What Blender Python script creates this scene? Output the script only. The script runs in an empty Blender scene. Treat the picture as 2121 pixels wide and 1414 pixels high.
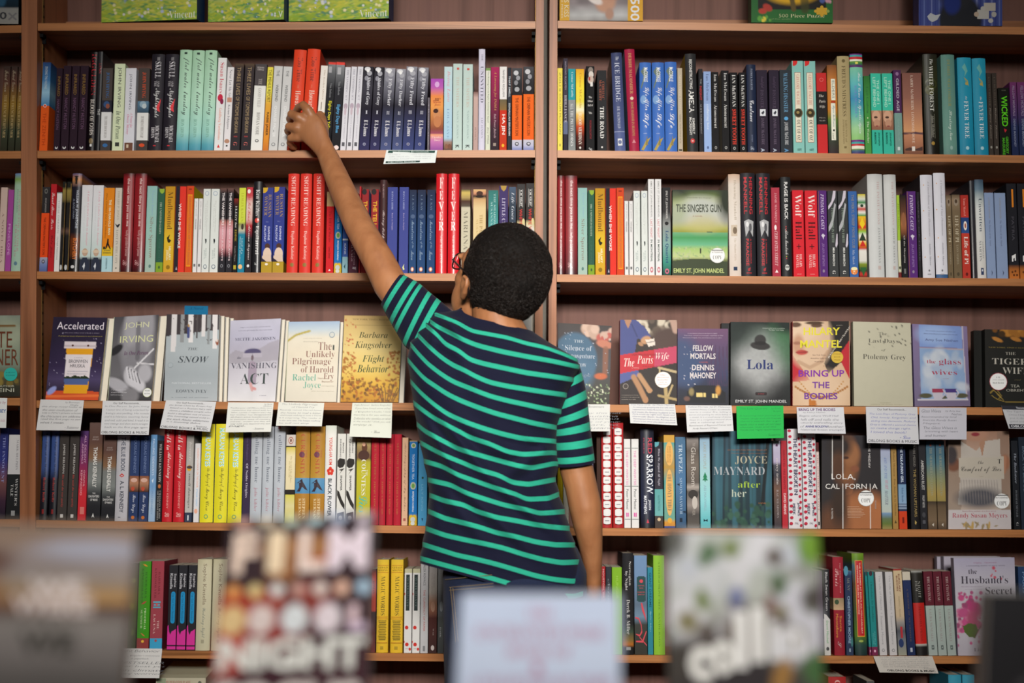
import bpy, math, random
import numpy as np
from mathutils import Vector, Matrix
random.seed(7)
rng = np.random.RandomState(11)
SC = bpy.context.scene
COL = SC.collection
PI = math.pi

# ------------------------------------------------------------------ camera
S = 0.00112            # metres per photograph pixel in the plane of the shelf fronts
D = 3.2                # camera to shelf fronts
ZC = 1.50              # camera height
ROLL = 0.0035
CX, CY = 1060.5, 707.0
cam = bpy.data.cameras.new('camera')
cam.sensor_width = 36.0
cam.lens = 36.0 * D / (2121 * S)
cam.dof.use_dof = True
cam.dof.focus_distance = 3.02
cam.dof.aperture_fstop = 1.75
cam.dof.aperture_blades = 0
cam.clip_start = 0.05
camo = bpy.data.objects.new('camera', cam)
COL.objects.link(camo)
ca, sa = math.cos(ROLL), math.sin(ROLL)
camo.matrix_world = Matrix(((ca, -sa, 0, 0), (0, 0, -1, -D), (sa, ca, 0, ZC), (0, 0, 0, 1)))
SC.camera = camo

# ------------------------------------------------------------------ world, lamps, exposure
SC.view_settings.view_transform = 'Standard'
SC.view_settings.look = 'None'
SC.view_settings.gamma = 1.0
SC.view_settings.use_curve_mapping = False
SC.view_settings.exposure = 0.0
w = bpy.data.worlds.new('shop_daylight')
w.use_nodes = True
w.node_tree.nodes['Background'].inputs[0].default_value = (0.95, 0.97, 1.0, 1)
w.node_tree.nodes['Background'].inputs[1].default_value = 0.02
SC.world = w


def area(name, loc, target, sx, sy, power, color, spread=180):
    l = bpy.data.lights.new(name, 'AREA')
    l.shape = 'RECTANGLE'
    l.size, l.size_y = sx, sy
    l.energy = power
    l.color = color
    l.spread = math.radians(spread)
    o = bpy.data.objects.new(name, l)
    COL.objects.link(o)
    o.location = loc
    d = Vector(target) - Vector(loc)
    o.rotation_euler = d.to_track_quat('-Z', 'Y').to_euler()
    return o


area('ceiling_panel_light', (0.05, -2.3, 3.25), (0.05, 0.0, 1.2), 1.0, 0.6, 5, (1.0, 0.955, 0.89), 90)
area('far_ceiling_light', (0.15, -5.2, 3.05), (0.05, 0.0, 1.42), 1.2, 0.7, 18, (1.0, 0.965, 0.91), 35)  # unseen main light for the far ceiling lights; narrow spread darkens the shelf ends


# ------------------------------------------------------------------ helpers
def P(px, py, y=0.0):
    """photograph pixel -> point in the world at depth y (0 = shelf fronts, + into the shelf)"""
    dx, dy = px - CX, CY - py
    k = S * (y + D) / D
    return np.array([(dx * ca - dy * sa) * k, y, (dx * sa + dy * ca) * k + ZC])


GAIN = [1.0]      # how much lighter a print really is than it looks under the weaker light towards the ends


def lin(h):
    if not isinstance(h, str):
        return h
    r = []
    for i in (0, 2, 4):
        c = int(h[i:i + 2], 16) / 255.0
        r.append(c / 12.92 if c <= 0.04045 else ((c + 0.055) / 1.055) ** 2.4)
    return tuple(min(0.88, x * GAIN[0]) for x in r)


class MB:
    """collects faces with a colour per corner and a material slot; build() links them as one mesh object"""
    def __init__(self):
        self.v, self.f, self.c, self.m = [], [], [], []
        self.n = 0

    def add(self, verts, faces, col, mat=0):
        b = self.n
        verts = np.asarray(verts, dtype=float).reshape(-1, 3)
        self.v.append(verts)
        self.n += len(verts)
        single = isinstance(col, (str, tuple))
        if single:
            col = lin(col)
        for i, f in enumerate(faces):
            self.f.append(tuple(b + k for k in f))
            self.c.append([col] * len(f) if single else [col[k] for k in f])
            self.m.append(mat)

    def box(self, x0, x1, y0, y1, z0, z1, col, mat=0):
        v = [(x, y, z) for z in (z0, z1) for y in (y0, y1) for x in (x0, x1)]
        self.add(v, [(0, 2, 3, 1), (4, 5, 7, 6), (0, 1, 5, 4), (2, 6, 7, 3), (0, 4, 6, 2), (1, 3, 7, 5)], col, mat)

    def build(self, name, mats, parent=None, smooth=False):
        me = bpy.data.meshes.new(name)
        me.from_pydata(np.concatenate(self.v).tolist(), [], self.f)
        at = me.color_attributes.new('Col', 'FLOAT_COLOR', 'CORNER')
        flat = [x for f in self.c for c in f for x in (c[0], c[1], c[2], 1.0)]
        at.data.foreach_set('color', flat)
        for mt in (mats if isinstance(mats, (list, tuple)) else [mats]):
            me.materials.append(mt)
        me.polygons.foreach_set('material_index', self.m)
        if smooth:
            me.polygons.foreach_set('use_smooth', [True] * len(self.f))
        me.update()
        o = bpy.data.objects.new(name, me)
        COL.objects.link(o)
        if parent is not None:
            o.parent = parent
        return o


def empty(name, loc=(0, 0, 0), rot=(0, 0, 0)):
    o = bpy.data.objects.new(name, None)
    o.empty_display_size = 0.05
    COL.objects.link(o)
    o.location = loc
    o.rotation_euler = rot
    return o


LABELS = []


def tag(o, label, cat, group=None, kind=None):
    o['label'] = label
    o['category'] = cat
    if group:
        o['group'] = group
    if kind:
        o['kind'] = kind
    LABELS.append(label)
    return o


def copy_tree(o, parent=None):
    c = o.copy()
    COL.objects.link(c)
    if parent is not None:
        c.parent = parent
    for ch in list(o.children):
        copy_tree(ch, c)
    return c


# ------------------------------------------------------------------ materials
def mat_new(name):
    m = bpy.data.materials.new(name)
    m.use_nodes = True
    return m, m.node_tree, m.node_tree.nodes['Principled BSDF']


def nd(nt, t, **kw):
    n = nt.nodes.new(t)
    for k, v in kw.items():
        if k in n.inputs:
            n.inputs[k].default_value = v
        else:
            setattr(n, k, v)
    return n


def printed(name, rough, spec=0.5, coat=0.0, grain=0.04, gscale=60):
    m, nt, b = mat_new(name)
    at = nd(nt, 'ShaderNodeAttribute', attribute_name='Col')
    tc = nd(nt, 'ShaderNodeTexCoord')
    nz = nd(nt, 'ShaderNodeTexNoise', Scale=float(gscale), Detail=3.0)
    nt.links.new(tc.outputs['Object'], nz.inputs['Vector'])
    mr = nd(nt, 'ShaderNodeMapRange')
    mr.inputs['To Min'].default_value = 1 - grain
    mr.inputs['To Max'].default_value = 1 + grain
    nt.links.new(nz.outputs['Fac'], mr.inputs['Value'])
    mx = nd(nt, 'ShaderNodeVectorMath', operation='MULTIPLY')
    nt.links.new(at.outputs['Color'], mx.inputs[0])
    nt.links.new(mr.outputs['Result'], mx.inputs[1])
    nt.links.new(mx.outputs['Vector'], b.inputs['Base Color'])
    b.inputs['Roughness'].default_value = rough
    b.inputs['Specular IOR Level'].default_value = spec
    b.inputs['Coat Weight'].default_value = coat
    b.inputs['Coat Roughness'].default_value = 0.12
    return m


M_MATTE = printed('printed_card_matt', 0.62, 0.12)
M_GLOSS = printed('printed_jacket_satin', 0.45, 0.13)
M_SHINY = printed('printed_jacket_laminated', 0.36, 0.25, 0.14)
M_CARD = printed('note_card_paper', 0.75, 0.2, 0, 0.02)


def pages_mat():
    m, nt, b = mat_new('page_edges')
    tc = nd(nt, 'ShaderNodeTexCoord')
    mp = nd(nt, 'ShaderNodeMapping')
    mp.inputs['Scale'].default_value = (900, 3, 3)
    nz = nd(nt, 'ShaderNodeTexNoise', Scale=1.0, Detail=2.0)
    cr = nd(nt, 'ShaderNodeValToRGB')
    cr.color_ramp.elements[0].position = 0.3
    cr.color_ramp.elements[0].color = (*lin('b8ad98'), 1)
    cr.color_ramp.elements[1].position = 0.7
    cr.color_ramp.elements[1].color = (*lin('e9e1d0'), 1)
    nt.links.new(tc.outputs['Object'], mp.inputs['Vector'])
    nt.links.new(mp.outputs['Vector'], nz.inputs['Vector'])
    nt.links.new(nz.outputs['Fac'], cr.inputs['Fac'])
    nt.links.new(cr.outputs['Color'], b.inputs['Base Color'])
    b.inputs['Roughness'].default_value = 0.8
    return m


M_PAGES = pages_mat()


def wood(name, c0, c1, c2, scale, rough=0.5, spec=0.4):
    m, nt, b = mat_new(name)
    tc = nd(nt, 'ShaderNodeTexCoord')
    mp = nd(nt, 'ShaderNodeMapping')
    mp.inputs['Scale'].default_value = scale
    nz = nd(nt, 'ShaderNodeTexNoise', Scale=1.0, Detail=6.0, Roughness=0.6, Distortion=0.6)
    n2 = nd(nt, 'ShaderNodeTexNoise', Scale=1.3, Detail=2.0)
    ad = nd(nt, 'ShaderNodeMath', operation='MULTIPLY_ADD')
    ad.inputs[1].default_value = 0.5
    cr = nd(nt, 'ShaderNodeValToRGB')
    e = cr.color_ramp.elements
    e[0].position, e[0].color = 0.5, (*lin(c0), 1)
    e[1].position, e[1].color = 1.0, (*lin(c2), 1)
    k = e.new(0.74)
    k.color = (*lin(c1), 1)
    nt.links.new(tc.outputs['Object'], mp.inputs['Vector'])
    nt.links.new(mp.outputs['Vector'], nz.inputs['Vector'])
    nt.links.new(mp.outputs['Vector'], n2.inputs['Vector'])
    nt.links.new(n2.outputs['Fac'], ad.inputs[0])
    nt.links.new(nz.outputs['Fac'], ad.inputs[2])
    nt.links.new(ad.outputs['Value'], cr.inputs['Fac'])
    nt.links.new(cr.outputs['Color'], b.inputs['Base Color'])
    b.inputs['Roughness'].default_value = rough
    b.inputs['Specular IOR Level'].default_value = spec
    return m


M_SHELF = wood('cherry_shelf', '9c6236', 'bc7c48', '825028', (1.5, 14, 60), 0.42)
M_SIDE = wood('cherry_upright', '925a38', 'ac6e48', '7a482a', (40, 14, 1.2), 0.45)
M_BACK = wood('walnut_back_panel', '72504a', '7e5a50', '64463e', (26, 14, 0.9), 0.6, 0.25)
M_RAIL = wood('cherry_back_rail', '94603c', 'a87048', '7c4c2c', (1.2, 14, 40), 0.5)


def plain(name, col, rough=0.5, metal=0.0, spec=0.5):
    m, nt, b = mat_new(name)
    nz = nd(nt, 'ShaderNodeTexNoise', Scale=40.0, Detail=3.0)
    cr = nd(nt, 'ShaderNodeValToRGB')
    c = lin(col)
    cr.color_ramp.elements[0].color = (*[x * 0.85 for x in c], 1)
    cr.color_ramp.elements[1].color = (*[min(1, x * 1.15) for x in c], 1)
    nt.links.new(nz.outputs['Fac'], cr.inputs['Fac'])
    nt.links.new(cr.outputs['Color'], b.inputs['Base Color'])
    b.inputs['Roughness'].default_value = rough
    b.inputs['Metallic'].default_value = metal
    b.inputs['Specular IOR Level'].default_value = spec
    return m


M_BLACK = plain('black_plastic', '08080a', 0.6, 0, 0.15)
M_BRASS = plain('slotted_steel', '8a6c3a', 0.4, 0.8)
M_CARPET = plain('shop_carpet', '2c2826', 0.95)
M_PLASTER = plain('painted_plaster', 'cfc8bc', 0.9)
M_TABLE = wood('display_table_wood', '8a5638', 'a56a46', '744528', (2, 30, 30), 0.5)
# ------------------------------------------------------------------ lettering
STY = {'n': (None, 0.0), 'nb': (None, 0.018), 'xb': (None, 0.05), 'w': (None, -0.014), 's': ((0x1D400, 0x1D41A), -0.012), 'sb': ((0x1D400, 0x1D41A), 0.0),
       'i': ((0x1D468, 0x1D482), -0.008), 'c': ((0x1D4D0, 0x1D4EA), -0.004)}
_gl = {}


def glyphs(text, st):
    """flat lettering as (verts in a unit box, faces, width/height)"""
    k = (text, st)
    if k in _gl:
        return _gl[k]
    rngs, off = STY[st]
    s = ''
    for ch in text:
        if rngs and 'A' <= ch <= 'Z':
            ch = chr(rngs[0] + ord(ch) - 65)
        elif rngs and 'a' <= ch <= 'z':
            ch = chr(rngs[1] + ord(ch) - 97)
        s += ch
    c = bpy.data.curves.new('lettering', 'FONT')
    c.body = s
    c.size = 1.0
    c.offset = off
    if st == 'w':
        c.shear = 0.22
        c.space_character = 0.94
    c.resolution_u = 2
    c.fill_mode = 'FRONT'
    o = bpy.data.objects.new('lettering', c)
    me = o.to_mesh()
    v = np.empty(len(me.vertices) * 3)
    me.vertices.foreach_get('co', v)
    v = v.reshape(-1, 3)[:, :2]
    f = [tuple(p.vertices) for p in me.polygons]
    o.to_mesh_clear()
    bpy.data.objects.remove(o)
    bpy.data.curves.remove(c)
    lo, hi = v.min(0), v.max(0)
    sz = np.maximum(hi - lo, 1e-6)
    _gl[k] = ((v - lo) / sz, f, sz[0] / sz[1])
    return _gl[k]


# ------------------------------------------------------------------ drawing on a (u, v) surface: u 0..1 across, v 0..1 down
def T(t, v0, v1, col, st='n', u0=0.25, u1=0.75):
    return ('t', t, v0, v1, col, st, u0, u1)


def H(t, v0, v1, col, st='n', u0=0.15, u1=0.85):
    return ('h', t, v0, v1, col, st, u0, u1)


def R(u0, v0, u1, v1, col):
    return ('r', u0, v0, u1, v1, col)


def E(u, v, ru, rv, col):
    return ('e', u, v, ru, rv, col)


def G(pts, col):
    return ('g', pts, col)


def draw(mb, ops, surf, off0=0.0003, step=0.00012):
    """surf(u, v, off) -> points (N,3)"""
    for k, op in enumerate(ops):
        off = off0 + step * k
        q = op[0]
        if q == 't':
            _, t, v0, v1, col, st, u0, u1 = op
            g, f, _a = glyphs(t, st)
            mb.add(surf(u0 + g[:, 1] * (u1 - u0), v0 + g[:, 0] * (v1 - v0), off), f, col)
        elif q == 'h':
            _, t, v0, v1, col, st, u0, u1 = op
            g, f, _a = glyphs(t, st)
            mb.add(surf(u0 + g[:, 0] * (u1 - u0), v1 - g[:, 1] * (v1 - v0), off), f, col)
        elif q == 'r':
            _, u0, v0, u1, v1, col = op
            n = 6
            us = np.linspace(u0, u1, n + 1)
            uu = np.concatenate([us, us])
            vv = np.concatenate([np.full(n + 1, v0), np.full(n + 1, v1)])
            mb.add(surf(uu, vv, off), [(i, i + 1, n + 2 + i, n + 1 + i) for i in range(n)], col)
        elif q == 'e':
            _, u, v, ru, rv, col = op
            n = 20
            a = np.linspace(0, 2 * PI, n, endpoint=False)
            mb.add(surf(np.append(u + ru * np.cos(a), u), np.append(v + rv * np.sin(a), v), off),
                   [(i, (i + 1) % n, n) for i in range(n)], col)
        elif q == 'g':
            _, pts, col = op
            p = np.array(pts, dtype=float)
            mb.add(surf(p[:, 0], p[:, 1], off), [tuple(range(len(p)))], col)


# ------------------------------------------------------------------ shelf lines (photograph pixels: top of each board's front edge)
TILT = math.radians(6.5)
BAYS = {'L': (75.5, 1107.5, [(48, 44), (312, 310.5), (562, 567), (829, 836), (1077, 1092.5), (1344, 1356)]),
        'R': (1152.5, 2240.0, [(43, 57.5), (311, 323), (568, 578), (837, 845), (1093, 1097.5), (1356, 1359.5)]),
        'F': (-900.0, 42.5, [(70, 52), (318, 312.5), (562, 561.5), (815, 824), (1068, 1075.5), (1330, 1342)])}
BOARD = 15.5 * S


def base_y(bay, row, x):
    x0, x1, l = BAYS[bay]
    a, b = l[row] if row < 6 else (1625, 1625)
    return a + (b - a) * (x - x0) / (x1 - x0)


ROWN = {1: 'top book row', 2: 'second row', 3: 'face-out row', 4: 'fourth row', 5: 'fifth row', 6: 'lowest row'}
BAYN = {'L': 'left bay', 'R': 'right bay', 'F': 'far-left bay'}
ORD = ['first', 'second', 'third', 'fourth', 'fifth', 'sixth']
NUM = {2: 'two', 3: 'three', 4: 'four', 5: 'five'}
YF = 0.008
NB = [0]


def col_at(stops, v):
    for (a, ca_), (b, cb) in zip(stops[:-1], stops[1:]):
        if a <= v <= b and b > a:
            t = (v - a) / (b - a)
            return tuple(x + (y - x) * t for x, y in zip(lin(ca_), lin(cb)))
    return lin(stops[-1][1])


def make_book(W, Hh, kind, base, ops, depth, side, gloss):
    """a closed book, spine towards -y, base centre at the origin: an Empty with cover and page_block"""
    hard = kind == 'h'
    th = 0.0022 if hard else 0.0006
    bul = min(0.0045, W * 0.13) if hard else 0.0
    rad = min(0.0010, W * 0.15)
    stops = base if isinstance(base, list) else [(0, base), (1, base)]
    if stops[0][0] > 0:
        stops = [(0, stops[0][1])] + stops
    if stops[-1][0] < 1:
        stops = stops + [(1, stops[-1][1])]

    def prof(u):
        u = np.asarray(u, dtype=float)
        x = np.abs(u - 0.5) * W
        if hard:
            return bul * (1 - (2 * u - 1) ** 2)
        e = np.clip(x - (W / 2 - rad), 0, rad)
        return -(rad - np.sqrt(np.maximum(rad * rad - e * e, 0)))
    half = W / 2
    us = np.linspace(0, 1, 11) if hard else np.array([0, 0.25 * rad / W, 0.6 * rad / W, rad / W, 0.5, 1 - rad / W, 1 - 0.6 * rad / W, 1 - 0.25 * rad / W, 1])
    ox = np.concatenate([[-half], (us - 0.5) * W, [half]])
    oy = np.concatenate([[depth], -prof(us), [depth]])
    ix = np.clip(ox, -half + th, half - th)
    iy = np.concatenate([[depth], np.maximum(-prof(us) + th, th * 0.9), [depth]])
    n = len(ox)
    mb = MB()
    levels = []
    for a, b in zip(stops[:-1], stops[1:]):
        if b[0] > a[0]:
            levels.append((a[0], lin(a[1]), b[0], lin(b[1])))
    for v0, c0, v1, c1 in levels:
        z0, z1 = Hh * (1 - v0), Hh * (1 - v1)
        vs = [(ox[i], oy[i], z0) for i in range(n)] + [(ox[i], oy[i], z1) for i in range(n)]
        cs = [c0] * n + [c1] * n
        mb.add(vs, [(i, n + i, n + i + 1, i + 1) for i in range(1, n - 2)], cs)
        if side:
            cl = [lin(side)] * (2 * n)
        else:
            cl = cs
        mb.add(vs, [(0, n, n + 1, 1), (n - 2, 2 * n - 2, 2 * n - 1, n - 1)], cl)
    white = lin('e8e0d2')
    vi = [(ix[i], iy[i], Hh) for i in range(n)] + [(ix[i], iy[i], 0) for i in range(n)]
    mb.add(vi, [(i + 1, n + i + 1, n + i, i) for i in range(n - 1)], white)
    for z, v in ((Hh, 0.0), (0.0, 1.0)):
        vt = [(ox[i], oy[i], z) for i in range(n)] + [(ix[i], iy[i], z) for i in range(n)]
        mb.add(vt, [(i, i + 1, n + i + 1, n + i) for i in range(n - 1)], col_at(stops, v))
    for i in (0, n - 1):
        mb.add([(ox[i], oy[i], 0), (ox[i], oy[i], Hh), (ix[i], iy[i], Hh), (ix[i], iy[i], 0)], [(0, 1, 2, 3)], white)

    def surf(u, v, off):
        u = np.asarray(u, dtype=float) + 0 * np.asarray(v, dtype=float)
        v = np.asarray(v, dtype=float) + 0 * u
        return np.stack([(u - 0.5) * W, -prof(np.clip(u, 0.02, 0.98)) - off, Hh * (1 - v)], 1)
    draw(mb, ops, surf)
    root = empty('hardcover_book' if hard else 'paperback_book')
    mb.build('cover', M_SHINY if gloss == 'shiny' else (M_GLOSS if gloss else M_MATTE), root)
    pg = MB()
    ins = 0.003 if hard else 0.0004
    pg.box(-half + th + 0.0001, half - th - 0.0001, th + 0.0004, depth - (0.004 if hard else 0.0003), ins, Hh - ins, 'e8e0d0')
    pg.build('page_block', M_PAGES, root)
    return root


def place(root, bay, row, x0, x1, yt, dx=0, yf=YF):
    yb = base_y(bay, row, (x0 + x1) / 2)
    a, b = P(x0, yb, yf), P(x1, yb, yf)
    root.location = ((a[0] + b[0]) / 2, yf, P((x0 + x1) / 2, yb, 0)[2] - yf * math.tan(TILT) + 0.0006 + abs(dx) / max(1, yb - yt) * (b[0] - a[0]) / 2)
    root.rotation_euler = (-TILT, math.atan2(dx, max(1, yb - yt)), 0)


def dims(bay, row, x0, x1, yt, yf=YF):
    yb = base_y(bay, row, (x0 + x1) / 2)
    a, b = P(x0 + 0.25, yb, yf), P(x1 - 0.25, yb, yf)
    t = P((x0 + x1) / 2, yt, yf)
    k = (t[2] - ZC) / (yf + D)
    z0 = P((x0 + x1) / 2, yb, 0)[2] - yf * math.tan(TILT) + 0.0006
    Hh = (k * (yf + D) - z0 + ZC) / (math.cos(TILT) - k * math.sin(TILT))
    return b[0] - a[0], Hh


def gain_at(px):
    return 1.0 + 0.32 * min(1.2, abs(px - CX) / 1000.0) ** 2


def bk(loc, spots, kind, base, ops, look, dx=0, side=None, gloss=None, depth=None, yf=YF, row_alike=True):
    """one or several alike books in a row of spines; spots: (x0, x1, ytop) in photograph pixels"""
    bay, row = loc[0], int(loc[1])
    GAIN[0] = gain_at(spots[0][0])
    hard = kind == 'h'
    W, Hh = dims(bay, row, *spots[0], yf=yf)
    dep = depth or (0.148 if hard else 0.132)
    r0 = make_book(W, Hh, kind, base, ops, dep, side, hard if gloss is None else gloss)
    for i, sp in enumerate(spots):
        r = r0 if i == 0 else copy_tree(r0)
        place(r, bay, row, *sp, dx=dx, yf=yf)
        w2, h2 = dims(bay, row, *sp, yf=yf)
        if i:
            r.scale = (w2 / W, 1, h2 / Hh)
        lab = look
        if len(spots) > 1:
            lab += ', %s of %s' % (ORD[i], NUM[len(spots)])
        lab += ', %s, %s' % (ROWN[row], BAYN[bay])
        tag(r, lab, 'book', 'books in the %s of the %s' % (ROWN[row], BAYN[bay]))
        NB[0] += 1
    GAIN[0] = 1.0


# ------------------------------------------------------------------ painted covers
class Art:
    def __init__(self, w, h, *stops):
        self.w, self.h = w, h
        v, u = np.mgrid[0:h + 1, 0:w + 1]
        self.u, self.v = u / w, v / h
        self.a = np.zeros((h + 1, w + 1, 3))
        st = [(s, np.array(lin(c))) for s, c in stops]
        for k in range(3):
            self.a[:, :, k] = np.interp(self.v, [s for s, _ in st], [c[k] for _, c in st])

    def mask(self, m, col, amt=1.0):
        m = np.clip(m, 0, 1)[:, :, None] * amt
        self.a = self.a * (1 - m) + np.array(lin(col)) * m
        return self

    def ell(self, cx, cy, rx, ry, col, soft=0.12, rot=0.0, amt=1.0):
        du, dv = self.u - cx, (self.v - cy) * self.h / self.w
        ry = ry * self.h / self.w
        c, s = math.cos(rot), math.sin(rot)
        d = np.sqrt(((du * c + dv * s) / rx) ** 2 + ((-du * s + dv * c) / ry) ** 2)
        return self.mask((1 - d) / max(soft, 1e-3) + 0.5, col, amt)

    def poly(self, pts, col, amt=1.0):
        x, y = self.u, self.v
        ins = np.zeros(x.shape, bool)
        n = len(pts)
        for i in range(n):
            (x0, y0), (x1, y1) = pts[i], pts[(i + 1) % n]
            if y0 == y1:
                continue
            c = ((y0 > y) != (y1 > y)) & (x < (x1 - x0) * (y - y0) / (y1 - y0) + x0)
            ins ^= c
        return self.mask(ins.astype(float), col, amt)

    def line(self, pts, wd, col, amt=1.0):
        asp = self.h / self.w
        best = np.full(self.u.shape, 9.0)
        for (x0, y0), (x1, y1) in zip(pts[:-1], pts[1:]):
            ax, ay, bx, by = x0, y0 * asp, x1, y1 * asp
            L = (bx - ax) ** 2 + (by - ay) ** 2 + 1e-9
            t = np.clip(((self.u - ax) * (bx - ax) + (self.v * asp - ay) * (by - ay)) / L, 0, 1)
            best = np.minimum(best, np.hypot(self.u - ax - t * (bx - ax), self.v * asp - ay - t * (by - ay)))
        return self.mask((wd - best) / (wd * 0.5) + 0.5, col, amt)

    def spots(self, n, r, cols, reg=(0, 0, 1, 1), seed=1, soft=0.3, asp=1.0, amt=1.0):
        rg = np.random.RandomState(seed)
        for i in range(n):
            x = reg[0] + rg.rand() * (reg[2] - reg[0])
            y = reg[1] + rg.rand() * (reg[3] - reg[1])
            q = r * (0.5 + rg.rand())
            self.ell(x, y, q, q * asp * self.w / self.h, cols[rg.randint(len(cols))], soft, rg.rand() * 3, amt)
        return self

    def noise(self, nx, ny, amp, seed=1):
        rg = np.random.RandomState(seed)
        g = rg.rand(ny + 2, nx + 2)
        fx, fy = self.u * nx, self.v * ny
        ix, iy = np.minimum(fx.astype(int), nx - 1), np.minimum(fy.astype(int), ny - 1)
        tx, ty = fx - ix, fy - iy
        q = (g[iy, ix] * (1 - tx) + g[iy, ix + 1] * tx) * (1 - ty) + (g[iy + 1, ix] * (1 - tx) + g[iy + 1, ix + 1] * tx) * ty
        self.a = np.clip(self.a * (1 + amp * (q - 0.5) * 2)[:, :, None], 0, 1)
        return self


def bil(q):
    """q: TL, TR, BR, BL points -> surf(u, v, off) with off along the outward normal"""
    tl, tr, br, bl = [np.array(p, dtype=float) for p in q]
    nrm = np.cross(tr - tl, bl - tl)
    nrm /= np.linalg.norm(nrm)
    if nrm[1] > 0:
        nrm = -nrm

    def surf(u, v, off):
        u = np.asarray(u, dtype=float)[:, None]
        v = np.asarray(v, dtype=float)[:, None]
        return (tl * (1 - u) + tr * u) * (1 - v) + (bl * (1 - u) + br * u) * v + nrm * off
    return surf, nrm


def quadbook(name, q, thick, art, ops, spine='888888', back='888888', gloss=True, stickers=(), hard=False, pages_in=0.002):
    """a book standing with its front cover towards the camera; q: TL,TR,BR,BL world corners of the front cover"""
    surf, nrm = bil(q)
    c = sum(np.array(p) for p in q) / 4
    org = (np.array(q[2]) + np.array(q[3])) / 2 - nrm * thick / 2
    th = 0.0025 if hard else 0.0007
    root = empty(name, org)
    sh = lambda u, v, off: surf(u, v, off) - org
    mb = MB()
    h, wd = art.h, art.w
    uu, vv = art.u.ravel(), art.v.ravel()
    vs = sh(uu, vv, 0.0)
    cs = [tuple(x) for x in art.a.reshape(-1, 3)]
    k = wd + 1
    mb.add(vs, [(j * k + i, (j + 1) * k + i, (j + 1) * k + i + 1, j * k + i + 1) for j in range(h) for i in range(wd)], cs)
    cr = lambda off: sh([0, 1, 1, 0], [0, 0, 1, 1], off)
    f0, f1, b0, b1 = cr(0.0), cr(-th), cr(-thick + th), cr(-thick)
    ring = [(0, 1, 5, 4), (1, 2, 6, 5), (2, 3, 7, 6), (3, 0, 4, 7)]
    edge = tuple(art.a[h // 2, wd - 1])
    mb.add(np.concatenate([f0, f1]), ring + [(7, 6, 5, 4)], edge)
    mb.add(np.concatenate([b0, b1]), ring + [(0, 1, 2, 3), (7, 6, 5, 4)], back)
    sp = np.concatenate([sh([0, 0], [0, 1], 0.0), sh([0, 0], [0, 1], -thick)])
    so = sp + (sh([0], [0.5], 0) - sh([1], [0.5], 0)) / np.linalg.norm(sh([0], [0.5], 0) - sh([1], [0.5], 0)) * th
    mb.add(np.concatenate([sp, so]), [(4, 5, 7, 6), (0, 1, 3, 2), (0, 4, 6, 2), (1, 5, 7, 3), (0, 4, 5, 1), (2, 6, 7, 3)], spine)
    draw(mb, ops, sh, 0.0003, 0.0001)
    mb.build('cover', M_GLOSS if gloss else M_MATTE, root)
    pg = MB()
    i = pages_in if not hard else 0.004
    W = np.linalg.norm(f0[1] - f0[0])
    Hh = np.linalg.norm(f0[3] - f0[0])
    ui, vi = i / W, (0.0006 if not hard else 0.003) / Hh
    pf = sh([0.004, 1 - ui, 1 - ui, 0.004], [vi, vi, 1 - vi, 1 - vi], -th - 0.0001)
    pb = sh([0.004, 1 - ui, 1 - ui, 0.004], [vi, vi, 1 - vi, 1 - vi], -thick + th + 0.0001)
    pg.add(np.concatenate([pf, pb]), ring + [(0, 3, 2, 1), (4, 5, 6, 7)], 'e8e0d0')
    pg.build('page_block', M_PAGES, root)
    for su, sv, sr, rim, txt, lab in stickers:
        sb = MB()
        so2 = [E(su, sv, sr, sr * W / Hh, rim), E(su, sv, sr * 0.93, sr * 0.93 * W / Hh, 'ecebe8' if rim != '2a9d92' else rim)] + list(txt)
        draw(sb, so2, sh, 0.0022, 0.0001)
        st = sb.build('sticker', M_GLOSS, root)
        st['label'] = lab
    return root


def fq(corners, lean=0.02, yf=0.006):
    """photograph corners TL,TR,BR,BL of a cover that stands at the shelf edge and leans back by lean metres"""
    tl, tr, br, bl = corners
    return [P(*tl, yf + lean), P(*tr, yf + lean), P(*br, yf), P(*bl, yf)]


def settle(q, thick):
    """lower or lift a standing book until it just rests on its tilted board"""
    _, nrm = bil(q)
    px = CX + q[3][0] * D / (q[3][1] + D) / S
    bay = 'F' if px < 42 else ('L' if px < 1115 else 'R')
    x0, x1, _l = BAYS[bay]
    gap = 9
    zs = [(abs(P(px, base_y(bay, r, px), 0)[2] - q[3][2]), r) for r in range(1, 7)]
    r = min(zs)[1]
    for c in (q[2], q[3], q[2] - nrm * thick, q[3] - nrm * thick):
        pc = min(max(CX + c[0] / S, x0), x1)
        gap = min(gap, c[2] - (P(pc, base_y(bay, r, pc), 0)[2] - c[1] * math.tan(TILT)))
    return [np.array(p) - np.array([0, 0, gap - 0.0007]) for p in q]


def slab_quad(mb, q, thick, col, mat=0):
    surf, nrm = bil(q)
    f = surf([0, 1, 1, 0], [0, 0, 1, 1], 0.0)
    b = surf([0, 1, 1, 0], [0, 0, 1, 1], -thick)
    mb.add(np.concatenate([f, b]), [(0, 3, 2, 1), (4, 5, 6, 7), (0, 1, 5, 4), (1, 2, 6, 5), (2, 3, 7, 6), (3, 0, 4, 7)], col, mat)
    return surf
# ------------------------------------------------------------------ room shell
def room():
    def slab(name, x0, x1, y0, y1, z0, z1, m):
        b = MB()
        b.box(x0, x1, y0, y1, z0, z1, '808080')
        o = b.build(name, m)
        o['kind'] = 'structure'
        return o
    slab('floor', -3.2, 3.2, -6.5, 0.34, -0.05, 0.0, M_CARPET)
    slab('wall_back', -3.2, 3.2, 0.26, 0.34, 0.0, 3.3, M_PLASTER)
    slab('ceiling', -3.2, 3.2, -6.5, 0.34, 3.3, 3.35, M_PLASTER)


room()

DEPTH = 0.20


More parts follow.
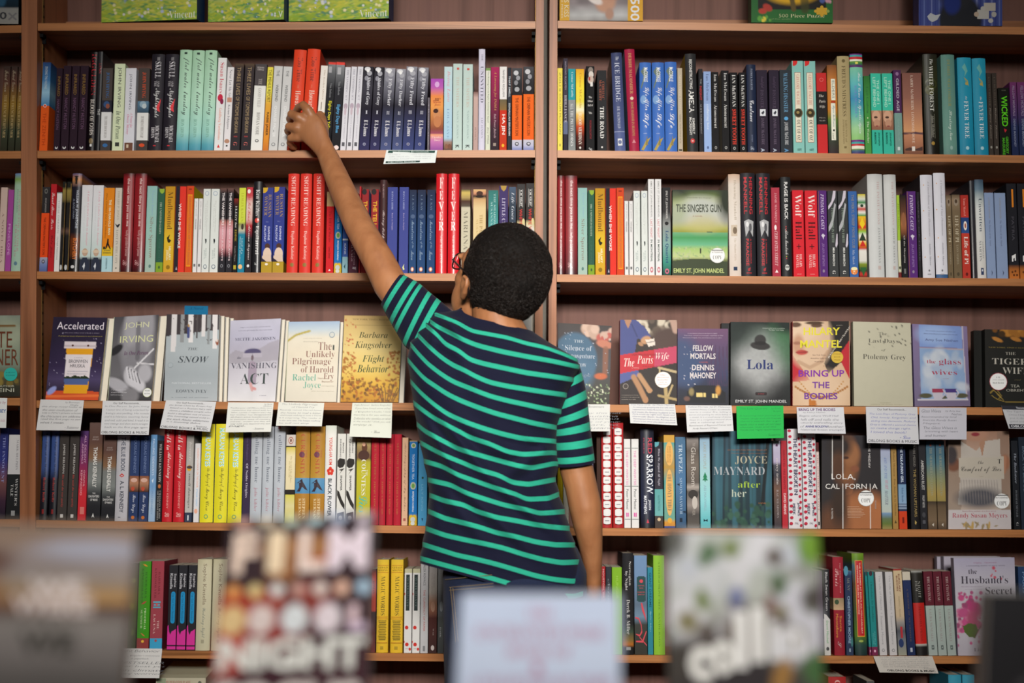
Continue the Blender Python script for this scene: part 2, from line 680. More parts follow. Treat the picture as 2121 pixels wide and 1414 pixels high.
def board(mb, q0, q1, z_top_l, z_top_r, tilt, depth, th):
    x0, x1 = q0, q1
    dz, dy = -math.sin(tilt) * depth, math.cos(tilt) * depth
    v = []
    for (y, ddz) in ((0.0, 0.0), (dy, dz)):
        for t in (0.0, -th):
            v += [(x0, y, z_top_l + ddz + t), (x1, y, z_top_r + ddz + t)]
    mb.add(v, [(0, 2, 3, 1), (4, 5, 7, 6), (0, 1, 5, 4), (2, 6, 7, 3), (0, 4, 6, 2), (1, 3, 7, 5)], '808080')


def bookcase(bay, label):
    x0, x1, lines = BAYS[bay]
    X0, X1 = P(x0, 707)[0], P(x1, 707)[0]
    root = empty('bookcase', ((X0 + X1) / 2, 0.1, 0))
    ox = (X0 + X1) / 2

    def fix(o):
        o.location = (-ox, -0.1, 0)
        return o
    pw = 0.0185
    for s, x in ((-1, X0), (1, X1)):
        b = MB()
        xa, xb = (x - pw, x - 0.0004) if s < 0 else (x + 0.0004, x + pw)
        b.box(xa, xb, -0.0015, 0.232, 0.0, 2.42, '808080')
        sp = fix(b.build('side_panel', M_SIDE, root))
        st = MB()
        xi = x if s < 0 else x - 0.0008
        st.box(xi, xi + 0.0008, 0.034, 0.046, 0.3, 2.4, '808080')
        for k in range(84):
            z = 0.32 + k * 0.0248
            xx = xi + 0.0008 if s < 0 else xi - 0.0004
            st.box(xx, xx + 0.0004, 0.037, 0.043, z, z + 0.006, '808080', 1)
        q = st.build('slotted_strip', [M_BRASS, M_BLACK], sp)
    b = MB()
    b.box(X0, X1, 0.216, 0.224, 0.05, 2.42, '808080')
    fix(b.build('back_panel', M_BACK, root))
    # back rail behind the puzzle boxes
    zt = P(x0, lines[0][0])[2] + 0.05
    b = MB()
    b.box(X0 + 0.001, X1 - 0.001, 0.2, 0.2155, zt - 0.052, zt, '808080')
    fix(b.build('back_rail', M_RAIL, root))
    extra = [1615, 1790]
    for k in range(len(lines) + 1):
        if k < len(lines):
            la, lb = lines[k]
        else:
            la = lb = 1625
        za, zb = P(x0, la)[2], P(x1, lb)[2]
        b = MB()
        t = TILT if k else math.radians(1.0)
        board(b, X0 + 0.0006, X1 - 0.0006, za, zb, t, DEPTH, BOARD)
        sh = fix(b.build('shelf', M_SHELF, root))
        for s, x, z in ((-1, X0, za), (1, X1, zb)):
            c = MB()
            xa, xb = (x + 0.0008, x + 0.009) if s < 0 else (x - 0.009, x - 0.0008)
            c.box(xa, xb, 0.012, 0.034, z - BOARD - 0.012, z - BOARD - 0.0045, '808080')
            c.box(xa, xb, 0.030, 0.034, z - BOARD - 0.024, z - BOARD - 0.0045, '808080')
            c.build('shelf_clip', M_BLACK, sh)
    b = MB()
    b.box(X0 + 0.0006, X1 - 0.0006, 0.02, 0.04, 0.0, 0.1, '808080')
    fix(b.build('plinth', M_SHELF, root))
    tag(root, label, 'bookcase', 'cherry wood bookcases along the wall')


bookcase('L', 'cherry wood bookcase whose top row the person is reaching into')
bookcase('R', 'cherry wood bookcase right of the double upright, holding the face-out seascape book')
bookcase('F', 'cherry wood bookcase bay cut off at the far left edge')
# ================================================================== THE PERSON
def px2m(r, y):
    return r * S * (y + D) / D


def skin_mat():
    m, nt, b = mat_new('brown_skin')
    nz = nd(nt, 'ShaderNodeTexNoise', Scale=28.0, Detail=5.0)
    cr = nd(nt, 'ShaderNodeValToRGB')
    cr.color_ramp.elements[0].position, cr.color_ramp.elements[0].color = .3, (*lin('9a6440'), 1)
    cr.color_ramp.elements[1].position, cr.color_ramp.elements[1].color = .7, (*lin('b07850'), 1)
    n2 = nd(nt, 'ShaderNodeTexNoise', Scale=420.0, Detail=2.0)
    bp = nd(nt, 'ShaderNodeBump', Strength=.12, Distance=.0006)
    nt.links.new(nz.outputs['Fac'], cr.inputs['Fac'])
    nt.links.new(cr.outputs['Color'], b.inputs['Base Color'])
    nt.links.new(n2.outputs['Fac'], bp.inputs['Height'])
    nt.links.new(bp.outputs['Normal'], b.inputs['Normal'])
    b.inputs['Roughness'].default_value = .48
    b.inputs['Subsurface Weight'].default_value = .12
    b.inputs['Subsurface Radius'].default_value = (.012, .005, .003)
    return m


def cloth_mat(name, scale, bump, grain, rough=.85):
    m, nt, b = mat_new(name)
    at = nd(nt, 'ShaderNodeAttribute', attribute_name='Col')
    tc = nd(nt, 'ShaderNodeTexCoord')
    mp = nd(nt, 'ShaderNodeMapping')
    mp.inputs['Scale'].default_value = scale
    nz = nd(nt, 'ShaderNodeTexNoise', Scale=1.0, Detail=4.0, Roughness=.7)
    mr = nd(nt, 'ShaderNodeMapRange')
    mr.inputs['From Min'].default_value, mr.inputs['From Max'].default_value = .25, .75
    mr.inputs['To Min'].default_value, mr.inputs['To Max'].default_value = 1 - grain, 1 + grain
    mx = nd(nt, 'ShaderNodeVectorMath', operation='MULTIPLY')
    bp = nd(nt, 'ShaderNodeBump', Strength=bump, Distance=.001)
    L = nt.links.new
    L(tc.outputs['Object'], mp.inputs['Vector'])
    L(mp.outputs['Vector'], nz.inputs['Vector'])
    L(nz.outputs['Fac'], mr.inputs['Value'])
    L(at.outputs['Color'], mx.inputs[0])
    L(mr.outputs['Result'], mx.inputs[1])
    L(mx.outputs['Vector'], b.inputs['Base Color'])
    L(nz.outputs['Fac'], bp.inputs['Height'])
    L(bp.outputs['Normal'], b.inputs['Normal'])
    b.inputs['Roughness'].default_value = rough
    b.inputs['Specular IOR Level'].default_value = .2
    b.inputs['Sheen Weight'].default_value = .04
    return m


M_SKIN = skin_mat()
M_TEE = cloth_mat('slub_jersey', (60, 60, 900), .25, .16)
M_DENIM = cloth_mat('dark_denim', (700, 700, 260), .4, .3)
M_HAIR = plain('black_hair', '0f0b09', .75, 0, .18)
M_CURL = plain('hair_curls', '251c17', .42, 0, .5)
M_FRAME = plain('spectacle_frame', '1c1413', .25)


def glass_mat():
    m, nt, b = mat_new('spectacle_lens')
    b.inputs['Transmission Weight'].default_value = 1.0
    b.inputs['Roughness'].default_value = 0.02
    b.inputs['IOR'].default_value = 1.1
    nz = nd(nt, 'ShaderNodeTexNoise', Scale=3.0)
    b.inputs['Base Color'].default_value = (.97, .98, 1, 1)
    return m


M_LENS = glass_mat()


def tube(mb, pts, rad, col='808080', n=20, cap=(True, True), hint=(0, 1, 0)):
    """pts: world points; rad: (a, b) per point - a across the view, b in depth"""
    pts = [np.array(p, dtype=float) for p in pts]
    rad = [(r, r) if np.isscalar(r) else r for r in rad]
    t0 = pts[1] - pts[0]
    t1 = pts[-1] - pts[-2]
    P_, R_ = list(pts), list(rad)
    for end, tt in ((0, -t0), (1, t1)):
        if cap[end]:
            tt = tt / np.linalg.norm(tt)
            base, r = (pts[0], rad[0]) if end == 0 else (pts[-1], rad[-1])
            ex = [(base + tt * min(r) * .5, (r[0] * .86, r[1] * .86)), (base + tt * min(r) * .85, (r[0] * .5, r[1] * .5)), (base + tt * min(r) * 1.0, (r[0] * .04, r[1] * .04))]
            if end == 0:
                for p, q in ex:
                    P_.insert(0, p)
                    R_.insert(0, q)
            else:
                for p, q in ex:
                    P_.append(p)
                    R_.append(q)
    k = len(P_)
    ang = np.linspace(0, 2 * PI, n, endpoint=False)
    vs = []
    h = np.array(hint, dtype=float)
    for i in range(k):
        t = P_[min(i + 1, k - 1)] - P_[max(i - 1, 0)]
        t /= np.linalg.norm(t) + 1e-12
        s = np.cross(t, h)
        s /= np.linalg.norm(s) + 1e-12
        d = np.cross(s, t)
        vs.append(P_[i] + np.outer(np.cos(ang) * R_[i][0], s) + np.outer(np.sin(ang) * R_[i][1], d))
    fs = [(i * n + j, i * n + (j + 1) % n, (i + 1) * n + (j + 1) % n, (i + 1) * n + j) for i in range(k - 1) for j in range(n)]
    fs += [tuple(range(n))[::-1], tuple((k - 1) * n + j for j in range(n))]
    mb.add(np.concatenate(vs), fs, col)


def ellipsoid(mb, c, r, M=None, col='808080', nu=24, nv=14):
    vs = []
    for i in range(nv + 1):
        th = PI * i / nv
        for j in range(nu):
            ph = 2 * PI * j / nu
            vs.append((r[0] * math.sin(th) * math.cos(ph), r[1] * math.sin(th) * math.sin(ph), r[2] * math.cos(th)))
    vs = np.array(vs) + np.array(c)
    if M is not None:
        vs = M(vs)
    mb.add(vs, [(i * nu + j, (i + 1) * nu + j, (i + 1) * nu + (j + 1) % nu, i * nu + (j + 1) % nu) for i in range(nv) for j in range(nu)], col)


def fused(mb, name, mat, parent, voxel, iters, fac=.5):
    o = mb.build('tmp', mat)
    r = o.modifiers.new('r', 'REMESH')
    r.mode = 'VOXEL'
    r.voxel_size = voxel
    s = o.modifiers.new('s', 'SMOOTH')
    s.factor, s.iterations = fac, iters
    dg = bpy.context.evaluated_depsgraph_get()
    dg.update()
    me = bpy.data.meshes.new_from_object(o.evaluated_get(dg), depsgraph=dg)
    bpy.data.objects.remove(o)
    me.name = name
    me.materials.clear()
    me.materials.append(mat)
    me.polygons.foreach_set('use_smooth', [True] * len(me.polygons))
    q = bpy.data.objects.new(name, me)
    COL.objects.link(q)
    q.parent = parent
    return q


ORG = np.array([P(1066, 1300, -.40)[0], -.40, 0.0])
person = empty('person', ORG)
tag(person, 'person in a striped navy and turquoise T-shirt, seen from behind, reaching up to a book', 'person')


class PB(MB):
    """mesh builder whose points are given in the world and stored relative to the person"""
    def add(self, verts, faces, col, mat=0):
        MB.add(self, np.asarray(verts, dtype=float).reshape(-1, 3) - ORG, faces, col, mat)


def chain(mb, nodes, col='808080', n=20, cap=(True, True), hint=(0, 1, 0)):
    """nodes: (px, py, depth, r px across[, r px in depth])"""
    tube(mb, [P(q[0], q[1], q[2]) for q in nodes], [(px2m(q[3], q[2]), px2m(q[4] if len(q) > 4 else q[3], q[2])) for q in nodes], col, n, cap, hint)


# ---- head frame
HC = P(1031, 585, -.385)
yaw, pitch = math.radians(36), math.radians(25)
RX = np.array([[1, 0, 0], [0, math.cos(pitch), -math.sin(pitch)], [0, math.sin(pitch), math.cos(pitch)]])
RZ = np.array([[math.cos(yaw), -math.sin(yaw), 0], [math.sin(yaw), math.cos(yaw), 0], [0, 0, 1]])
RH = RZ @ RX
HM = lambda v: np.asarray(v, dtype=float).reshape(-1, 3) @ RH.T + HC

# ---- body
b = PB()
CR, CRR = (0, -.023, .034), (.07, .088, .085)
ellipsoid(b, CR, CRR, HM)
ellipsoid(b, (0, .03, -.045), (.06, .058, .075), HM)
ellipsoid(b, (0, .05, .02), (.058, .045, .05), HM)
ellipsoid(b, (0, .062, -.098), (.034, .03, .024), HM)
ellipsoid(b, (0, .098, -.035), (.013, .017, .013), HM)
tube(b, HM([(0, .088, .012), (0, .097, -.01), (0, .104, -.032)]), [.008, .0095, .012], n=12)
ellipsoid(b, (0, .088, -.072), (.024, .01, .006), HM)
ellipsoid(b, (0, .086, -.081), (.021, .01, .006), HM)
for s in (-1, 1):
    ellipsoid(b, (s * .036, .058, -.02), (.024, .026, .026), HM)
    ellipsoid(b, (s * .036, .046, -.055), (.026, .034, .045), HM)
    ellipsoid(b, (s * .04, .02, -.07), (.02, .03, .035), HM)
    ellipsoid(b, (s * .03, .083, .022), (.026, .012, .008), HM)
    # ear: rim, lobe and root
    rim = [(s * .074, .004, -.026), (s * .081, .009, -.008), (s * .086, .0, .012), (s * .087, -.012, .012), (s * .087, -.017, .0), (s * .085, -.014, -.018), (s * .079, -.004, -.032)]
    tube(b, HM(rim), [.0055, .005, .005, .005, .0055, .0065, .0075], n=10)
    ellipsoid(b, (s * .078, -.004, -.01), (.007, .014, .022), HM, nu=14, nv=10)
chain(b, [(1052, 735, -.425, 66, 60), (1040, 700, -.418, 56, 56), (1029, 665, -.408, 50, 54), (1026, 620, -.395, 49, 52)])
chain(b, [(1066, 1240, -.40, 128, 96), (1040, 1120, -.40, 118, 88), (1022, 1000, -.40, 112, 86), (1008, 880, -.405, 112, 88), (1016, 790, -.408, 112, 88), (1040, 738, -.412, 88, 72)], n=28)
# reaching arm
chain(b, [(672, 309, -.083, 20, 15), (682, 330, -.10, 22, 17.5), (693, 357, -.125, 24.5, 21), (707, 389, -.155, 26.5, 24), (724, 427, -.19, 28.5, 27), (743, 467, -.228, 30.5, 29.5), (763, 503, -.262, 31.5, 31), (783, 538, -.292, 33.5, 32), (808, 588, -.322, 36, 31), (840, 632, -.345, 35, 30), (872, 668, -.37, 38, 31), (920, 712, -.40, 46, 38)])
chain(b, [(676, 316, -.088, 20, 15), (664, 297, -.078, 23, 15), (654, 281, -.072, 28, 14.5), (645, 268, -.068, 31, 13.5), (637, 258, -.064, 30, 12), (632, 252, -.06, 25, 9)], hint=(0.1, 1, 0.1))
FING = {'index': [(648, 244, -.062, 10.5), (638, 228, -.066, 10.5), (628, 217.5, -.055, 10), (618, 223, -.035, 9), (613, 232, -.018, 8.4), (611, 239, -.004, 7)],
        'middle': [(637, 253, -.064, 10.5), (618, 243, -.068, 10.5), (603, 236, -.056, 10.2), (600, 246, -.032, 9), (604, 254, -.014, 8.6), (607, 259, -.003, 7.2)],
        'ring': [(632, 268, -.062, 10), (614, 265, -.064, 10), (598, 262, -.052, 9.8), (596, 271, -.03, 9), (601, 279, -.013, 8.2), (605, 283, -.003, 7)],
        'little': [(632, 283, -.058, 9.5), (616, 286, -.058, 9.2), (601, 286, -.048, 8.8), (600, 296, -.03, 8.2), (605, 303, -.016, 7.6), (611, 306, -.004, 6.6)]}
for k_, f_ in FING.items():
    chain(b, f_, n=14)
for q_ in ((645, 240, -.069), (634, 252, -.071), (629, 267, -.069), (629, 283, -.064)):
    ellipsoid(b, P(*q_), (.0095, .006, .0095), nu=14, nv=10)
chain(b, [(668, 292, -.07, 15, 13), (669, 272, -.06, 13, 12), (669, 256, -.043, 11, 10.5), (666, 244, -.024, 10, 9), (662, 236, -.008, 9, 7.5)], n=14)
# hanging arm
chain(b, [(1140, 772, -.40, 34, 40), (1162, 800, -.402, 33, 42), (1176, 850, -.405, 34, 42), (1187, 930, -.408, 35, 40), (1195, 975, -.41, 35, 38), (1204, 1010, -.412, 34, 37), (1212, 1048, -.413, 34.5, 37), (1217, 1082, -.408, 31.5, 36), (1222, 1118, -.40, 26.5, 33), (1226, 1152, -.392, 22, 28), (1229, 1190, -.383, 17.5, 22), (1230, 1222, -.376, 15, 19)])
chain(b, [(1230, 1222, -.376, 15, 19), (1229, 1245, -.372, 14, 26), (1227, 1270, -.368, 14, 33), (1225, 1292, -.366, 13, 33), (1223, 1304, -.364, 10, 28)])
for dy_, ln, r_ in ((.028, 52, 8.4), (.010, 60, 8.6), (-.008, 56, 8.4), (-.025, 42, 7.6)):
    chain(b, [(1226, 1288, -.366 + dy_, r_ + 1), (1222, 1300 + ln * .25, -.364 + dy_, r_), (1214, 1300 + ln * .6, -.36 + dy_, r_ - .6), (1203, 1300 + ln * .88, -.357 + dy_, r_ - 1.4)], n=12)
chain(b, [(1228, 1240, -.352, 11), (1222, 1265, -.335, 10), (1215, 1290, -.325, 9), (1209, 1310, -.32, 7.6)], n=12)
# hips and legs inside the jeans
for s in (-1, 1):
    x = 1066 + s * 66
    chain(b, [(x, 1240, -.40, 62, 80), (x + s * 6, 1500, -.40, 60, 66), (x + s * 10, 1720, -.40, 44, 50), (x + s * 10, 1820, -.405, 42, 48), (x + s * 12, 2020, -.42, 34, 36), (x + s * 12, 2180, -.42, 28, 30), (x + s * 12, 2212, -.39, 30, 40)], n=20)
body = fused(b, 'body', M_SKIN, person, .0034, 7)

# ---- hair: a cropped curly cap that sinks under the skin past the hairline
def hair_offset(p):
    x, y, z = p
    if y < -.012:
        zh = -.074 + max(0, y + .075) * .25
    elif y < .03:
        zh = -.012 + (abs(y - .004) > .02) * 0
    else:
        zh = .04 + (y - .03) * 1.0
    t = (z - zh) / .010
    t = min(1, max(0, t * .5 + .5))
    front = min(1, max(0, (.082 - y) / .012))
    return min(t, front)


_rg = np.random.RandomState(3)
_w = _rg.randn(40, 3) * 120
_ph = _rg.rand(40) * 6.28
_w2 = _rg.randn(40, 3) * 330


def hair():
    h = PB()
    nu, nv = 220, 130
    vs = []
    for i in range(nv + 1):
        th = PI * i / nv
        for j in range(nu):
            ph = 2 * PI * j / nu
            vs.append((math.sin(th) * math.cos(ph), math.sin(th) * math.sin(ph), math.cos(th)))
    d = np.array(vs)
    low = np.clip(-d[:, 2], 0, 1)
    base = d * np.array(CRR) + np.array(CR)
    # the nape: the cap continues below the skull along the neck
    base[:, 2] -= low * .018 * (d[:, 1] < .3)
    base[:, 1] += low ** 2 * .012
    n1 = np.sin(base @ _w.T + _ph).mean(1) * 3.0
    n2 = np.sin(base @ _w2.T + _ph).mean(1) * 3.0
    off = np.array([hair_offset(p) for p in base])
    n0 = np.sin(base @ (_w[:12].T * .35) + _ph[:12]).mean(1) * 2.0
    amt = np.where(off > 0.02, -.004 + off * .0165, -.012)
    amt = amt + (n0 * .0026 + n1 * .0011 + n2 * .0013) * (off > .3)
    v = base + d * amt[:, None]
    h.add(HM(v), [(i * nu + j, (i + 1) * nu + j, (i + 1) * nu + (j + 1) % nu, i * nu + (j + 1) % nu) for i in range(nv) for j in range(nu)], '1a1310')
    # short curls standing off the surface
    rg = np.random.RandomState(9)
    cnt = 0
    while cnt < 9000:
        q = rg.randn(3)
        q /= np.linalg.norm(q)
        p = q * np.array(CRR) + np.array(CR)
        lw = max(0, -q[2])
        p[2] -= lw * .018 * (q[1] < .3)
        p[1] += lw ** 2 * .012
        o = hair_offset(p)
        if o < .45:
            continue
        cnt += 1
        p0 = p + q * (.0095 * o)
        t = np.cross(q, rg.randn(3))
        t /= np.linalg.norm(t)
        u = np.cross(q, t)
        r = .0022 + rg.rand() * .0022
        pts, a0 = [], rg.rand() * 6
        for k in range(5):
            a_ = a0 + k * 1.1
            pts.append(p0 + q * (-.0004 + k * .0012) + t * (math.cos(a_) - math.cos(a0)) * r + u * (math.sin(a_) - math.sin(a0)) * r)
        pts = HM(np.array(pts))
        vv = []
        for k in range(5):
            w_ = .0006 * (1 - k * .17)
            tt = pts[min(k + 1, 4)] - pts[max(k - 1, 0)]
            s_ = np.cross(tt, (0.3, 1, .2))
            s_ /= np.linalg.norm(s_) + 1e-9
            e_ = np.cross(s_, tt)
            e_ /= np.linalg.norm(e_) + 1e-9
            vv += [pts[k] + s_ * w_, pts[k] - s_ * w_ * .5 + e_ * w_ * .86, pts[k] - s_ * w_ * .5 - e_ * w_ * .86]
        h.add(np.array(vv), [(k * 3 + m, k * 3 + (m + 1) % 3, k * 3 + 3 + (m + 1) % 3, k * 3 + 3 + m) for k in range(4) for m in range(3)], '1a1310', 1)
    o = h.build('hair', [M_HAIR, M_CURL], person, True)
    o['label'] = 'short black curly hair'


hair()


# ---- spectacles and eyes
def spectacles():
    g = PB()
    for s in (-1, 1):
        cx, cy, cz = s * .033, .1, .008
        ring = []
        for k in range(25):
            a_ = 2 * PI * k / 24
            ring.append((cx + .026 * np.sign(math.cos(a_)) * abs(math.cos(a_)) ** .6, cy - abs(cx + .026 * math.cos(a_)) * .22, cz + .018 * np.sign(math.sin(a_)) * abs(math.sin(a_)) ** .6))
        tube(g, HM(ring), [.0016] * 25, n=8, cap=(False, False))
        tube(g, HM([(s * .058, .088, .014), (s * .068, .078, .016), (s * .079, .03, .018), (s * .0815, .0, .018), (s * .0835, -.012, .012), (s * .0835, -.022, -.01), (s * .0815, -.024, -.022)]), [.0016, .002, .0019, .0019, .0018, .0018, .0016], n=8)
    tube(g, HM([(-.009, .098, .012), (0, .101, .015), (.009, .098, .012)]), [.0014] * 3, n=8)
    fr = g.build('spectacles', M_FRAME, person, True)
    fr['label'] = 'thin dark-framed glasses'
    for s in (-1, 1):
        l = PB()
        pts = [HM([(s * .033 + .0255 * np.sign(math.cos(a_)) * abs(math.cos(a_)) ** .6, .1 - abs(s * .033 + .026 * math.cos(a_)) * .22, .008 + .0175 * np.sign(math.sin(a_)) * abs(math.sin(a_)) ** .6)])[0] for a_ in np.linspace(0, 2 * PI, 24, endpoint=False)]
        n_ = RH @ np.array([0, .0006, 0])
        l.add(np.array(pts + [p + n_ for p in pts]), [tuple(range(24)), tuple(range(47, 23, -1))] + [(k, (k + 1) % 24, 24 + (k + 1) % 24, 24 + k) for k in range(24)], 'ffffff')
        l.build('lens', M_LENS, fr)
        e = PB()
        ellipsoid(e, (s * .031, .072, .004), (.0125, .0125, .0125), HM, 'd8d4d0', 16, 10)
        ellipsoid(e, (s * .031, .082, .006), (.006, .004, .006), HM, '1a100c', 12, 8)
        e.build('eye', M_MATTE, person, True)


spectacles()

# ---- T-shirt
NAVY, TEAL = '12142b', '2ba689'
NB_, NF_ = 60, 20


def fold_disp(x, y):
    """drape folds of the shirt back, in metres towards the viewer, at photograph pixel x, y"""
    out = np.zeros_like(x)
    for (x0, y0, x1, y1, amp, wd) in FOLDS:
        L2 = (x1 - x0) ** 2 + (y1 - y0) ** 2
        t = np.clip(((x - x0) * (x1 - x0) + (y - y0) * (y1 - y0)) / L2, 0, 1)
        dx_, dy_ = x - x0 - t * (x1 - x0), y - y0 - t * (y1 - y0)
        L = math.sqrt(L2)
        sd = (dx_ * -(y1 - y0) + dy_ * (x1 - x0)) / L
        d2 = dx_ ** 2 + dy_ ** 2
        env = np.exp(-d2 / (2 * (wd * 1.2) ** 2)) * np.sin(PI * np.clip(t, .04, .96)) ** .5
        out += amp * env * np.cos(sd / wd * 1.3)
    return out


FOLDS = [(902, 850, 1010, 985, .012, 11), (1010, 985, 1165, 1118, .011, 11), (868, 850, 960, 1010, .009, 11), (960, 1015, 1110, 1150, .009, 12), (930, 850, 1120, 1000, .006, 13),
         (1142, 925, 1050, 985, .011, 12), (1140, 950, 1010, 930, .007, 11), (1120, 1000, 1195, 1140, .009, 12), (905, 640, 965, 712, .010, 9), (880, 690, 975, 745, .007, 10),
         (900, 655, 890, 720, .009, 9), (880, 960, 905, 1100, .008, 14), (1090, 900, 1140, 935, .007, 9), (930, 700, 1010, 850, .005, 16), (900, 1000, 1010, 1130, .007, 13)]


def ring(poly, yc, hd, fwd, fold=1.0, jog=True):
    """closed ring of the shirt: back traced in the photograph, front mirrored away from the viewer"""
    poly = np.array(poly, dtype=float)
    s = np.sin(np.linspace(-PI / 2, PI / 2, NB_)) * .5 + np.linspace(-1, 1, NB_) * .5
    x = poly[0, 0] + (s + 1) / 2 * (poly[-1, 0] - poly[0, 0])
    y = np.interp(x, poly[:, 0], poly[:, 1])
    k = np.array([.25, .5, .25])
    for _ in range(2):
        y[1:-1] = np.convolve(y, k, 'valid')
    prof = (1 - np.abs(s) ** 2.4) ** (1 / 2.4)
    yy = yc + fwd * -s - hd * prof - fold * fold_disp(x, y) * np.clip(prof * 1.5, 0, 1)
    back = [P(a_, b_, c_) for a_, b_, c_ in zip(x, y, yy)]
    sf = np.linspace(1, -1, NF_ + 2)[1:-1]
    xf = x[0] + (sf + 1) / 2 * (x[-1] - x[0])
    yf_ = y[0] + (sf + 1) / 2 * (y[-1] - y[0])
    pf = (1 - np.abs(sf) ** 2.4) ** (1 / 2.4)
    front = [P(a_, b_, yc + fwd * -c_ + hd * d_) for a_, b_, c_, d_ in zip(xf, yf_, sf, pf)]
    return np.array(back + front)


STR = [
    [(893, 648), (915, 655), (948, 668), (976, 685), (1015, 692), (1053, 699), (1091, 711), (1129, 719), (1167, 733), (1199, 747)],
    [(884, 660), (905, 676), (930, 688), (961, 704), (989, 715), (1040, 728), (1091, 738), (1142, 747), (1192, 758)],
    [(876, 668), (890, 680), (905, 692), (923, 713), (953, 727), (971, 744), (1002, 753), (1040, 761), (1091, 772), (1142, 779), (1180, 785)],
    [(862, 690), (887, 716), (913, 739), (938, 756), (964, 767), (984, 779), (1015, 792), (1053, 800), (1091, 806), (1129, 812), (1166, 817)],
    [(848, 710), (867, 733), (887, 754), (913, 774), (938, 790), (964, 800), (989, 810), (1015, 820), (1053, 830), (1091, 838), (1122, 845), (1155, 851)],
    [(842, 742), (862, 766), (880, 785), (903, 800), (925, 815), (951, 828), (989, 843), (1027, 856), (1066, 866), (1104, 876), (1145, 884)],
    [(848, 787), (870, 812), (897, 836), (926, 857), (961, 873), (1001, 887), (1042, 899), (1082, 908), (1144, 913)],
    [(854, 832), (874, 848), (900, 866), (926, 880), (955, 895), (974, 906), (1015, 919), (1050, 935), (1082, 941), (1146, 937)],
    [(861, 876), (880, 893), (910, 909), (950, 930), (988, 941), (1028, 952), (1069, 963), (1100, 969), (1149, 959)],
    [(868, 915), (899, 932), (921, 943), (961, 959), (993, 973), (1034, 984), (1060, 999), (1095, 1003), (1153, 992)],
    [(876, 954), (915, 965), (948, 983), (988, 997), (1028, 1011), (1069, 1023), (1090, 1034), (1136, 1032), (1160, 1022)],
    [(884, 993), (934, 1004), (966, 1021), (1001, 1032), (1042, 1045), (1095, 1056), (1117, 1063), (1172, 1059)],
    [(887, 1024), (921, 1037), (961, 1045), (988, 1059), (1028, 1071), (1069, 1078), (1109, 1086), (1144, 1091), (1182, 1094)],
    [(884, 1057), (921, 1073), (961, 1083), (993, 1091), (1028, 1103), (1069, 1111), (1109, 1122), (1149, 1128), (1193, 1128)],
    [(879, 1093), (921, 1108), (961, 1117), (1001, 1125), (1042, 1134), (1082, 1147), (1122, 1158), (1163, 1165), (1203, 1163)],
    [(873, 1126), (907, 1137), (948, 1150), (988, 1158), (1028, 1168), (1069, 1180), (1109, 1192), (1149, 1200), (1189, 1204), (1211, 1199)],
    [(868, 1155), (907, 1166), (948, 1177), (988, 1188), (1028, 1200), (1069, 1212), (1109, 1224), (1150, 1232), (1190, 1234), (1214, 1226)]]


def sh(poly, d):
    return [(a_, b_ + d) for a_, b_ in poly]


def mid(p, q):
    x0, x1 = (p[0][0] + q[0][0]) / 2, (p[-1][0] + q[-1][0]) / 2
    xs = np.linspace(0, 1, 40)
    f = lambda k: np.interp(k[0][0] + xs * (k[-1][0] - k[0][0]), [a_ for a_, _ in k], [b_ for _, b_ in k])
    yy = (f(p) + f(q)) / 2
    return list(zip(x0 + xs * (x1 - x0), yy))


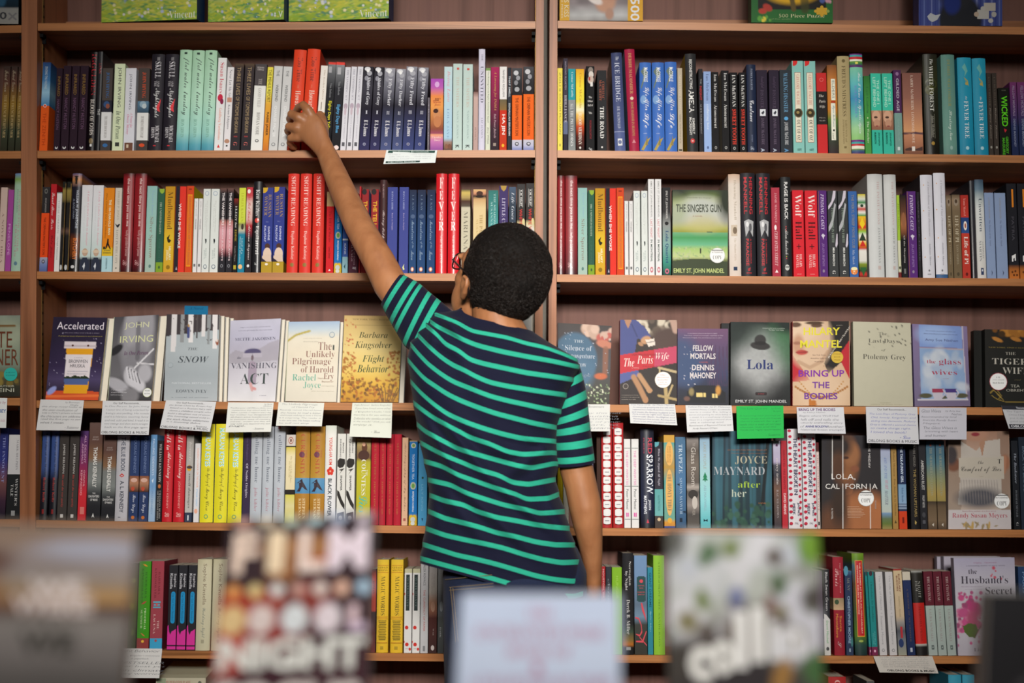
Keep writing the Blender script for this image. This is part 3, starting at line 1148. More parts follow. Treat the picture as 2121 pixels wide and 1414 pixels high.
def tshirt():
    t = PB()
    rows = []
    neck0 = [(953, 636), (962, 648), (985, 658), (1020, 666), (1060, 675), (1088, 681), (1104, 686)]
    neck1 = [(946, 642), (958, 657), (985, 669), (1020, 678), (1060, 687), (1098, 693), (1116, 695)]
    rows.append((ring(neck0, -.405, .058, .0, 0), NAVY))
    rows.append((ring(neck1, -.408, .068, .005, 0), NAVY))
    prev = neck1
    for k, s in enumerate(STR):
        f = k / 16.0
        yc = -.412 + .012 * min(1, f * 2)
        hd = .105 + .01 * math.sin(PI * f)
        fw = .035 * max(0, 1 - f * 2.2)
        if k == 0:
            hd = .095
            m_ = mid(neck1, s)
            rows.append((ring(m_, -.41, .085, .02, .3), NAVY))
        hw = 4.0 if k == 0 else 4.9
        if 1 <= k <= 8:
            s = s + [(s[-1][0] + 11, s[-1][1] + 2)]
        top, bot = sh(s, -hw), sh(s, hw)
        if k:
            m1 = mid(prev, top)
            for q_ in (mid(prev, m1), m1, mid(m1, top)):
                rows.append((ring(q_, yc, hd, fw), NAVY))
        rows.append((ring(top, yc, hd, fw), NAVY))
        rows.append((ring(s, yc, hd, fw), TEAL))
        rows.append((ring(bot, yc, hd, fw), TEAL))
        prev = bot
    rows.append((ring(sh(STR[-1], 11), -.40, .106, 0), NAVY))
    n = NB_ + NF_
    for (a_, _), (b_, c) in zip(rows[:-1], rows[1:]):
        t.add(np.concatenate([a_, b_]), [(j, (j + 1) % n, n + (j + 1) % n, n + j) for j in range(n)], c)

    # sleeves: rings given by the two silhouette points in the photograph
    def sleeve(sec, n=28):
        prs = []
        for (tx, ty, bx, by, y, bd, c) in sec:
            a_, b_ = P(tx, ty, y), P(bx, by, y)
            ce, ax = (a_ + b_) / 2, (a_ - b_) / 2
            an = np.linspace(0, 2 * PI, n, endpoint=False)
            dp = np.array([0, -1.0, 0]) * bd
            prs.append((ce + np.outer(np.cos(an), ax) + np.outer(np.sin(an), dp), c))
        for (a_, _), (b_, c) in zip(prs[:-1], prs[1:]):
            t.add(np.concatenate([a_, b_]), [(j, (j + 1) % n, n + (j + 1) % n, n + j) for j in range(n)], c)
    N_, T_ = NAVY, TEAL
    KEY = [(832, 566, 789, 632, -.322, .044), (868, 585, 814, 678, -.344, .047), (892, 606, 838, 718, -.36, .048), (917, 626, 858, 733, -.376, .05), (950, 655, 905, 750, -.40, .045)]
    sec, last = [], -1
    for t_, c_ in ((0, N_), (.08, N_), (.16, N_), (.26, T_), (.36, T_), (.54, N_), (.72, N_), (.81, T_), (.9, T_), (1.12, N_), (1.21, T_), (1.3, T_), (1.55, N_), (1.85, N_), (1.97, T_), (2.1, T_), (2.32, N_), (2.55, N_), (2.67, T_), (2.8, T_), (3.3, N_), (4, N_)):
        sec.append(tuple(float(np.interp(t_, range(5), [k_[m_] for k_ in KEY])) for m_ in range(6)) + (c_,))
    sleeve(sec)
    sleeve([(1124, 772, 1176, 752, -.40, .03, N_), (1146, 774, 1193, 752, -.402, .042, N_), (1153, 782, 1201, 757, -.403, .048, N_), (1156, 794, 1205, 770, -.404, .052, N_), (1155, 807, 1209, 784, -.404, .053, T_),
            (1150, 836, 1214, 807, -.405, .054, N_), (1148, 850, 1217, 823, -.406, .054, T_), (1145, 868, 1218.5, 841, -.406, .054, N_), (1144, 882, 1220, 856, -.407, .054, T_),
            (1144.5, 888, 1222, 872, -.407, .054, N_), (1145, 902, 1223.5, 888, -.408, .0535, T_), (1145.5, 916, 1226, 906, -.408, .053, N_), (1146.5, 930, 1228, 921, -.409, .053, T_),
            (1148, 947, 1230.5, 938, -.41, .052, N_), (1149, 960, 1232, 952, -.41, .052, T_), (1150, 966, 1232.5, 957, -.41, .0515, N_)])
    o = t.build('tshirt', M_TEE, person, True)
    import bmesh
    bm = bmesh.new()
    bm.from_mesh(o.data)
    bmesh.ops.remove_doubles(bm, verts=bm.verts, dist=1e-5)
    bm.to_mesh(o.data)
    bm.free()
    su = o.modifiers.new('subdivision', 'SUBSURF')
    su.levels = su.render_levels = 1
    o['label'] = 'navy short-sleeved T-shirt with turquoise stripes'


tshirt()


# ---- jeans and shoes
def jeans():
    j = PB()
    chain(j, [(1066, 1185, -.40, 150, 108), (1066, 1215, -.40, 149, 110), (1067, 1300, -.40, 150, 116), (1068, 1400, -.40, 148, 118), (1068, 1490, -.40, 142, 112)], n=40)
    for s in (-1, 1):
        x = 1068 + s * 68
        chain(j, [(x, 1330, -.40, 80, 108), (x, 1480, -.40, 80, 96), (x + s * 4, 1620, -.40, 68, 78), (x + s * 8, 1760, -.40, 58, 64), (x + s * 10, 1900, -.41, 52, 58), (x + s * 12, 2060, -.42, 47, 52), (x + s * 12, 2195, -.42, 46, 54)], n=26)
    o = fused(j, 'jeans', M_DENIM, person, .006, 6)
    at = o.data.color_attributes.new('Col', 'FLOAT_COLOR', 'CORNER')
    c = lin('1e2740')
    at.data.foreach_set('color', [c[0], c[1], c[2], 1.0] * len(at.data))
    o['label'] = 'dark blue jeans'
    # pocket with tan stitching
    def hip(px, py, off):
        k = max(-.995, min(.995, (px - 1067) / 151))
        return P(px, py, -.40 - px2m(115, -.4) * math.sqrt(1 - k * k) - off)
    p = PB()
    g = []
    us, vs = np.linspace(0, 1, 12), np.linspace(0, 1, 10)
    for v in vs:
        for u in us:
            g.append(hip(931 + u * 92 + v * 10, 1212 - u * 8 + v * 118 + (0 if v < .9 else 14 * (1 - abs(2 * u - 1))), .0035))
    p.add(np.array(g), [(r * 12 + q, r * 12 + q + 1, (r + 1) * 12 + q + 1, (r + 1) * 12 + q) for r in range(9) for q in range(11)], '222b46')
    st = []
    for ln in ([(931, 1216), (1023, 1208)], [(931, 1222), (1023, 1214)], [(933, 1216), (938, 1270), (944, 1335)], [(938, 1218), (943, 1270), (949, 1335)], [(922, 1200), (1020, 1190)]):
        q = []
        for (x0, y0), (x1, y1) in zip(ln[:-1], ln[1:]):
            m = int(math.hypot(x1 - x0, y1 - y0) / 4)
            q += [(x0 + (x1 - x0) * k / m, y0 + (y1 - y0) * k / m, x0 + (x1 - x0) * (k + .6) / m, y0 + (y1 - y0) * (k + .6) / m) for k in range(m)]
        st += q
    po = p.build('back_pocket', M_DENIM, o, True)
    for (x0, y0, x1, y1) in st:
        pass
    sm = PB()
    for (x0, y0, x1, y1) in st:
        tube(sm, [hip(x0, y0, .0045), hip(x1, y1, .0045)], [.0006, .0006], '8a744c', 5)
    sm.build('stitching', M_DENIM, po)
    for s in (-1, 1):
        x = 1068 + s * 80
        f = PB()
        c_ = P(x, 2200, -.40)
        cx = c_[0]
        tube(f, [(cx, -.47, .05), (cx, -.43, .055), (cx, -.36, .05), (cx + s * .006, -.28, .036), (cx + s * .008, -.2, .03)], [(.036, .045), (.042, .05), (.044, .046), (.048, .034), (.04, .027)], 'd0d0d0', 18, hint=(0, 0, 1))
        so = f.build('shoe', M_BLACK, person, True)
        so2 = PB()
        out = [(cx + math.cos(a_) * .047, -.335 + math.sin(a_) * .155) for a_ in np.linspace(0, 2 * PI, 28, endpoint=False)]
        so2.add(np.array([(a_, b_, .001) for a_, b_ in out] + [(a_, b_, .022) for a_, b_ in out]), [tuple(range(28))[::-1], tuple(range(28, 56))] + [(k, (k + 1) % 28, 28 + (k + 1) % 28, 28 + k) for k in range(28)], 'd8d8d4')
        so2.build('sole', M_MATTE, so)


jeans()
# ================================================================== BOOKS SHOWN FACE OUT
FACEG = 'face-out books on the shelf of note cards'


def face(corners, lean, thick, art, ops, look, spine='888888', gloss=True, stickers=(), hard=False, copies=0, cdx=9, cdy=0, group=FACEG, yf=0.006, back='888888', copylook=None, copy_edge='d8d0c0'):
    q = settle(fq(corners, lean, yf), thick)
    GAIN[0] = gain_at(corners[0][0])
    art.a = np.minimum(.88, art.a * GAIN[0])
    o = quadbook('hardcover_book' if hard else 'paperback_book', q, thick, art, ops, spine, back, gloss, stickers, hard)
    tag(o, look, 'book', group)
    NB[0] += 1
    _, nrm = bil(q)
    for k in range(copies):
        off = -nrm * (thick + 0.0012) * (k + 1)
        q2 = [p + off + np.array([cdx * S * (k + 1), 0, cdy * S * (k + 1)]) for p in q]
        q2 = settle(q2, thick)
        b2 = Art(4, 6, (0, copy_edge), (1, copy_edge))
        o2 = quadbook('paperback_book', q2, thick, b2, [], spine, back, gloss)
        tag(o2, '%s copy standing behind the %s' % (ORD[k], copylook), 'book', group)
        NB[0] += 1
    GAIN[0] = 1.0


# far left: half a cover
a = Art(60, 90, (0, '7a8478'), (.12, '8a907c'), (.3, '8c937f'), (.62, '6e7a6c'), (.72, '54503a'), (.82, '3a3a2c'), (1, '26241e'))
a.noise(7, 9, .15, 3).line([(.0, .13), (.9, .13)], .02, '6a4a24').spots(40, .05, ['6a5a2c', '4a4028', '7a6a34'], (0, .7, 1, .85), 5)
face([(-74, 657), (42, 656), (41, 824), (-76, 825)], .03, .022, a, [H('KITE', .2, .4, '5e3220', 'n', .38, .86), H('RUNNER', .42, .62, '5e3220', 'n', .08, .97), H('A NOVEL BY THE AUTHOR', .86, .885, 'a8a898', 'n', .1, .9), H('HOSSEINI', .9, .945, 'b0b0a0', 'n', .2, .9)],
     'greenish paperback with brown capitals cut off at the left photo edge', stickers=[(.84, .73, .12, '2a9d92', [H('NEW', .7, .715, '1c6a64', 'n', .76, .92), H('COVER', .735, .75, '1c6a64', 'n', .76, .92)], 'round teal sticker')])
# A
a = Art(66, 96, (0, '231a30'), (.3, '241c34'), (.6, '302444'), (.75, '453a5c'), (.87, '30263c'), (1, '30263c'))
a.noise(5, 6, .12, 2).spots(60, .006, ['8a80a0', 'b0a8c0'], (0, .2, 1, .85), 4)
a.poly([(0, .9), (.6, .885), (1, .9), (1, 1.01), (0, 1.01)], 'c04a24').line([(0, .96), (1, .945)], .02, 'd86a34').ell(.1, .89, .1, .035, '8a92c8', .3, -.7)
a.poly([(.3, .38), (.8, .38), (.77, .92), (.33, .92)], 'e0981c').poly([(.25, .3), (.84, .3), (.84, .385), (.25, .385)], 'cfc4c8').line([(.26, .35), (.84, .35)], .012, 'b8aab0')
a.poly([(.3, .455), (.79, .455), (.775, .73), (.315, .73)], 'd6cdd0').poly([(.315, .735), (.775, .735), (.77, .82), (.32, .82)], '4a5c8c').poly([(.315, .73), (.36, .71), (.42, .725), (.5, .7), (.6, .72), (.7, .705), (.775, .73), (.775, .75), (.315, .75)], '24301c')
face([(111.5, 656.5), (222.5, 658), (204, 829), (94, 828)], .035, .018, a, [H('Accelerated', .06, .15, 'd8cfd8', 'n', .08, .95), H('In this smart debut novel a family is drawn', .185, .2, '9a90a4', 'n', .2, .88), H('A gripping story of pressure and childhood', .225, .24, 'a8984a', 'n', .12, .94), H('a novel by', .485, .5, '7a7480', 'n', .46, .62), H('BRONWEN', .515, .555, '4a464e', 'n', .37, .72), H('HRUSKA', .57, .61, '4a464e', 'n', .4, .68), H('take two tablets every morning with food', .65, .665, '7a7c98', 'n', .36, .74), H('may cause drowsiness and worry', .68, .695, '7a7c98', 'n', .36, .72), E(.41, .345, .02, .012, '5a3a34'), E(.7, .345, .02, .012, '5a3a34')],
     'purple-black paperback with an orange pill bottle on its cover', spine='241a30', copies=1, cdx=11, copylook='pill bottle cover')
# B
a = Art(66, 96, (0, '47454a'), (.4, '5c5a5e'), (.7, '646266'), (.86, '4a484c'), (1, '353437'))
a.ell(.55, .3, .36, .36, '8c8a90', .5).ell(.42, .1, .18, .24, '9a989e', .5).ell(.72, .12, .2, .26, '929096', .5).ell(.58, .58, .3, .22, '7c7a80', .5).line([(.56, .1), (.6, .5)], .05, '5c5a60', .7)
a.ell(.1, .4, .16, .05, '242327', .3, -.5).line([(.95, .4), (.55, .62)], .015, 'd0ced2').line([(.98, .58), (.6, .56)], .012, 'c8c6ca')
a.ell(.2, .82, .28, .07, 'a4a2a8', .3, .35).ell(.48, .72, .18, .1, 'b4b2b8', .35, .9).ell(.62, .78, .24, .09, 'c0bec4', .35, .6)
for k in range(4):
    a.line([(.38 + k * .07, .62 + .02 * k), (.44 + k * .08, .74 + .02 * k)], .03, 'c4c2c8').line([(.41 + k * .07, .62 + .02 * k), (.47 + k * .08, .74 + .02 * k)], .012, '4a484c')
a.ell(.8, .68, .16, .1, 'a8a6ac', .4, .8).ell(.5, .95, .2, .1, '7a787c', .4)
face([(237, 656), (329, 651), (313, 828.5), (223.5, 828)], .035, .018, a, [H('JOHN', .075, .16, 'c8c8a4', 'n', .25, .8), H('IRVING', .235, .315, 'c8ca9c', 'n', .17, .92), H('In One Person', .415, .465, '5a3456', 'i', .28, .84), H('A profound novel', .87, .885, 'c8c6ca', 'n', .06, .4), H('of desire and identity', .9, .915, 'c8c6ca', 'n', .06, .42), H('bold and moving', .93, .945, 'c8c6ca', 'n', .06, .34)],
     'black and white photographic paperback showing hands behind a back', spine='cfd8b8', stickers=[(.9, .91, .1, 'c8d0a0', [H('SIGNED', .88, .895, '3a4a34', 'n', .84, .96), H('EDITION', .915, .93, '3a4a34', 'n', .84, .96)], 'round pale green sticker')], copies=1, cdx=13, copylook='photographic hands cover')
# C
a = Art(70, 100, (0, '9aa3a8'), (.4, 'a4acb0'), (.7, '9aa1a6'), (1, 'a8aeb2'))
a.poly([(0, 0), (1, 0), (1, .17), (0, .255)], '3a3336')
for x, w_, b_, c_ in ((.14, .05, .44, 'd0cccc'), (.3, .035, .33, '8a8c8e'), (.46, .05, .33, 'd6d2d2'), (.58, .02, .28, '4a4446'), (.7, .035, .26, 'd0cccc'), (.8, .03, .35, '868a8c'), (.92, .05, .4, 'd6d2d2')):
    a.poly([(x - w_, 0), (x + w_, 0), (x + w_ * .9, b_), (x - w_ * .9, b_)], c_)
a.spots(26, .02, ['4a4446', '5a5456'], (.1, .02, .96, .3), 8, .3, .3).line([(.42, .15), (.42, .26)], .025, '3a4478').ell(.42, .13, .02, .02, 'b08a50').ell(.97, .32, .03, .035, '8a4a30').ell(.96, .3, .015, .02, 'd8ccc4')
face([(346, 652), (455, 653), (450, 832), (339.5, 831)], .03, .02, a, [H('THE', .385, .415, '4a4e54', 'i', .42, .6), H('SNOW', .485, .56, '3a4046', 'i', .24, .82), H('NATIONAL BESTSELLER', .785, .805, 'c8ccd0', 'n', .14, .88), H('EOWYN IVEY', .87, .905, '50565c', 's', .22, .8), H('a novel of winter', .955, .965, '7a8088', 'n', .14, .84), E(.1, .59, .05, .03, '8c949a'), E(.1, .59, .042, .025, 'a0a8ad')],
     'pale grey paperback with birch trunks on its cover', spine='3a3336', copies=3, cdx=6, copylook='birch trunk cover')
# D
a = Art(64, 96, (0, 'b6b4c4'), (.2, 'b0aec0'), (.35, 'aca8b8'), (.5, 'b2aeb8'), (.75, 'c4c0c8'), (1, 'd4d2d4'))
a.poly([(0, .42), (.12, .37), (.3, .4), (.4, .38), (.6, .36), (.8, .29), (1, .25), (1, .5), (.7, .52), (0, .54)], '9a949e', .75).noise(6, 8, .06, 4)
a.ell(.47, .4, .17, .045, '4c4668', .2).poly([(.28, .41), (.66, .41), (.66, .46), (.28, .46)], 'aaa4b0').line([(.46, .4), (.47, .5)], .006, '4a4654')
a.ell(.47, .47, .03, .03, '6a5a62').poly([(.4, .53), (.46, .5), (.55, .53), (.58, .68), (.57, .8), (.41, .8), (.4, .68)], '9a8c9c').line([(.46, .79), (.5, .86)], .03, 'c89a98').line([(.52, .84), (.56, .85)], .025, 'c88a88')
face([(478, 666), (582, 661.5), (570, 833.5), (472, 832.5)], .03, .018, a, [H('Imagine a tiny island, where only three men live', .085, .1, '6a687a', 'n', .2, .8), H('and one girl waits for the next boat', .125, .14, '6a687a', 'n', .16, .84), H('METTE JAKOBSEN', .22, .26, '44425a', 's', .1, .92), H('the', .45, .48, '4a4858', 'i', .16, .24), H('VANISHING', .53, .6, '54525e', 's', .04, .98), H('ACT', .66, .79, '3a4442', 's', .24, .82), H('a novel', .92, .935, '7a788a', 'i', .66, .8)],
     'lilac-grey paperback with an umbrella and a girl on its cover', spine='b0aebc', copies=2, cdx=6, copylook='umbrella cover')
# E
a = Art(64, 96, (0, '9cb0c8'), (.1, 'b8c4cc'), (.2, 'd8d0be'), (.4, 'd8cdb8'), (.7, 'd8d0bf'), (1, 'cfc8b8'))
a.line([(0, .24), (.15, .17), (.3, .14), (.42, .12)], .02, 'b0a050').ell(.9, .33, .02, .035, '2a3430')
face([(598, 668), (704, 666.6), (696.5, 834), (591, 832.5)], .03, .018, a, [H('a charming and moving', .205, .22, 'a8a090', 'n', .3, .66), H('debut from an author', .245, .26, 'a8a090', 'n', .3, .6), H('The', .26, .36, '8a6258', 's', .6, .86), H('Unlikely', .37, .47, '8a6258', 's', .36, .93), H('Pilgrimage', .46, .56, '8a6258', 's', .1, .86), H('of Harold', .56, .64, '8a6258', 's', .28, .92), H('Fry', .65, .74, '8a6258', 's', .73, .93), H('Rachel', .66, .74, '6aa692', 's', .12, .58), H('Joyce', .755, .85, '6aa692', 's', .34, .68), H('National', .7, .72, 'a89080', 'n', .62, .82), H('Bestseller', .74, .76, 'a89080', 'n', .7, .93), H('a book of walking and of letters', .8, .812, 'a8a090', 'n', .7, .94), H('wise and full of grace', .865, .875, 'a8a090', 'n', .5, .94), E(.86, .17, .055, .036, '8a9aa8'), E(.86, .17, .043, .028, 'c8c8c0')],
     'cream paperback with curly brown title and a feather', spine='8a9a6a', copies=1, cdx=5, copylook='curly lettered cover')
# F
a = Art(70, 98, (0, 'c0a064'), (.15, 'cdb06e'), (.4, 'd8c07c'), (.65, 'd8b85c'), (.8, 'd0a030'), (1, 'b8801c'))
a.spots(150, .016, ['8a5a18', 'a8641c', '6a4414'], (0, .72, 1, 1), 11, .4, 1.6).spots(60, .013, ['a06a24', 'b0642a'], (0, .42, .22, .75), 12, .4, 1.6).spots(40, .013, ['a06a24', 'b0642a'], (.78, .42, 1, .75), 13, .4, 1.6).spots(20, .012, ['b8503a', 'b86a3a'], (.02, .05, .2, .35), 14, .4)
for k in range(7):
    a.line([(.72 + .03 * k, 1.0), (.62 + .07 * k, .8 + .02 * (k % 3))], .008, '6a4a20')
face([(714, 655), (834, 656.5), (825, 834.7), (705.5, 834)], .035, .022, a, [H('NEW YORK TIMES BESTSELLER', .035, .055, '7a6434', 's', .14, .9), R(.14, .11, .9, .113, '8a7440'), H('Barbara', .19, .26, '4a4a24', 'i', .26, .76), H('Kingsolver', .3, .4, '4a4a24', 'i', .2, .84), H('Flight', .46, .56, '3a4a24', 'i', .34, .72), H('Behavior', .57, .66, '3a4a24', 'i', .26, .8)],
     'golden paperback with a swarm of butterflies on its cover', spine='b89a58', copies=1, cdx=9, copylook='butterfly cover')
# behind the head
a = Art(20, 30, (0, 'bab8b4'), (1, 'b0aeac'))
face([(985, 640), (1101, 638), (1098, 836), (984, 835.5)], .03, .02, a, [H('a novel', .1, .12, '7a8a84', 'n', .7, .95)], 'pale grey paperback mostly hidden behind the neck', spine='a8a6a4', copies=1, cdx=6, copylook='pale grey cover next to the neck')
# G
a = Art(70, 98, (0, '3a3432'), (.2, '40383a'), (.5, '45464a'), (.8, '3e3c36'), (1, '33342a'))
a.ell(.32, .45, .42, .34, '41617a', .12).ell(.5, .62, .2, .2, '4a6c86', .5, 0, .5).spots(14, .07, ['b89a88', 'c8aa98', '5a4038'], (.45, .0, .8, .14), 3, .4).spots(14, .05, ['c0a090', 'b0544a'], (.75, .05, 1, .2), 6, .4)
a.ell(.88, .24, .16, .05, 'b8745c', .3, .2).line([(.9, .3), (.9, .6)], .05, '8a5a44', .8).ell(.82, .65, .12, .04, 'b8603a', .4).spots(60, .012, ['a8b890', 'c8c8b0', '8aa070'], (.5, .75, 1, 1), 8, .4).spots(50, .006, ['b0b8c8'], (0, .05, 1, .7), 9)
face([(1156, 669), (1267, 675.7), (1262, 837), (1156, 837)], .028, .018, a, [H('THE', .2, .235, 'b4bcc4', 's', .3, .48), H('Silence of', .27, .335, 'b8bec8', 's', .13, .64), H('Bonaventure', .37, .43, 'b8bec8', 's', .12, .7), H('Arrow', .47, .54, 'a8b0ba', 's', .26, .54), H('RITA LEGANSKI', .63, .66, '8a94a0', 's', .3, .62)],
     'dark paperback with a blue disc, half behind the shoulder', spine='2c2828')
# H
a = Art(74, 104, (0, '352a24'), (.5, '2c2320'), (1, '2b2320'))
a.ell(.55, .06, .35, .12, '8a7c6c', .6).spots(18, .06, ['a89a88', '3a3028', 'c8bca8', '5a4c40'], (.3, 0, 1, .16), 21, .4).ell(.85, .25, .3, .16, '4a3630', .4).line([(.93, 0), (.98, .12)], .06, 'b09080')
a.poly([(0, 0), (.28, 0), (.45, .1), (.54, .2), (.46, .26), (.3, .22), (.26, .4), (.22, .5), (0, .52)], '424a80').poly([(.07, 0), (.2, 0), (.14, .11)], 'a87a5c').line([(.2, .05), (.3, .2)], .012, '343a68').ell(.45, .24, .09, .045, 'b88a64', .3, -.4).ell(.36, .29, .05, .02, 'a87c58', .3, .5).poly([(.44, .24), (.6, .22), (.62, .3), (.5, .32)], 'd8ccc0').line([(.46, .27), (.6, .26)], .008, '8a8078')
a.poly([(0, .62), (.3, .58), (.36, .66), (0, .76)], '4c568e').line([(.24, .68), (.34, .8), (.44, .94)], .045, 'a87c58').line([(.34, .66), (.46, .78), (.5, .82)], .04, 'b08660').ell(.45, .95, .05, .04, 'a87a56').ell(.52, .84, .05, .03, 'b08660')
a.line([(.7, .58), (.7, .72)], .012, 'c8b080').line([(.68, .57), (.98, .62)], .02, 'b8a47c').line([(.8, .8), (.82, 1)], .03, 'b09868').line([(.92, .78), (.84, .92)], .016, 'b8a070').line([(.68, .9), (1, .95)], .02, 'a89060')
a.poly([(0, .42), (1, .31), (1, .51), (0, .64)], 'b82430').poly([(.6, .355), (1, .31), (1, .51), (.6, .565)], 'b84468', .7)
sl = []
for i, (t, u0, u1, dv) in enumerate((('The', .07, .25, 0), ('Paris', .3, .58, 0), ('Wife', .62, .86, 0))):
    m_ = (u0 + u1) / 2
    v_ = .53 - .115 * m_
    sl.append(H(t, v_ - .055, v_ + .045, 'e8cfc8', 'i', u0, u1))
face([(1284.7, 662.7), (1402.4, 663.4), (1402, 837), (1283.8, 837.5)], .03, .026, a, sl + [H('A NEW YORK TIMES BESTSELLER', .405, .43, '6a1820', 's', .2, .72), H('A NOVEL', .565, .58, 'd8a8a0', 's', .2, .34), H('PAULA McLAIN', .545, .56, '8a1c28', 's', .4, .74), H('A beautiful portrait of being', .89, .9, 'b0a498', 'n', .03, .32), H('in Paris in the glittering', .915, .925, 'b0a498', 'n', .03, .34), H('twenties as a wife', .94, .95, 'b0a498', 'n', .03, .28), E(.1, .79, .05, .034, '8a8078'), E(.1, .79, .038, .026, '3a302c')],
     'dark paperback with a slanted crimson ribbon title and seated woman', spine='6a1820', stickers=[(.755, .715, .145, 'd8ccbc', [H('The', .65, .665, 'c05a54', 's', .7, .8), H('phenomenal', .678, .695, 'c05a54', 's', .65, .86), H('bestseller', .706, .723, 'c05a54', 's', .66, .85), H('now in', .735, .75, 'c05a54', 's', .69, .82), H('paperback', .762, .777, 'c05a54', 's', .67, .84)], 'round cream sticker with red print')])
# I
a = Art(64, 92, (0, '6a4868'), (.2, '5a4264'), (.4, '463e5e'), (.6, '34385a'), (.75, '242a40'), (.9, '20222e'), (1, '1f1f2a'))
a.ell(.05, .4, .35, .3, '39486c', .7).ell(.2, .55, .3, .2, '35486c', .7)
for k in range(18):
    x_ = .6 + .025 * k
    a.line([(x_, .75), (x_ + .06 * math.sin(k * 2.1), .2 + .02 * (k % 5))], .006, '4a3050', .7)
a.poly([(.18, .83), (.35, .74), (.75, .75), (.95, .84), (.95, .97), (.18, .97)], '15161c').spots(26, .008, ['b8b4c0', 'd8d4d8'], (.1, .2, .35, .75), 5)
for x_, v_ in ((.4, .84), (.46, .84), (.53, .84), (.7, .85), (.76, .85)):
    a.poly([(x_ - .025, v_), (x_ + .025, v_), (x_ + .025, v_ + .06), (x_ - .025, v_ + .06)], 'd8c078')
a.ell(.8, .81, .05, .06, 'c08a40', .6).ell(.27, .83, .05, .05, '8a7a50', .6).ell(.18, .92, .06, .03, '6a4a40', .5)
face([(1404, 680.6), (1508, 681), (1508.6, 839), (1404, 838.5)], .026, .018, a, [H('In one moment of terror the fates are sealed', .055, .07, 'b8a8b8', 'n', .2, .78), H('Two lives ruined are brought together in this', .085, .1, 'b8a8b8', 'n', .12, .9), H('rich novel of tragedy, love, and forgiveness by an author', .115, .13, 'b8a8b8', 'n', .1, .88), H('FELLOW', .22, .295, 'd0c8c8', 'nb', .3, .7), H('MORTALS', .325, .4, 'd0c8c8', 'nb', .25, .75), H('A NOVEL', .435, .45, 'a85a60', 'nb', .42, .6), H('DENNIS', .475, .55, 'd0c8c8', 'nb', .28, .72), H('MAHONEY', .575, .655, 'd0c8c8', 'nb', .24, .76)],
     'purple dusk paperback with lit windows at the foot of its cover', spine='3a3050')
# J
a = Art(70, 100, (0, '141e1c'), (.1, '24402e'), (.22, '4a6654'), (.36, '7c8480'), (.5, '989a9a'), (.64, '8a8c8c'), (.78, '434545'), (.9, '161718'), (1, '101112'))
a.ell(.45, .5, .46, .34, 'a0a1a1', .9, 0, .8).ell(-.05, .5, .16, .7, '2c3433', 1, 0, .7).ell(1.05, .55, .16, .6, '2c3a33', 1, 0, .7).ell(1.0, .22, .3, .35, '3a6a44', .9, 0, .7).ell(0, .05, .4, .3, '16201e', .8, 0, .9).ell(1, .0, .25, .12, '14201c', .8).ell(0, .95, .4, .3, '16181a', .9, 0, .8).ell(1.0, .95, .4, .3, '16181a', .9, 0, .8).noise(30, 40, .08, 2)
a.ell(.5, .285, .17, .05, '2c2a2a', .15, .1).ell(.5, .22, .1, .07, '2e2c2c', .12).ell(.5, .255, .1, .025, '1a1819', .2)
face([(1514, 667.6), (1635, 669), (1637, 840.5), (1513.5, 840)], .028, .022, a, [H('Suspenseful and evocative', .065, .08, 'b0bcb0', 'n', .54, .92), H('The New York Times', .085, .1, 'b0bcb0', 'n', .64, .9), H('Lola', .455, .57, '1e2c64', 'sb', .27, .72), G([(.42, .845), (.6, .845), (.61, .86), (.6, .88), (.42, .88), (.41, .86)], '2a2022'), H('a novel', .853, .87, 'a03a44', 'n', .46, .56), H('EMILY ST. JOHN MANDEL', .935, .98, 'd0d0d0', 'n', .08, .94)],
     'grey-green paperback with a black hat floating on its cover', spine='151719', copies=1, cdx=-16, copylook='black hat cover', copy_edge='1a1b1d')
# K
a = Art(76, 108, (0, 'b89878'), (.3, 'c8a888'), (.6, 'c4a484'), (1, 'c0a080'))
a.poly([(0, .4), (.2, .6), (.3, .7), (0, .72)], 'b0202c').poly([(.62, 0), (1, 0), (1, .4), (.62, .62), (.55, .5), (.66, .25)], '201c1a').poly([(1, .22), (1, .7), (.86, .5), (.8, .42)], 'b0242e')
a.ell(.3, .22, .38, .34, 'ccae92', .35).ell(.2, .1, .3, .14, 'd4b89c', .5).ell(.1, .28, .1, .12, 'b88c70', .6).ell(.42, .05, .1, .025, '5a4030', .3).ell(.38, .02, .16, .02, '4a3424', .4).ell(.05, .04, .1, .03, '5a4030', .4).ell(.08, .26, .07, .02, '9a6a54', .5).ell(.16, .37, .1, .03, 'b0443c', .3).line([(.06, .37), (.26, .365)], .008, '8a2c2a').line([(.1, .48), (.3, .55), (.5, .48), (.62, .36)], .03, 'a88468', .6)
a.ell(.5, .85, .45, .25, 'd0b498', .6, 0, .7)
for k in range(24):
    t_ = k / 23
    a.ell(.05 + .9 * t_, .78 + .12 * math.sin(PI * t_), .022, .014, 'a06a34', .3).ell(.12 + .76 * t_, .72 + .2 * math.sin(PI * t_), .014, .009, 'b07c3c', .3)
    a.ell(.63 + .37 * t_, .38 - .36 * t_ + .05, .009, .006, 'e0d8cc', .3)
a.line([(.3, .93), (.3, 1)], .02, 'b06a28').ell(.36, .955, .05, .02, 'b06a28', .4).ell(.36, .985, .06, .02, 'b06a28', .4)
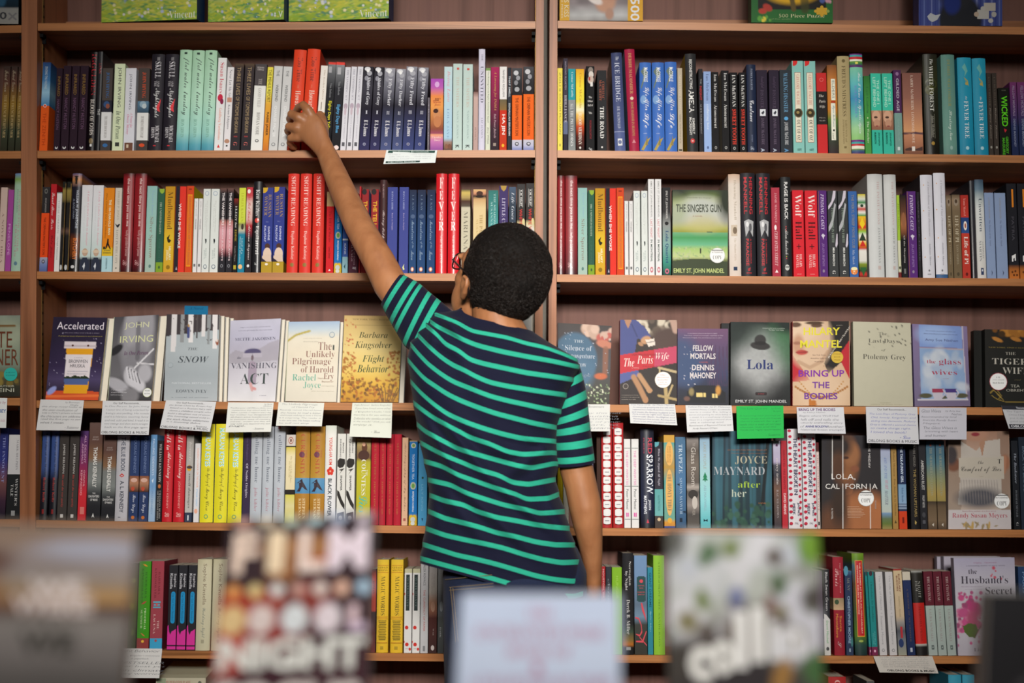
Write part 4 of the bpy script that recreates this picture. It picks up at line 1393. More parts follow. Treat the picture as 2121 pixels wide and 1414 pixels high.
face([(1642, 667.7), (1759.7, 667), (1761, 842), (1642, 842)], .028, .024, a, [H('HILARY', .075, .165, 'd8cc34', 'nb', .19, .83), H('MANTEL', .225, .315, 'd8cc34', 'nb', .13, .86), H('New York Times', .395, .41, '5a3a34', 'i', .34, .58), H('Bestselling Author of', .435, .45, '5a3a34', 'i', .31, .6), H('Wolf Hall', .475, .49, '5a3a34', 'i', .38, .54), H('A NOVEL', .525, .54, '5a3a34', 's', .53, .64), H('BRING UP', .58, .66, '7a2a98', 'nb', .1, .9), H('THE', .72, .795, '6a3090', 'nb', .34, .64), H('BODIES', .85, .925, '6a3090', 'nb', .2, .78), H('picador', .045, .055, 'c8c0b0', 'n', .77, .88)],
     'red and flesh-toned paperback with a lady portrait on its cover', spine='8a1c24', stickers=[(.775, .43, .105, 'c8a83c', [E(.775, .43, .1, .066, 'c8a83c'), H('WINNER', .385, .4, '8a6a1c', 'n', .7, .85), H('BOOK', .42, .435, '8a6a1c', 'n', .72, .83), H('PRIZE', .455, .47, '8a6a1c', 'n', .72, .83)], 'round gold prize sticker')])
# L
a = Art(40, 60, (0, 'b5b19c'), (.5, 'b2ae9a'), (1, 'aaa692'))
a.spots(34, .011, ['3c3a36'], (.25, .02, 1, .3), 17, .3)
face([(1767, 667), (1886, 670), (1891, 843), (1769.5, 841.6)], .028, .02, a, [H('The', .12, .155, '5a5850', 's', .44, .58), H('Last Days', .2, .26, '54524a', 's', .26, .78), H('of', .32, .35, '54524a', 'i', .48, .56), H('Ptolemy Grey', .385, .46, '54524a', 's', .16, .9), H('WALTER MOSLEY', .955, .965, '8a8670', 's', .44, .62), H('author of many books', .975, .985, '8a8670', 's', .28, .82)],
     'plain grey-cream paperback with scattered black specks', spine='a09c88', gloss=False)
# M
a = Art(74, 104, (0, '76688c'), (1, '645a74'))
a.poly([(.12, 0), (.9, .01), (.9, .28), (.12, .27)], '6f86b8').ell(.4, .12, .3, .12, '8aa0c8', .8).poly([(.12, .29), (.92, .3), (.94, .91), (.12, .91)], '7a92b4')
a.spots(26, .12, ['a8b0bc', 'b8bcc2', '9aa6b8'], (.18, .34, .88, .8), 31, .7, .6, .7)
a.poly([(.12, .28), (.92, .285), (.92, .3), (.12, .295)], '98909c').poly([(.9, 0), (.92, 0), (.95, .92), (.93, .92)], 'a8a0ac').ell(.2, .87, .12, .03, '4a4834', .3).ell(.85, .87, .12, .03, '4a4834', .3).ell(.5, .89, .1, .02, '4a4a38', .3).poly([(.05, .905), (.96, .91), (.96, .93), (.05, .925)], 'b0acb4')
for cx_, c_ in ((.42, '8a3048'), (.66, '3c2c6a')):
    a.poly([(cx_ - .11, .79), (cx_ + .11, .79), (cx_ + .07, .92), (cx_ - .07, .92)], 'aca6b2').poly([(cx_ - .11, .78), (cx_ + .11, .78), (cx_ + .1, .83), (cx_ - .1, .83)], c_).line([(cx_ + .1, .8), (cx_ + .14, .84), (cx_ + .08, .89)], .01, 'aca6b2')
face([(1890, 671), (2003, 676), (2010, 841), (1895.5, 842)], .028, .018, a, [H('Fans of tender, witty fiction will adore this', .07, .085, '4a4a70', 'n', .24, .78), H('debut novel about two widows and one past', .105, .12, '4a4a70', 'n', .2, .82), H('Amy Sue Nathan', .17, .21, '4a5078', 'n', .22, .82), H('the', .43, .475, '9a3a50', 's', .24, .4), H('glass', .415, .505, '9a3a50', 's', .46, .86), H('wives', .55, .615, '9a3a50', 's', .32, .78), H('a novel', .655, .665, '9a6a78', 'n', .53, .62)],
     'lavender window-frame paperback with two cups on its cover', spine='70648a')
# N
a = Art(60, 90, (0, '1f1d1a'), (.3, '1c1c1a'), (1, '1a1a18'))
a.spots(22, .06, ['8a5a24', 'a06c2c', '3a2814', '6a431c'], (.15, 0, 1, .09), 8, .4).ell(.22, .13, .1, .025, 'a06c30', .3, .4).ell(.55, .12, .1, .025, '9a662c', .3, .3).ell(.92, .12, .08, .03, '9a662c', .3)
a.line([(.1, .85), (.2, .9), (.34, .93), (.95, .93)], .006, '8a7434').line([(.08, .82), (.14, .78), (.22, .84), (.3, .9)], .008, '8a7434').line([(.2, .78), (.28, .86), (.22, .9)], .006, '8a7434')
face([(2040, 681), (2156, 684), (2160, 843), (2042, 842)], .026, .022, a, [H('NEW YORK TIMES BESTSELLER', .225, .24, '7a6a34', 's', .06, .94), H('THE', .29, .325, '9a968c', 's', .36, .54), H("TIGER'S", .37, .45, 'a8a49a', 's', .12, .9), H('WIFE', .49, .57, 'a8a49a', 's', .3, .78), H('A Novel', .64, .655, '6a6040', 'i', .5, .62), H('TEA', .71, .745, '96938a', 'n', .44, .6), H('OBREHT', .765, .8, '96938a', 'n', .36, .72)],
     'black paperback with tiger paws and gold flourish, cut by photo edge', spine='141412', stickers=[(.22, .675, .16, '8a3a44', [H('10', .61, .63, '3a3a3a', 's', .19, .25), H('year award', .645, .66, '3a3a3a', 's', .12, .32), H('Book Review', .68, .7, '3a3a3a', 's', .12, .32)], 'round white sticker with red rim')], copies=1, cdx=-16, copylook='tiger paw cover', copy_edge='151513')

# ------------------------------------------------------------------ face-out books among the spine rows
a = Art(80, 120, (0, '2c3a1e'), (.06, '5a6a34'), (.14, 'aab078'), (.22, 'c0c2b8'), (.36, 'b4b4ac'), (.44, 'a6a65a'), (.495, '8a8a20'), (.5, '62a072'), (.56, '3c9050'), (.64, '62aa80'), (.69, '9ab868'), (.78, 'b4c080'), (.82, '6a7440'), (.84, '3c4420'), (1, '26301a'))
a.ell(.5, .2, .4, .12, 'b2b6ac', .8).ell(.55, .4, .3, .1, 'b8b070', .9, 0, .6).ell(0, .02, .25, .1, '16200e', .8).ell(1.02, .1, .2, .25, '1a2410', .8).ell(.05, .25, .2, .18, '8a9868', .8, 0, .6)
a.spots(70, .03, ['a8b088', '7a9a6a', 'b0b490'], (0, .66, 1, .82), 22, .5, .3, .7).poly([(0, .83), (.4, .8), (.7, .81), (1, .84), (1, 1.01), (0, 1.01)], '2e3a1c').ell(.67, .492, .05, .006, '1a2c22', .3).line([(.505, .69), (.505, .735)], .012, '12160c').ell(.505, .69, .01, .008, '12160c')
_ac = lambda u, v: [H('AUTOGRAPHED', v - .045, v - .027, '2a2a2a', 'n', u - .1, u + .1), H('COPY', v + .0, v + .045, '3a3a3a', 's', u - .08, u + .08), R(u - .1, v - .065, u + .1, v - .055, '4a4a4a')]
face([(1393.5, 392), (1508, 393), (1507, 570), (1393, 569.5)], .0202, .02, a, [H('a taut thriller by a rising star', .085, .1, '4a4a34', 'i', .26, .7), H("THE SINGER'S GUN", .165, .26, '3c4234', 'nb', .06, .88), H('A NOVEL', .3, .315, '9a6a5a', 'n', .36, .54), H('EMILY ST. JOHN MANDEL', .915, .985, 'b8c47a', 'nb', .02, .94)],
     'green seascape paperback shown face out in the second row', spine='24301c', stickers=[(.81, .765, .14, 'c8c8c4', _ac(.81, .765), 'round white autograph sticker')], group='face-out books among the spines')
a = Art(84, 130, (0, '24404e'), (.3, '2a4a58'), (.6, '2c4c54'), (.85, '24403e'), (1, '1e3230'))
for k in range(15):
    x_ = k / 14
    a.line([(x_ + .02 * math.sin(k * 3.3), 0), (x_ + .03 * math.sin(k * 1.7), 1)], .018 + .012 * (k % 3), ['1a2e38', '35606e', '2e5866', '162630'][k % 4], .8)
a.line([(.95, 0), (.84, .75)], .03, '131c20').noise(5, 9, .12, 6).spots(40, .04, ['35584a', '2a4a3c'], (0, .75, 1, 1), 7, .6)
face([(1476, 893), (1598, 893), (1599.5, 1095), (1475, 1094)], .0235, .022, a, [H('ON THE NEW YORK TIMES BESTSELLER LIST', .19, .205, '8a5a34', 'n', .25, .92), H('from the author of a prize-winning book', .225, .24, '8a5a34', 'n', .32, .92), H('JOYCE', .26, .345, 'a8a28c', 's', .38, .92), H('MAYNARD', .37, .455, 'a4a8ac', 's', .02, .88), H('after', .52, .585, '9ab83c', 's', .43, .8), H('her', .605, .68, 'b0b8a8', 's', .32, .57), H('A NOVEL', .735, .75, 'a0683c', 'n', .77, .9)],
     'teal forest paperback shown face out under the green note card', spine='1e3640', group='face-out books among the spines')
a = Art(84, 130, (0, '29262a'), (.5, '2a2729'), (1, '2b2624'))
a.ell(.42, .28, .2, .26, '7c5032', .6).ell(.5, .2, .14, .12, '8a5c3c', .6).ell(.56, .36, .07, .035, '7a4a34', .5).ell(.3, .12, .2, .12, '2a2220', .7).ell(.28, .34, .1, .16, '4a3022', .8).ell(.41, .24, .05, .015, '3a241c', .5).poly([(.4, .5), (.55, .47), (.52, .62), (.4, .65)], '6a4430')
a.ell(.75, .9, .45, .28, 'a0643e', .5).ell(.55, .95, .3, .3, '98603c', .6).ell(.2, .95, .25, .2, '5a3a28', .8).ell(.3, .75, .14, .2, '33261f', .9)
a.line([(.175, 0), (.175, .47)], .005, 'd8d4d0').line([(.36, 0), (.36, .47)], .005, 'd8d4d0').line([(.36, .52), (.36, 1)], .005, 'd8d4d0').line([(.82, .52), (.82, 1)], .005, 'd8d4d0')
face([(1702.5, 902), (1823.5, 902), (1825, 1095), (1702, 1095)], .0225, .02, a, [H('EDIE', .1, .125, 'd0ccca', 'n', .8, .84)][:0] + [T('EDIE MEIDAV', .09, .35, 'd0ccca', 'n', .79, .825), R(.165, .41, .185, .47, 'd8d4d0'), R(.165, .462, .22, .47, 'd8d4d0'), H('O', .415, .47, 'd8d4d0', 'n', .24, .33), R(.355, .41, .368, .47, 'd8d4d0'), R(.355, .462, .42, .47, 'd8d4d0'), H('A,', .415, .483, 'd8d4d0', 'n', .43, .57), H('CAL', .52, .575, 'd8d4d0', 'n', .06, .3), H('FORN', .52, .575, 'd8d4d0', 'n', .4, .76), H('A', .52, .575, 'd8d4d0', 'n', .85, .94), T('A NOVEL', .78, .9, 'c0bcb8', 'n', .16, .19), T('PICADOR', .7, .79, 'a8a4a0', 'n', .895, .92)] + [R(.43, .765 + .016 * k, .43 + [.2, .24, .27, .24, .28, .3, .26, .22][k], .769 + .016 * k, 'c8a488') for k in range(8)],
     'dark brown paperback with a face in profile, shown face out', spine='26221f', stickers=[(.745, .675, .135, 'c8c8c4', _ac(.745, .675), 'round white autograph sticker')], group='face-out books among the spines')
a = Art(88, 134, (0, '8a6a58'), (.2, 'a08474'), (.4, '988070'), (.8, 'a8988c'), (.82, 'b4acac'), (1, 'b0a9a9'))
a.poly([(0, 0), (.28, 0), (.3, .3), (.2, .8), (0, .8)], '7a6a5c', .6).poly([(.8, .0), (1, 0), (1, .8), (.85, .8)], '7a6456', .7).ell(.45, .03, .2, .07, '9a7460', .4).ell(.44, .03, .07, .02, '7a2c34', .4)
a.poly([(.2, .1), (.45, .2), (.6, .1), (.85, .08), (.86, .75), (.15, .75), (.2, .4)], 'a8a098').poly([(.5, .12), (.62, .05), (.55, .26)], '98745e').ell(.5, .68, .35, .1, '4a4a50', .7)
for k in range(14):
    a.line([(.2 + .045 * k, .5), (.22 + .045 * k, .74)], .008, '7a7270', .5)
a.ell(.08, .34, .12, .07, '6a4636', .4).ell(.04, .24, .1, .1, '3a3436', .5).ell(.93, .32, .07, .08, '8a5e48', .4).line([(.92, .27), (.9, .42)], .03, '9a6c54')
a.poly([(.17, .27), (.9, .26), (.9, .49), (.17, .47)], 'a8a094').poly([(0, .805), (1, .805), (1, 1), (0, 1)], 'b2abac').spots(16, .05, ['8a7a5c', 'a88a50', '6a5a4c'], (.1, .94, .9, .99), 3, .4, .3)
face([(1965.5, 892), (2090, 891), (2094.5, 1094), (1964.5, 1094)], .0235, .022, a, [H('the', .3, .335, '3a3a3a', 'c', .48, .57), H('Comfort of Lies', .36, .43, '33302e', 'c', .2, .86), H('a novel', .455, .465, '8a7a70', 'n', .5, .56), H('Bestselling author of a first novel', .81, .825, '9a6a70', 's', .22, .76), H('Randy Susan Meyers', .835, .895, 'a04a58', 's', .06, .94), H('T', .285, .33, '2a2a2a', 's', .8, .86)],
     'pale paperback with a person holding a card sign, shown face out', spine='8a7a70', stickers=[(.855, .715, .125, 'c8c8c4', _ac(.855, .715), 'round white autograph sticker')], group='face-out books among the spines')
a = Art(80, 120, (0, '9a95aa'), (.2, 'a8a4b0'), (.5, 'b0acb2'), (1, 'a09aa4'))
a.spots(60, .035, ['a03c6a', 'b04a78', '8a4464', 'b87890'], (.0, .4, .42, .75), 41, .4).spots(26, .02, ['b04a78', '9a4a70'], (0, .35, .6, .9), 42, .4).ell(.32, .52, .13, .07, 'a03c68', .5, .6).ell(.12, .56, .1, .05, 'a84c76', .5).ell(.27, .62, .1, .08, '9a4864', .6)
a.poly([(.1, .7), (.2, .67), (.32, .68), (.36, .74), (.3, .82), (.2, .81), (.12, .76)], '4a5a2c').line([(.3, .81), (.4, .7)], .008, '5a3a34').spots(6, .02, ['b04a5a'], (.6, .1, .8, .22), 43)
face([(1975.5, 1155), (2101, 1153.5), (2108, 1357.5), (1985, 1357)], .025, .022, a, [H('Gripping ... I devoured it', .045, .06, '8a4a6a', 'n', .32, .7), H('a bestselling author of many novels', .075, .09, '5a5464', 'n', .2, .84), H('the', .115, .165, '3a3440', 's', .23, .37), H("Husband's", .185, .265, '3a3440', 's', .1, .88), H('Secret', .3, .38, '3a3440', 's', .5, .95), H('the novel with the secret', .29, .3, '8a7c90', 'n', .1, .45), H('so big it could', .32, .33, '8a7c90', 'n', .16, .44), H('Liane Moriarty', .92, .965, '4a4450', 's', .27, .95)],
     'white paperback with pink petals and a green leaf, face out', spine='8a8494', group='face-out books among the spines')
for i_, (l_, yf_) in enumerate(((1955, .122), (1941, .150))):
    face([(l_, 1156 + 3 * i_), (l_ + 116, 1156 + 3 * i_), (l_ + 120, 1350), (l_ + 4, 1350)], .022, .02, Art(4, 6, (0, 'a8a2b0'), (1, 'a8a2b0')), [], '%s copy standing behind the pink petal cover' % ORD[i_], spine='8a8494', group='face-out books among the spines', yf=yf_)

# a book lying flat on the lowest shelf
def flat_book():
    W, L, Hh = .115, .2, .022
    z = P(380, 1400, .03)[2]
    root = empty('paperback_book', (P(378, 1400, .03)[0], .1, z - Hh))
    mb = MB()
    mb.box(-.058, .058, -.085, .085, 0, .0008, 'b8ae94')
    mb.box(-.058, .058, -.085, .085, Hh - .0008, Hh, 'c8c4a8')
    mb.box(-.058, .058, -.0858, -.085, 0, Hh, 'c4bca4')
    s_ = lambda u, v, off: np.stack([(np.asarray(u) - .5) * .116, -.0858 - off + 0 * np.asarray(u), Hh * (1 - np.asarray(v))], 1)
    draw(mb, [H('GOOD BEHAVIOUR SHE', .3, .65, 'a8685a', 's', .1, .7), E(.88, .5, .035, .18, '6a6a5c'), R(.02, .05, .2, .95, '9aa488')], s_)
    mb.build('cover', M_MATTE, root)
    pg = MB()
    pg.box(-.0575, .0575, -.0848, .0845, .0009, Hh - .0009, 'e8e0d0')
    pg.build('page_block', M_PAGES, root)
    tag(root, 'cream paperback lying flat, spine out, lowest row, left bay', 'book', 'books in the lowest row of the left bay')
    # the pile it lies on
    zb = P(378, 1625, 0)[2] + .0005
    h_, k = (z - Hh - zb - .0006), 4
    for i in range(k):
        r = copy_tree(root)
        r.location.z = zb + i * (h_ / k)
        r.scale = (1, 1, (h_ / k - .0006) / Hh)
        r['label'] = 'paperback lying %s from the bottom of the pile on the lowest shelf' % ORD[i]


flat_book()

# ================================================================== NOTE CARDS
CARDG = 'handwritten recommendation cards on the shelf edges'


def scrawl(lines, v0, v1, col, u0=.06, u1=.94, seed=1):
    """lines of handwriting"""
    rg = random.Random(seed)
    out = []
    n = len(lines)
    for i, t in enumerate(lines):
        a_ = v0 + (v1 - v0) * i / n
        hgt = (v1 - v0) / n * .66
        w_ = min(1, .25 + .03 * len(t))
        out.append(H(t, a_, a_ + hgt, col, 'w', u0 + rg.random() * .04, u0 + (u1 - u0) * w_))
    return out


def card(corners, ops, label, col='d8d8d2', y0=-0.0008, out=0.028):
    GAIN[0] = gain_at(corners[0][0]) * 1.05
    tl, tr, br, bl = corners
    q = [P(*tl, y0), P(*tr, y0), P(*br, y0 - out), P(*bl, y0 - out)]
    org = (np.array(q[0]) + np.array(q[1])) / 2
    q = [p - org for p in q]
    root = empty('note_card', org)
    mb = MB()
    surf = slab_quad(mb, q, .0005, col)
    draw(mb, ops, surf, .0002, .00008)
    mb.build('card', M_CARD, root)
    GAIN[0] = 1.0
    # the fold that sits on the board under the books
    tag(root, label, 'note card', CARDG)
    return root


INK, BLUEINK = '3c3e48', '5a62a0'
OSR = lambda c='3a3a3e': H('Our Staff Recommends...', .045, .1, c, 'n', .22, .78)
OBM = lambda c='2a2c30': H('OBLONG BOOKS & MUSIC', .9, .97, c, 'n', .02, .96)
card([(-32, 823), (15, 824), (12.5, 886), (-36, 885)], [H('sale by', .1, .22, '8a3050', 'w', .5, .96), H('OBEY', .38, .5, '3a5a8a', 'nb', .5, .98), H('the kids', .7, .8, 'a07080', 'w', .55, .95)], 'note card with red and blue ink cut by the left photo edge', 'c8c8c8')
card([(84, 827), (174, 829), (166.5, 891.5), (75, 890.5)], [H('by Bronwen', .05, .12, INK, 'w', .58, .9), H('Hruska', .13, .19, INK, 'w', .7, .88)] + scrawl(["this sharp novel looks at", "the over-medication of", "kids in NYC's private schools", "the characters are addictive", "read the first page to see", "what I mean."], .2, .82, INK, .05, .97) + [H('- Suzanna', .86, .94, INK, 'w', .64, .95)], 'white note card below the pill bottle cover', 'c0bfbf')
card([(213, 829.5), (313.5, 830), (308, 900.5), (208, 899.5)], [OSR()] + scrawl(["In One Person  by John Irving", "I never tire of being surprised by", "Irving's storytelling. His novels", "and it is hilarious, touching, funny", "and sad, odd and kind. I read it in", "two sittings and then went straight", "back to the first page again"], .14, .86, '62646c', .05, .97) + [OBM()], 'printed shop note card below the black and white hands cover', 'c4c4c6')
card([(344, 828.5), (448, 832), (434.5, 894), (331, 886.5)], [OSR()] + scrawl(["the Snow Child by Eowyn Ivey", "based on a Russian fairy tale", "about a childless couple who", "build a daughter out of snow", "this haunting novel told in", "the stark Alaska wilderness", "is a stunning debut"], .14, .82, INK, .08, .94) + [H('- Suzanna', .82, .88, INK, 'w', .66, .92), OBM()], 'slanted printed shop card below the birch trunk cover', 'c6c6c8')
card([(472.5, 833), (567, 833.5), (561, 894), (466.7, 895)], [H('by Mette', .04, .09, INK, 'w', .8, .97), H('Jakobsen', .1, .15, INK, 'w', .78, .96)] + scrawl(["Twelve year old Minou lives on a", "mysterious tiny island with her", "father, a priest, a magician and a dog", "her mother has disappeared", "Jakobsen's quietly beautiful novel is", "an evocative story of memory", "and loss - another one they will", "stay with you beyond the last", "page."], .17, .86, INK, .06, .97) + [H('- Suzanna', .86, .92, INK, 'w', .6, .84)], 'white note card below the umbrella cover', 'd4d4ce')
card([(577, 832.5), (671.7, 834), (666.5, 882.5), (571.5, 881.5)], [H('The Unlikely Pilgrimage', .05, .14, '76787a', 'w', .08, .86), H('of Harold Fry', .17, .25, '76787a', 'w', .3, .8)] + scrawl(["Recently retired, Harold leaves", "the house to mail a letter", "and keeps walking to save a friend", "it is surprising. The reader is", "in for one too. He keeps walking", "he will not stop"], .3, .97, '70727a', .04, .96), 'short white note card below the curly lettered cover', 'd4d4cc')
card([(730, 834), (812.7, 834), (810.5, 906.6), (723.5, 903.8)], scrawl(["Flight Behavior  Barbara Kingsolver", "If you have loved some other", "of Kingsolver's books, I think", "then this is for you without", "Dellarobia who stumbles on what", "in the woods? I think you will,", "enjoy it."], .04, .72, '7c7e78', .05, .97) + [H('- Lisa', .8, .88, '7c7e78', 'c', .52, .72)], 'square white note card below the butterfly cover', 'd2d4c8')
card([(1175, 837), (1263.4, 836.8), (1263.4, 893), (1173, 893)], [H('Bonaventure', .05, .13, INK, 'w', .5, .86)] + scrawl(["            may this not", "            Louisiana", "            mysterious", "            one of your", "            heart, to", "            - Suzanna"], .3, .95, '8a8c94', .3, 1.3), 'white note card half hidden by the striped sleeve', 'cfcfcb')
card([(1302.6, 836), (1398, 836.8), (1402.7, 880.4), (1305.8, 876)], scrawl(["The Paris Wife  by Paula McLain", "An extremely gripping tale that tells what", "happened from Hadley Richardson's view point", "and meets the famous husband in his", "Paris circle by night with Scott and", "Gertrude Stein, bullfights and", "Hemingway's first success. Reading about", "them is so vivid you seem yourself"], .02, .98, '4c4e80', .04, .97), 'white card packed with tiny handwriting below the crimson ribbon cover', 'd0d0cf')
card([(1419.8, 839), (1515.4, 839.5), (1519.6, 892.4), (1423.5, 895)], scrawl(["Fellow Mortals  by D. Mahoney", "mailman Henry Cooper accidentally", "starts a major fire, killing a", "woman and upsetting the whole feeling of", "a street. It is a small story of many", "lives in a neighborhood that", "sits a calming end."], .04, .72, '5c5e6c', .05, .97) + [H('Reminiscent of Raymond Carver and', .73, .81, '3c3e44', 'w', .05, .96), H('Andy Stewart O\'Nan.', .84, .92, '3c3e44', 'w', .12, .66)], 'white note card below the purple dusk cover', 'cdcdce')
card([(1525, 840.5), (1622.6, 840), (1623.8, 906.6), (1527, 908.6)], [H('The Lola Quartet', .05, .12, '2a7a48', 'w', .08, .66), H('by Emily', .06, .12, '2a7a48', 'w', .74, .95), H('St. John', .15, .2, '2a7a48', 'w', .78, .95)] + scrawl(["A haunting noir journal of", "music, drugs and old friends", "Gavin's search for a girl", "leads into a web of old bad", "choices, loss and the", "Florida heat. Highly recommended"], .28, .8, '2a8048', .05, .94) + [H('- Suzanna', .86, .93, '2a7a48', 'w', .62, .92)], 'bright green note card below the black hat cover', '2aa84c')
card([(1650, 843), (1747.4, 843), (1751.8, 898), (1652.8, 897)], [H('BRING UP THE BODIES', .04, .15, '5a3468', 'nb', .04, .82), H('by Hilary Mantel', .18, .24, INK, 'w', .13, .6)] + scrawl(["Begins where Wolf Hall", "left off and tells the", "utterly enthralling story", "of                 Another", "historical fiction triumph!"], .3, .96, '545664', .04, .96) + [H('ANNE BOLEYN', .7, .78, '3c3c78', 'nb', .16, .62)], 'white card with a bold purple heading below the lady portrait cover', 'c2c2c6')
card([(1793.3, 842), (1900, 843), (1903.4, 919.5), (1795.8, 917)], [OSR('4a4a50')] + scrawl(["The Last Days of Ptolemy Grey", "Old, lonely, forgotten and", "sliding into dementia, Ptolemy", "Grey is offered a second chance", "to make things right.", "I loved this book!"], .17, .76, BLUEINK, .06, .96) + [H('- Lisa', .78, .87, BLUEINK, 'c', .64, .84), OBM('3a3a42')], 'printed shop card with blue handwriting below the specked cover', 'b6b6ba')
card([(1904, 843.5), (2002, 844), (2002, 910), (1904.6, 909.7)], [H('Glass Wives', .06, .16, '50525a', 'w', .05, .46), H('by Amy Sue', .08, .15, '50525a', 'w', .55, .87), H('Nathan', .18, .24, '50525a', 'w', .68, .9)] + scrawl(["Recommended by local", "favorite Randy Susan", "Meyers."], .27, .58, '5a5c64', .04, .92) + scrawl(["The Glass Wives is", "brimming with heart", "and humor."], .6, .96, '5a5c64', .08, .98), 'lilac-white note card below the two cups cover', 'aaa9b2')
card([(2074, 839.7), (2172, 841), (2186, 889), (2089.6, 887)], [R(0, .0, 1, .17, '26262e'), H('Suzanna Recommends', .04, .14, 'c0c0c4', 's', .3, .9)] + scrawl(["The Tiger's Wife by Tea", "Once I began I could not", "put it down, such a", "good and strange story"], .22, .8, '6a6c74', .06, .9) + [R(.03, .82, 1, .98, '26262e'), H('OBLONG BOOKS', .85, .95, 'c0c0c4', 'nb', .06, .9)], 'card with two black bands below the tiger paw cover', 'a8a8ac')
card([(800.5, 310.5), (905.7, 311), (901.5, 336.6), (794, 339.5)], [R(.04, .04, .96, .22, '2a4a42'), H('Suzanna Recommends', .06, .19, 'c8d4d0', 's', .24, .84)] + scrawl(["the trilogy of the year, a story that everyone", "talks about and nobody admits", "reading, I could not stop with it"], .28, .78, 'a8aab0', .05, .9) + [R(.04, .82, .7, .95, '2c4440'), H('OBLONG BOOKS', .845, .93, 'c8d4d0', 'nb', .08, .62)], 'card with green bands on the top book shelf edge', 'e0e6e4', out=.02)
card([(238, 1342), (336, 1343), (330, 1404), (231, 1403)], [H('Flight Behavior', .04, .16, '3a3c40', 'w', .06, .96), H("Kingsolver's masterpiece", .22, .28, INK, 'w', .34, .96), H('in paperback', .32, .39, INK, 'w', .36, .74)] + scrawl(["              BESTSELLER", "              her best yet", "              on climate", "              very worried!"], .45, .95, '5a5c60', .1, 1.1), 'white note card beside the blurred sandy display book', 'c4c2c0')
card([(1809, 1358.5), (1931, 1358.5), (1944, 1394), (1822, 1392)], scrawl(["The Life of Objects by Susanna Moore", "one of my favorite reads of the", "year, imaginative, magical, subtle is", "lush, and beautifully and painfully", "sad. One of my favourite books", "set in WWII Berlin today"], .03, .74, '6a6c70', .08, .9) + [H('- Suzanna', .7, .78, '6a6c70', 'w', .74, .95), H('OBLONG BOOKS & MUSIC', .82, .94, '2c2a2a', 'nb', .14, .96)], 'slanted shop card on the fifth row shelf edge', 'b4afa8', out=.035)
# blue tab standing behind the birch cover
def blue_tab():
    q = [P(382.5, 633, .09), P(431, 633.5, .09), P(430, 668, .085), P(381, 668, .085)]
    org = (q[2] + q[3]) / 2
    mb = MB()
    s_ = slab_quad(mb, [p - org for p in q], .0006, '16709c')
    draw(mb, [H('A Novel', .08, .22, '104a74', 'i', .2, .8)], s_, .0002)
    root = empty('note_card', org)
    mb.build('card', M_CARD, root)
    tag(root, 'bright blue slip sticking up behind the birch trunk cover', 'note card', CARDG)


blue_tab()

# ================================================================== PUZZLE BOXES
PZ = 'puzzle boxes on the uppermost shelf'


def puzzle(corners_bottom, hgt, depth, art, ops, label, rz=0.0, side='243a5c', sideops=(), y=0.012):
    """corners_bottom: left and right pixel of the front's lower edge, plus its y pixel"""
    x0, x1, yb = corners_bottom
    a_, b_ = P(x0, yb, y), P(x1, yb, y)
    Wd = (b_[0] - a_[0]) / max(.2, math.cos(rz))
    root = empty('puzzle_box', (a_[0], y, (a_[2] + b_[2]) / 2 + .0006), (0, 0, 0))
    root.rotation_euler = (math.radians(-1.0), 0, rz)
    mb = MB()
    h_, w_ = art.h, art.w
    hgt_ = hgt
    sf = lambda u, v, off: np.stack([np.asarray(u, dtype=float) * Wd, -np.asarray(off) + 0 * np.asarray(u, dtype=float), hgt_ * (1 - np.asarray(v, dtype=float))], 1)
    k = w_ + 1
    mb.add(sf(art.u.ravel(), art.v.ravel(), 0.0), [(j * k + i, (j + 1) * k + i, (j + 1) * k + i + 1, j * k + i + 1) for j in range(h_) for i in range(w_)], [tuple(c) for c in art.a.reshape(-1, 3)])
    # lid sides, back, and the slightly smaller tray
    for f in ([(0, 0, 0), (0, depth * .8, 0), (0, depth * .8, hgt), (0, 0, hgt)], [(Wd, 0, 0), (Wd, depth * .8, 0), (Wd, depth * .8, hgt), (Wd, 0, hgt)], [(0, 0, hgt), (Wd, 0, hgt), (Wd, depth * .8, hgt), (0, depth * .8, hgt)], [(0, 0, 0), (Wd, 0, 0), (Wd, depth * .8, 0), (0, depth * .8, 0)]):
        mb.add(f, [(0, 1, 2, 3)], side)
    draw(mb, ops, sf, .0003, .0001)
    ss = lambda u, v, off: np.stack([-np.asarray(off) + 0 * np.asarray(u, dtype=float), depth * .8 * (1 - np.asarray(u, dtype=float)), hgt * (1 - np.asarray(v, dtype=float))], 1)
    draw(mb, sideops, ss, .0003, .0001)
    mb.build('lid', M_GLOSS, root)
    t = MB()
    t.box(.001, Wd - .001, .002, depth, .001, hgt - .001, side)
    t.build('tray', M_MATTE, root)
    tag(root, label, 'puzzle box', PZ)
    return root


def meadow(seed):
    a = Art(140, 170, (0, '7a9ac8'), (.45, '8aa8c8'), (.6, '9ab4cc'), (.78, 'aebc86'), (.84, 'b4bc50'), (.92, 'a6b844'), (1, '8cac3c'))
    a.noise(9, 14, .12, seed)
    rg = np.random.RandomState(seed)
    for k in range(420):
        x, y = rg.rand(), .76 + .25 * rg.rand()
        q = .01 + .03 * rg.rand()
        c = ['d0c84c', 'bcc44c', '8cb048', '6aa054', 'd8d068', 'a8c06a', '5a9058', '4c8078'][rg.randint(8)]
        a.ell(x, y, q, q * (.16 + .2 * rg.rand()), c, .8, -.5 + rg.rand() * .9, .75)
    a.spots(26, .012, ['dcdcd8', 'b4c0dc', 'e4dca8'], (.1, .8, 1, .97), seed + 3, .6).spots(12, .05, ['98a8d0', 'b4bcd4', '8898c4'], (0, .68, .7, .8), seed + 4, .7, .25, .8)
    return a


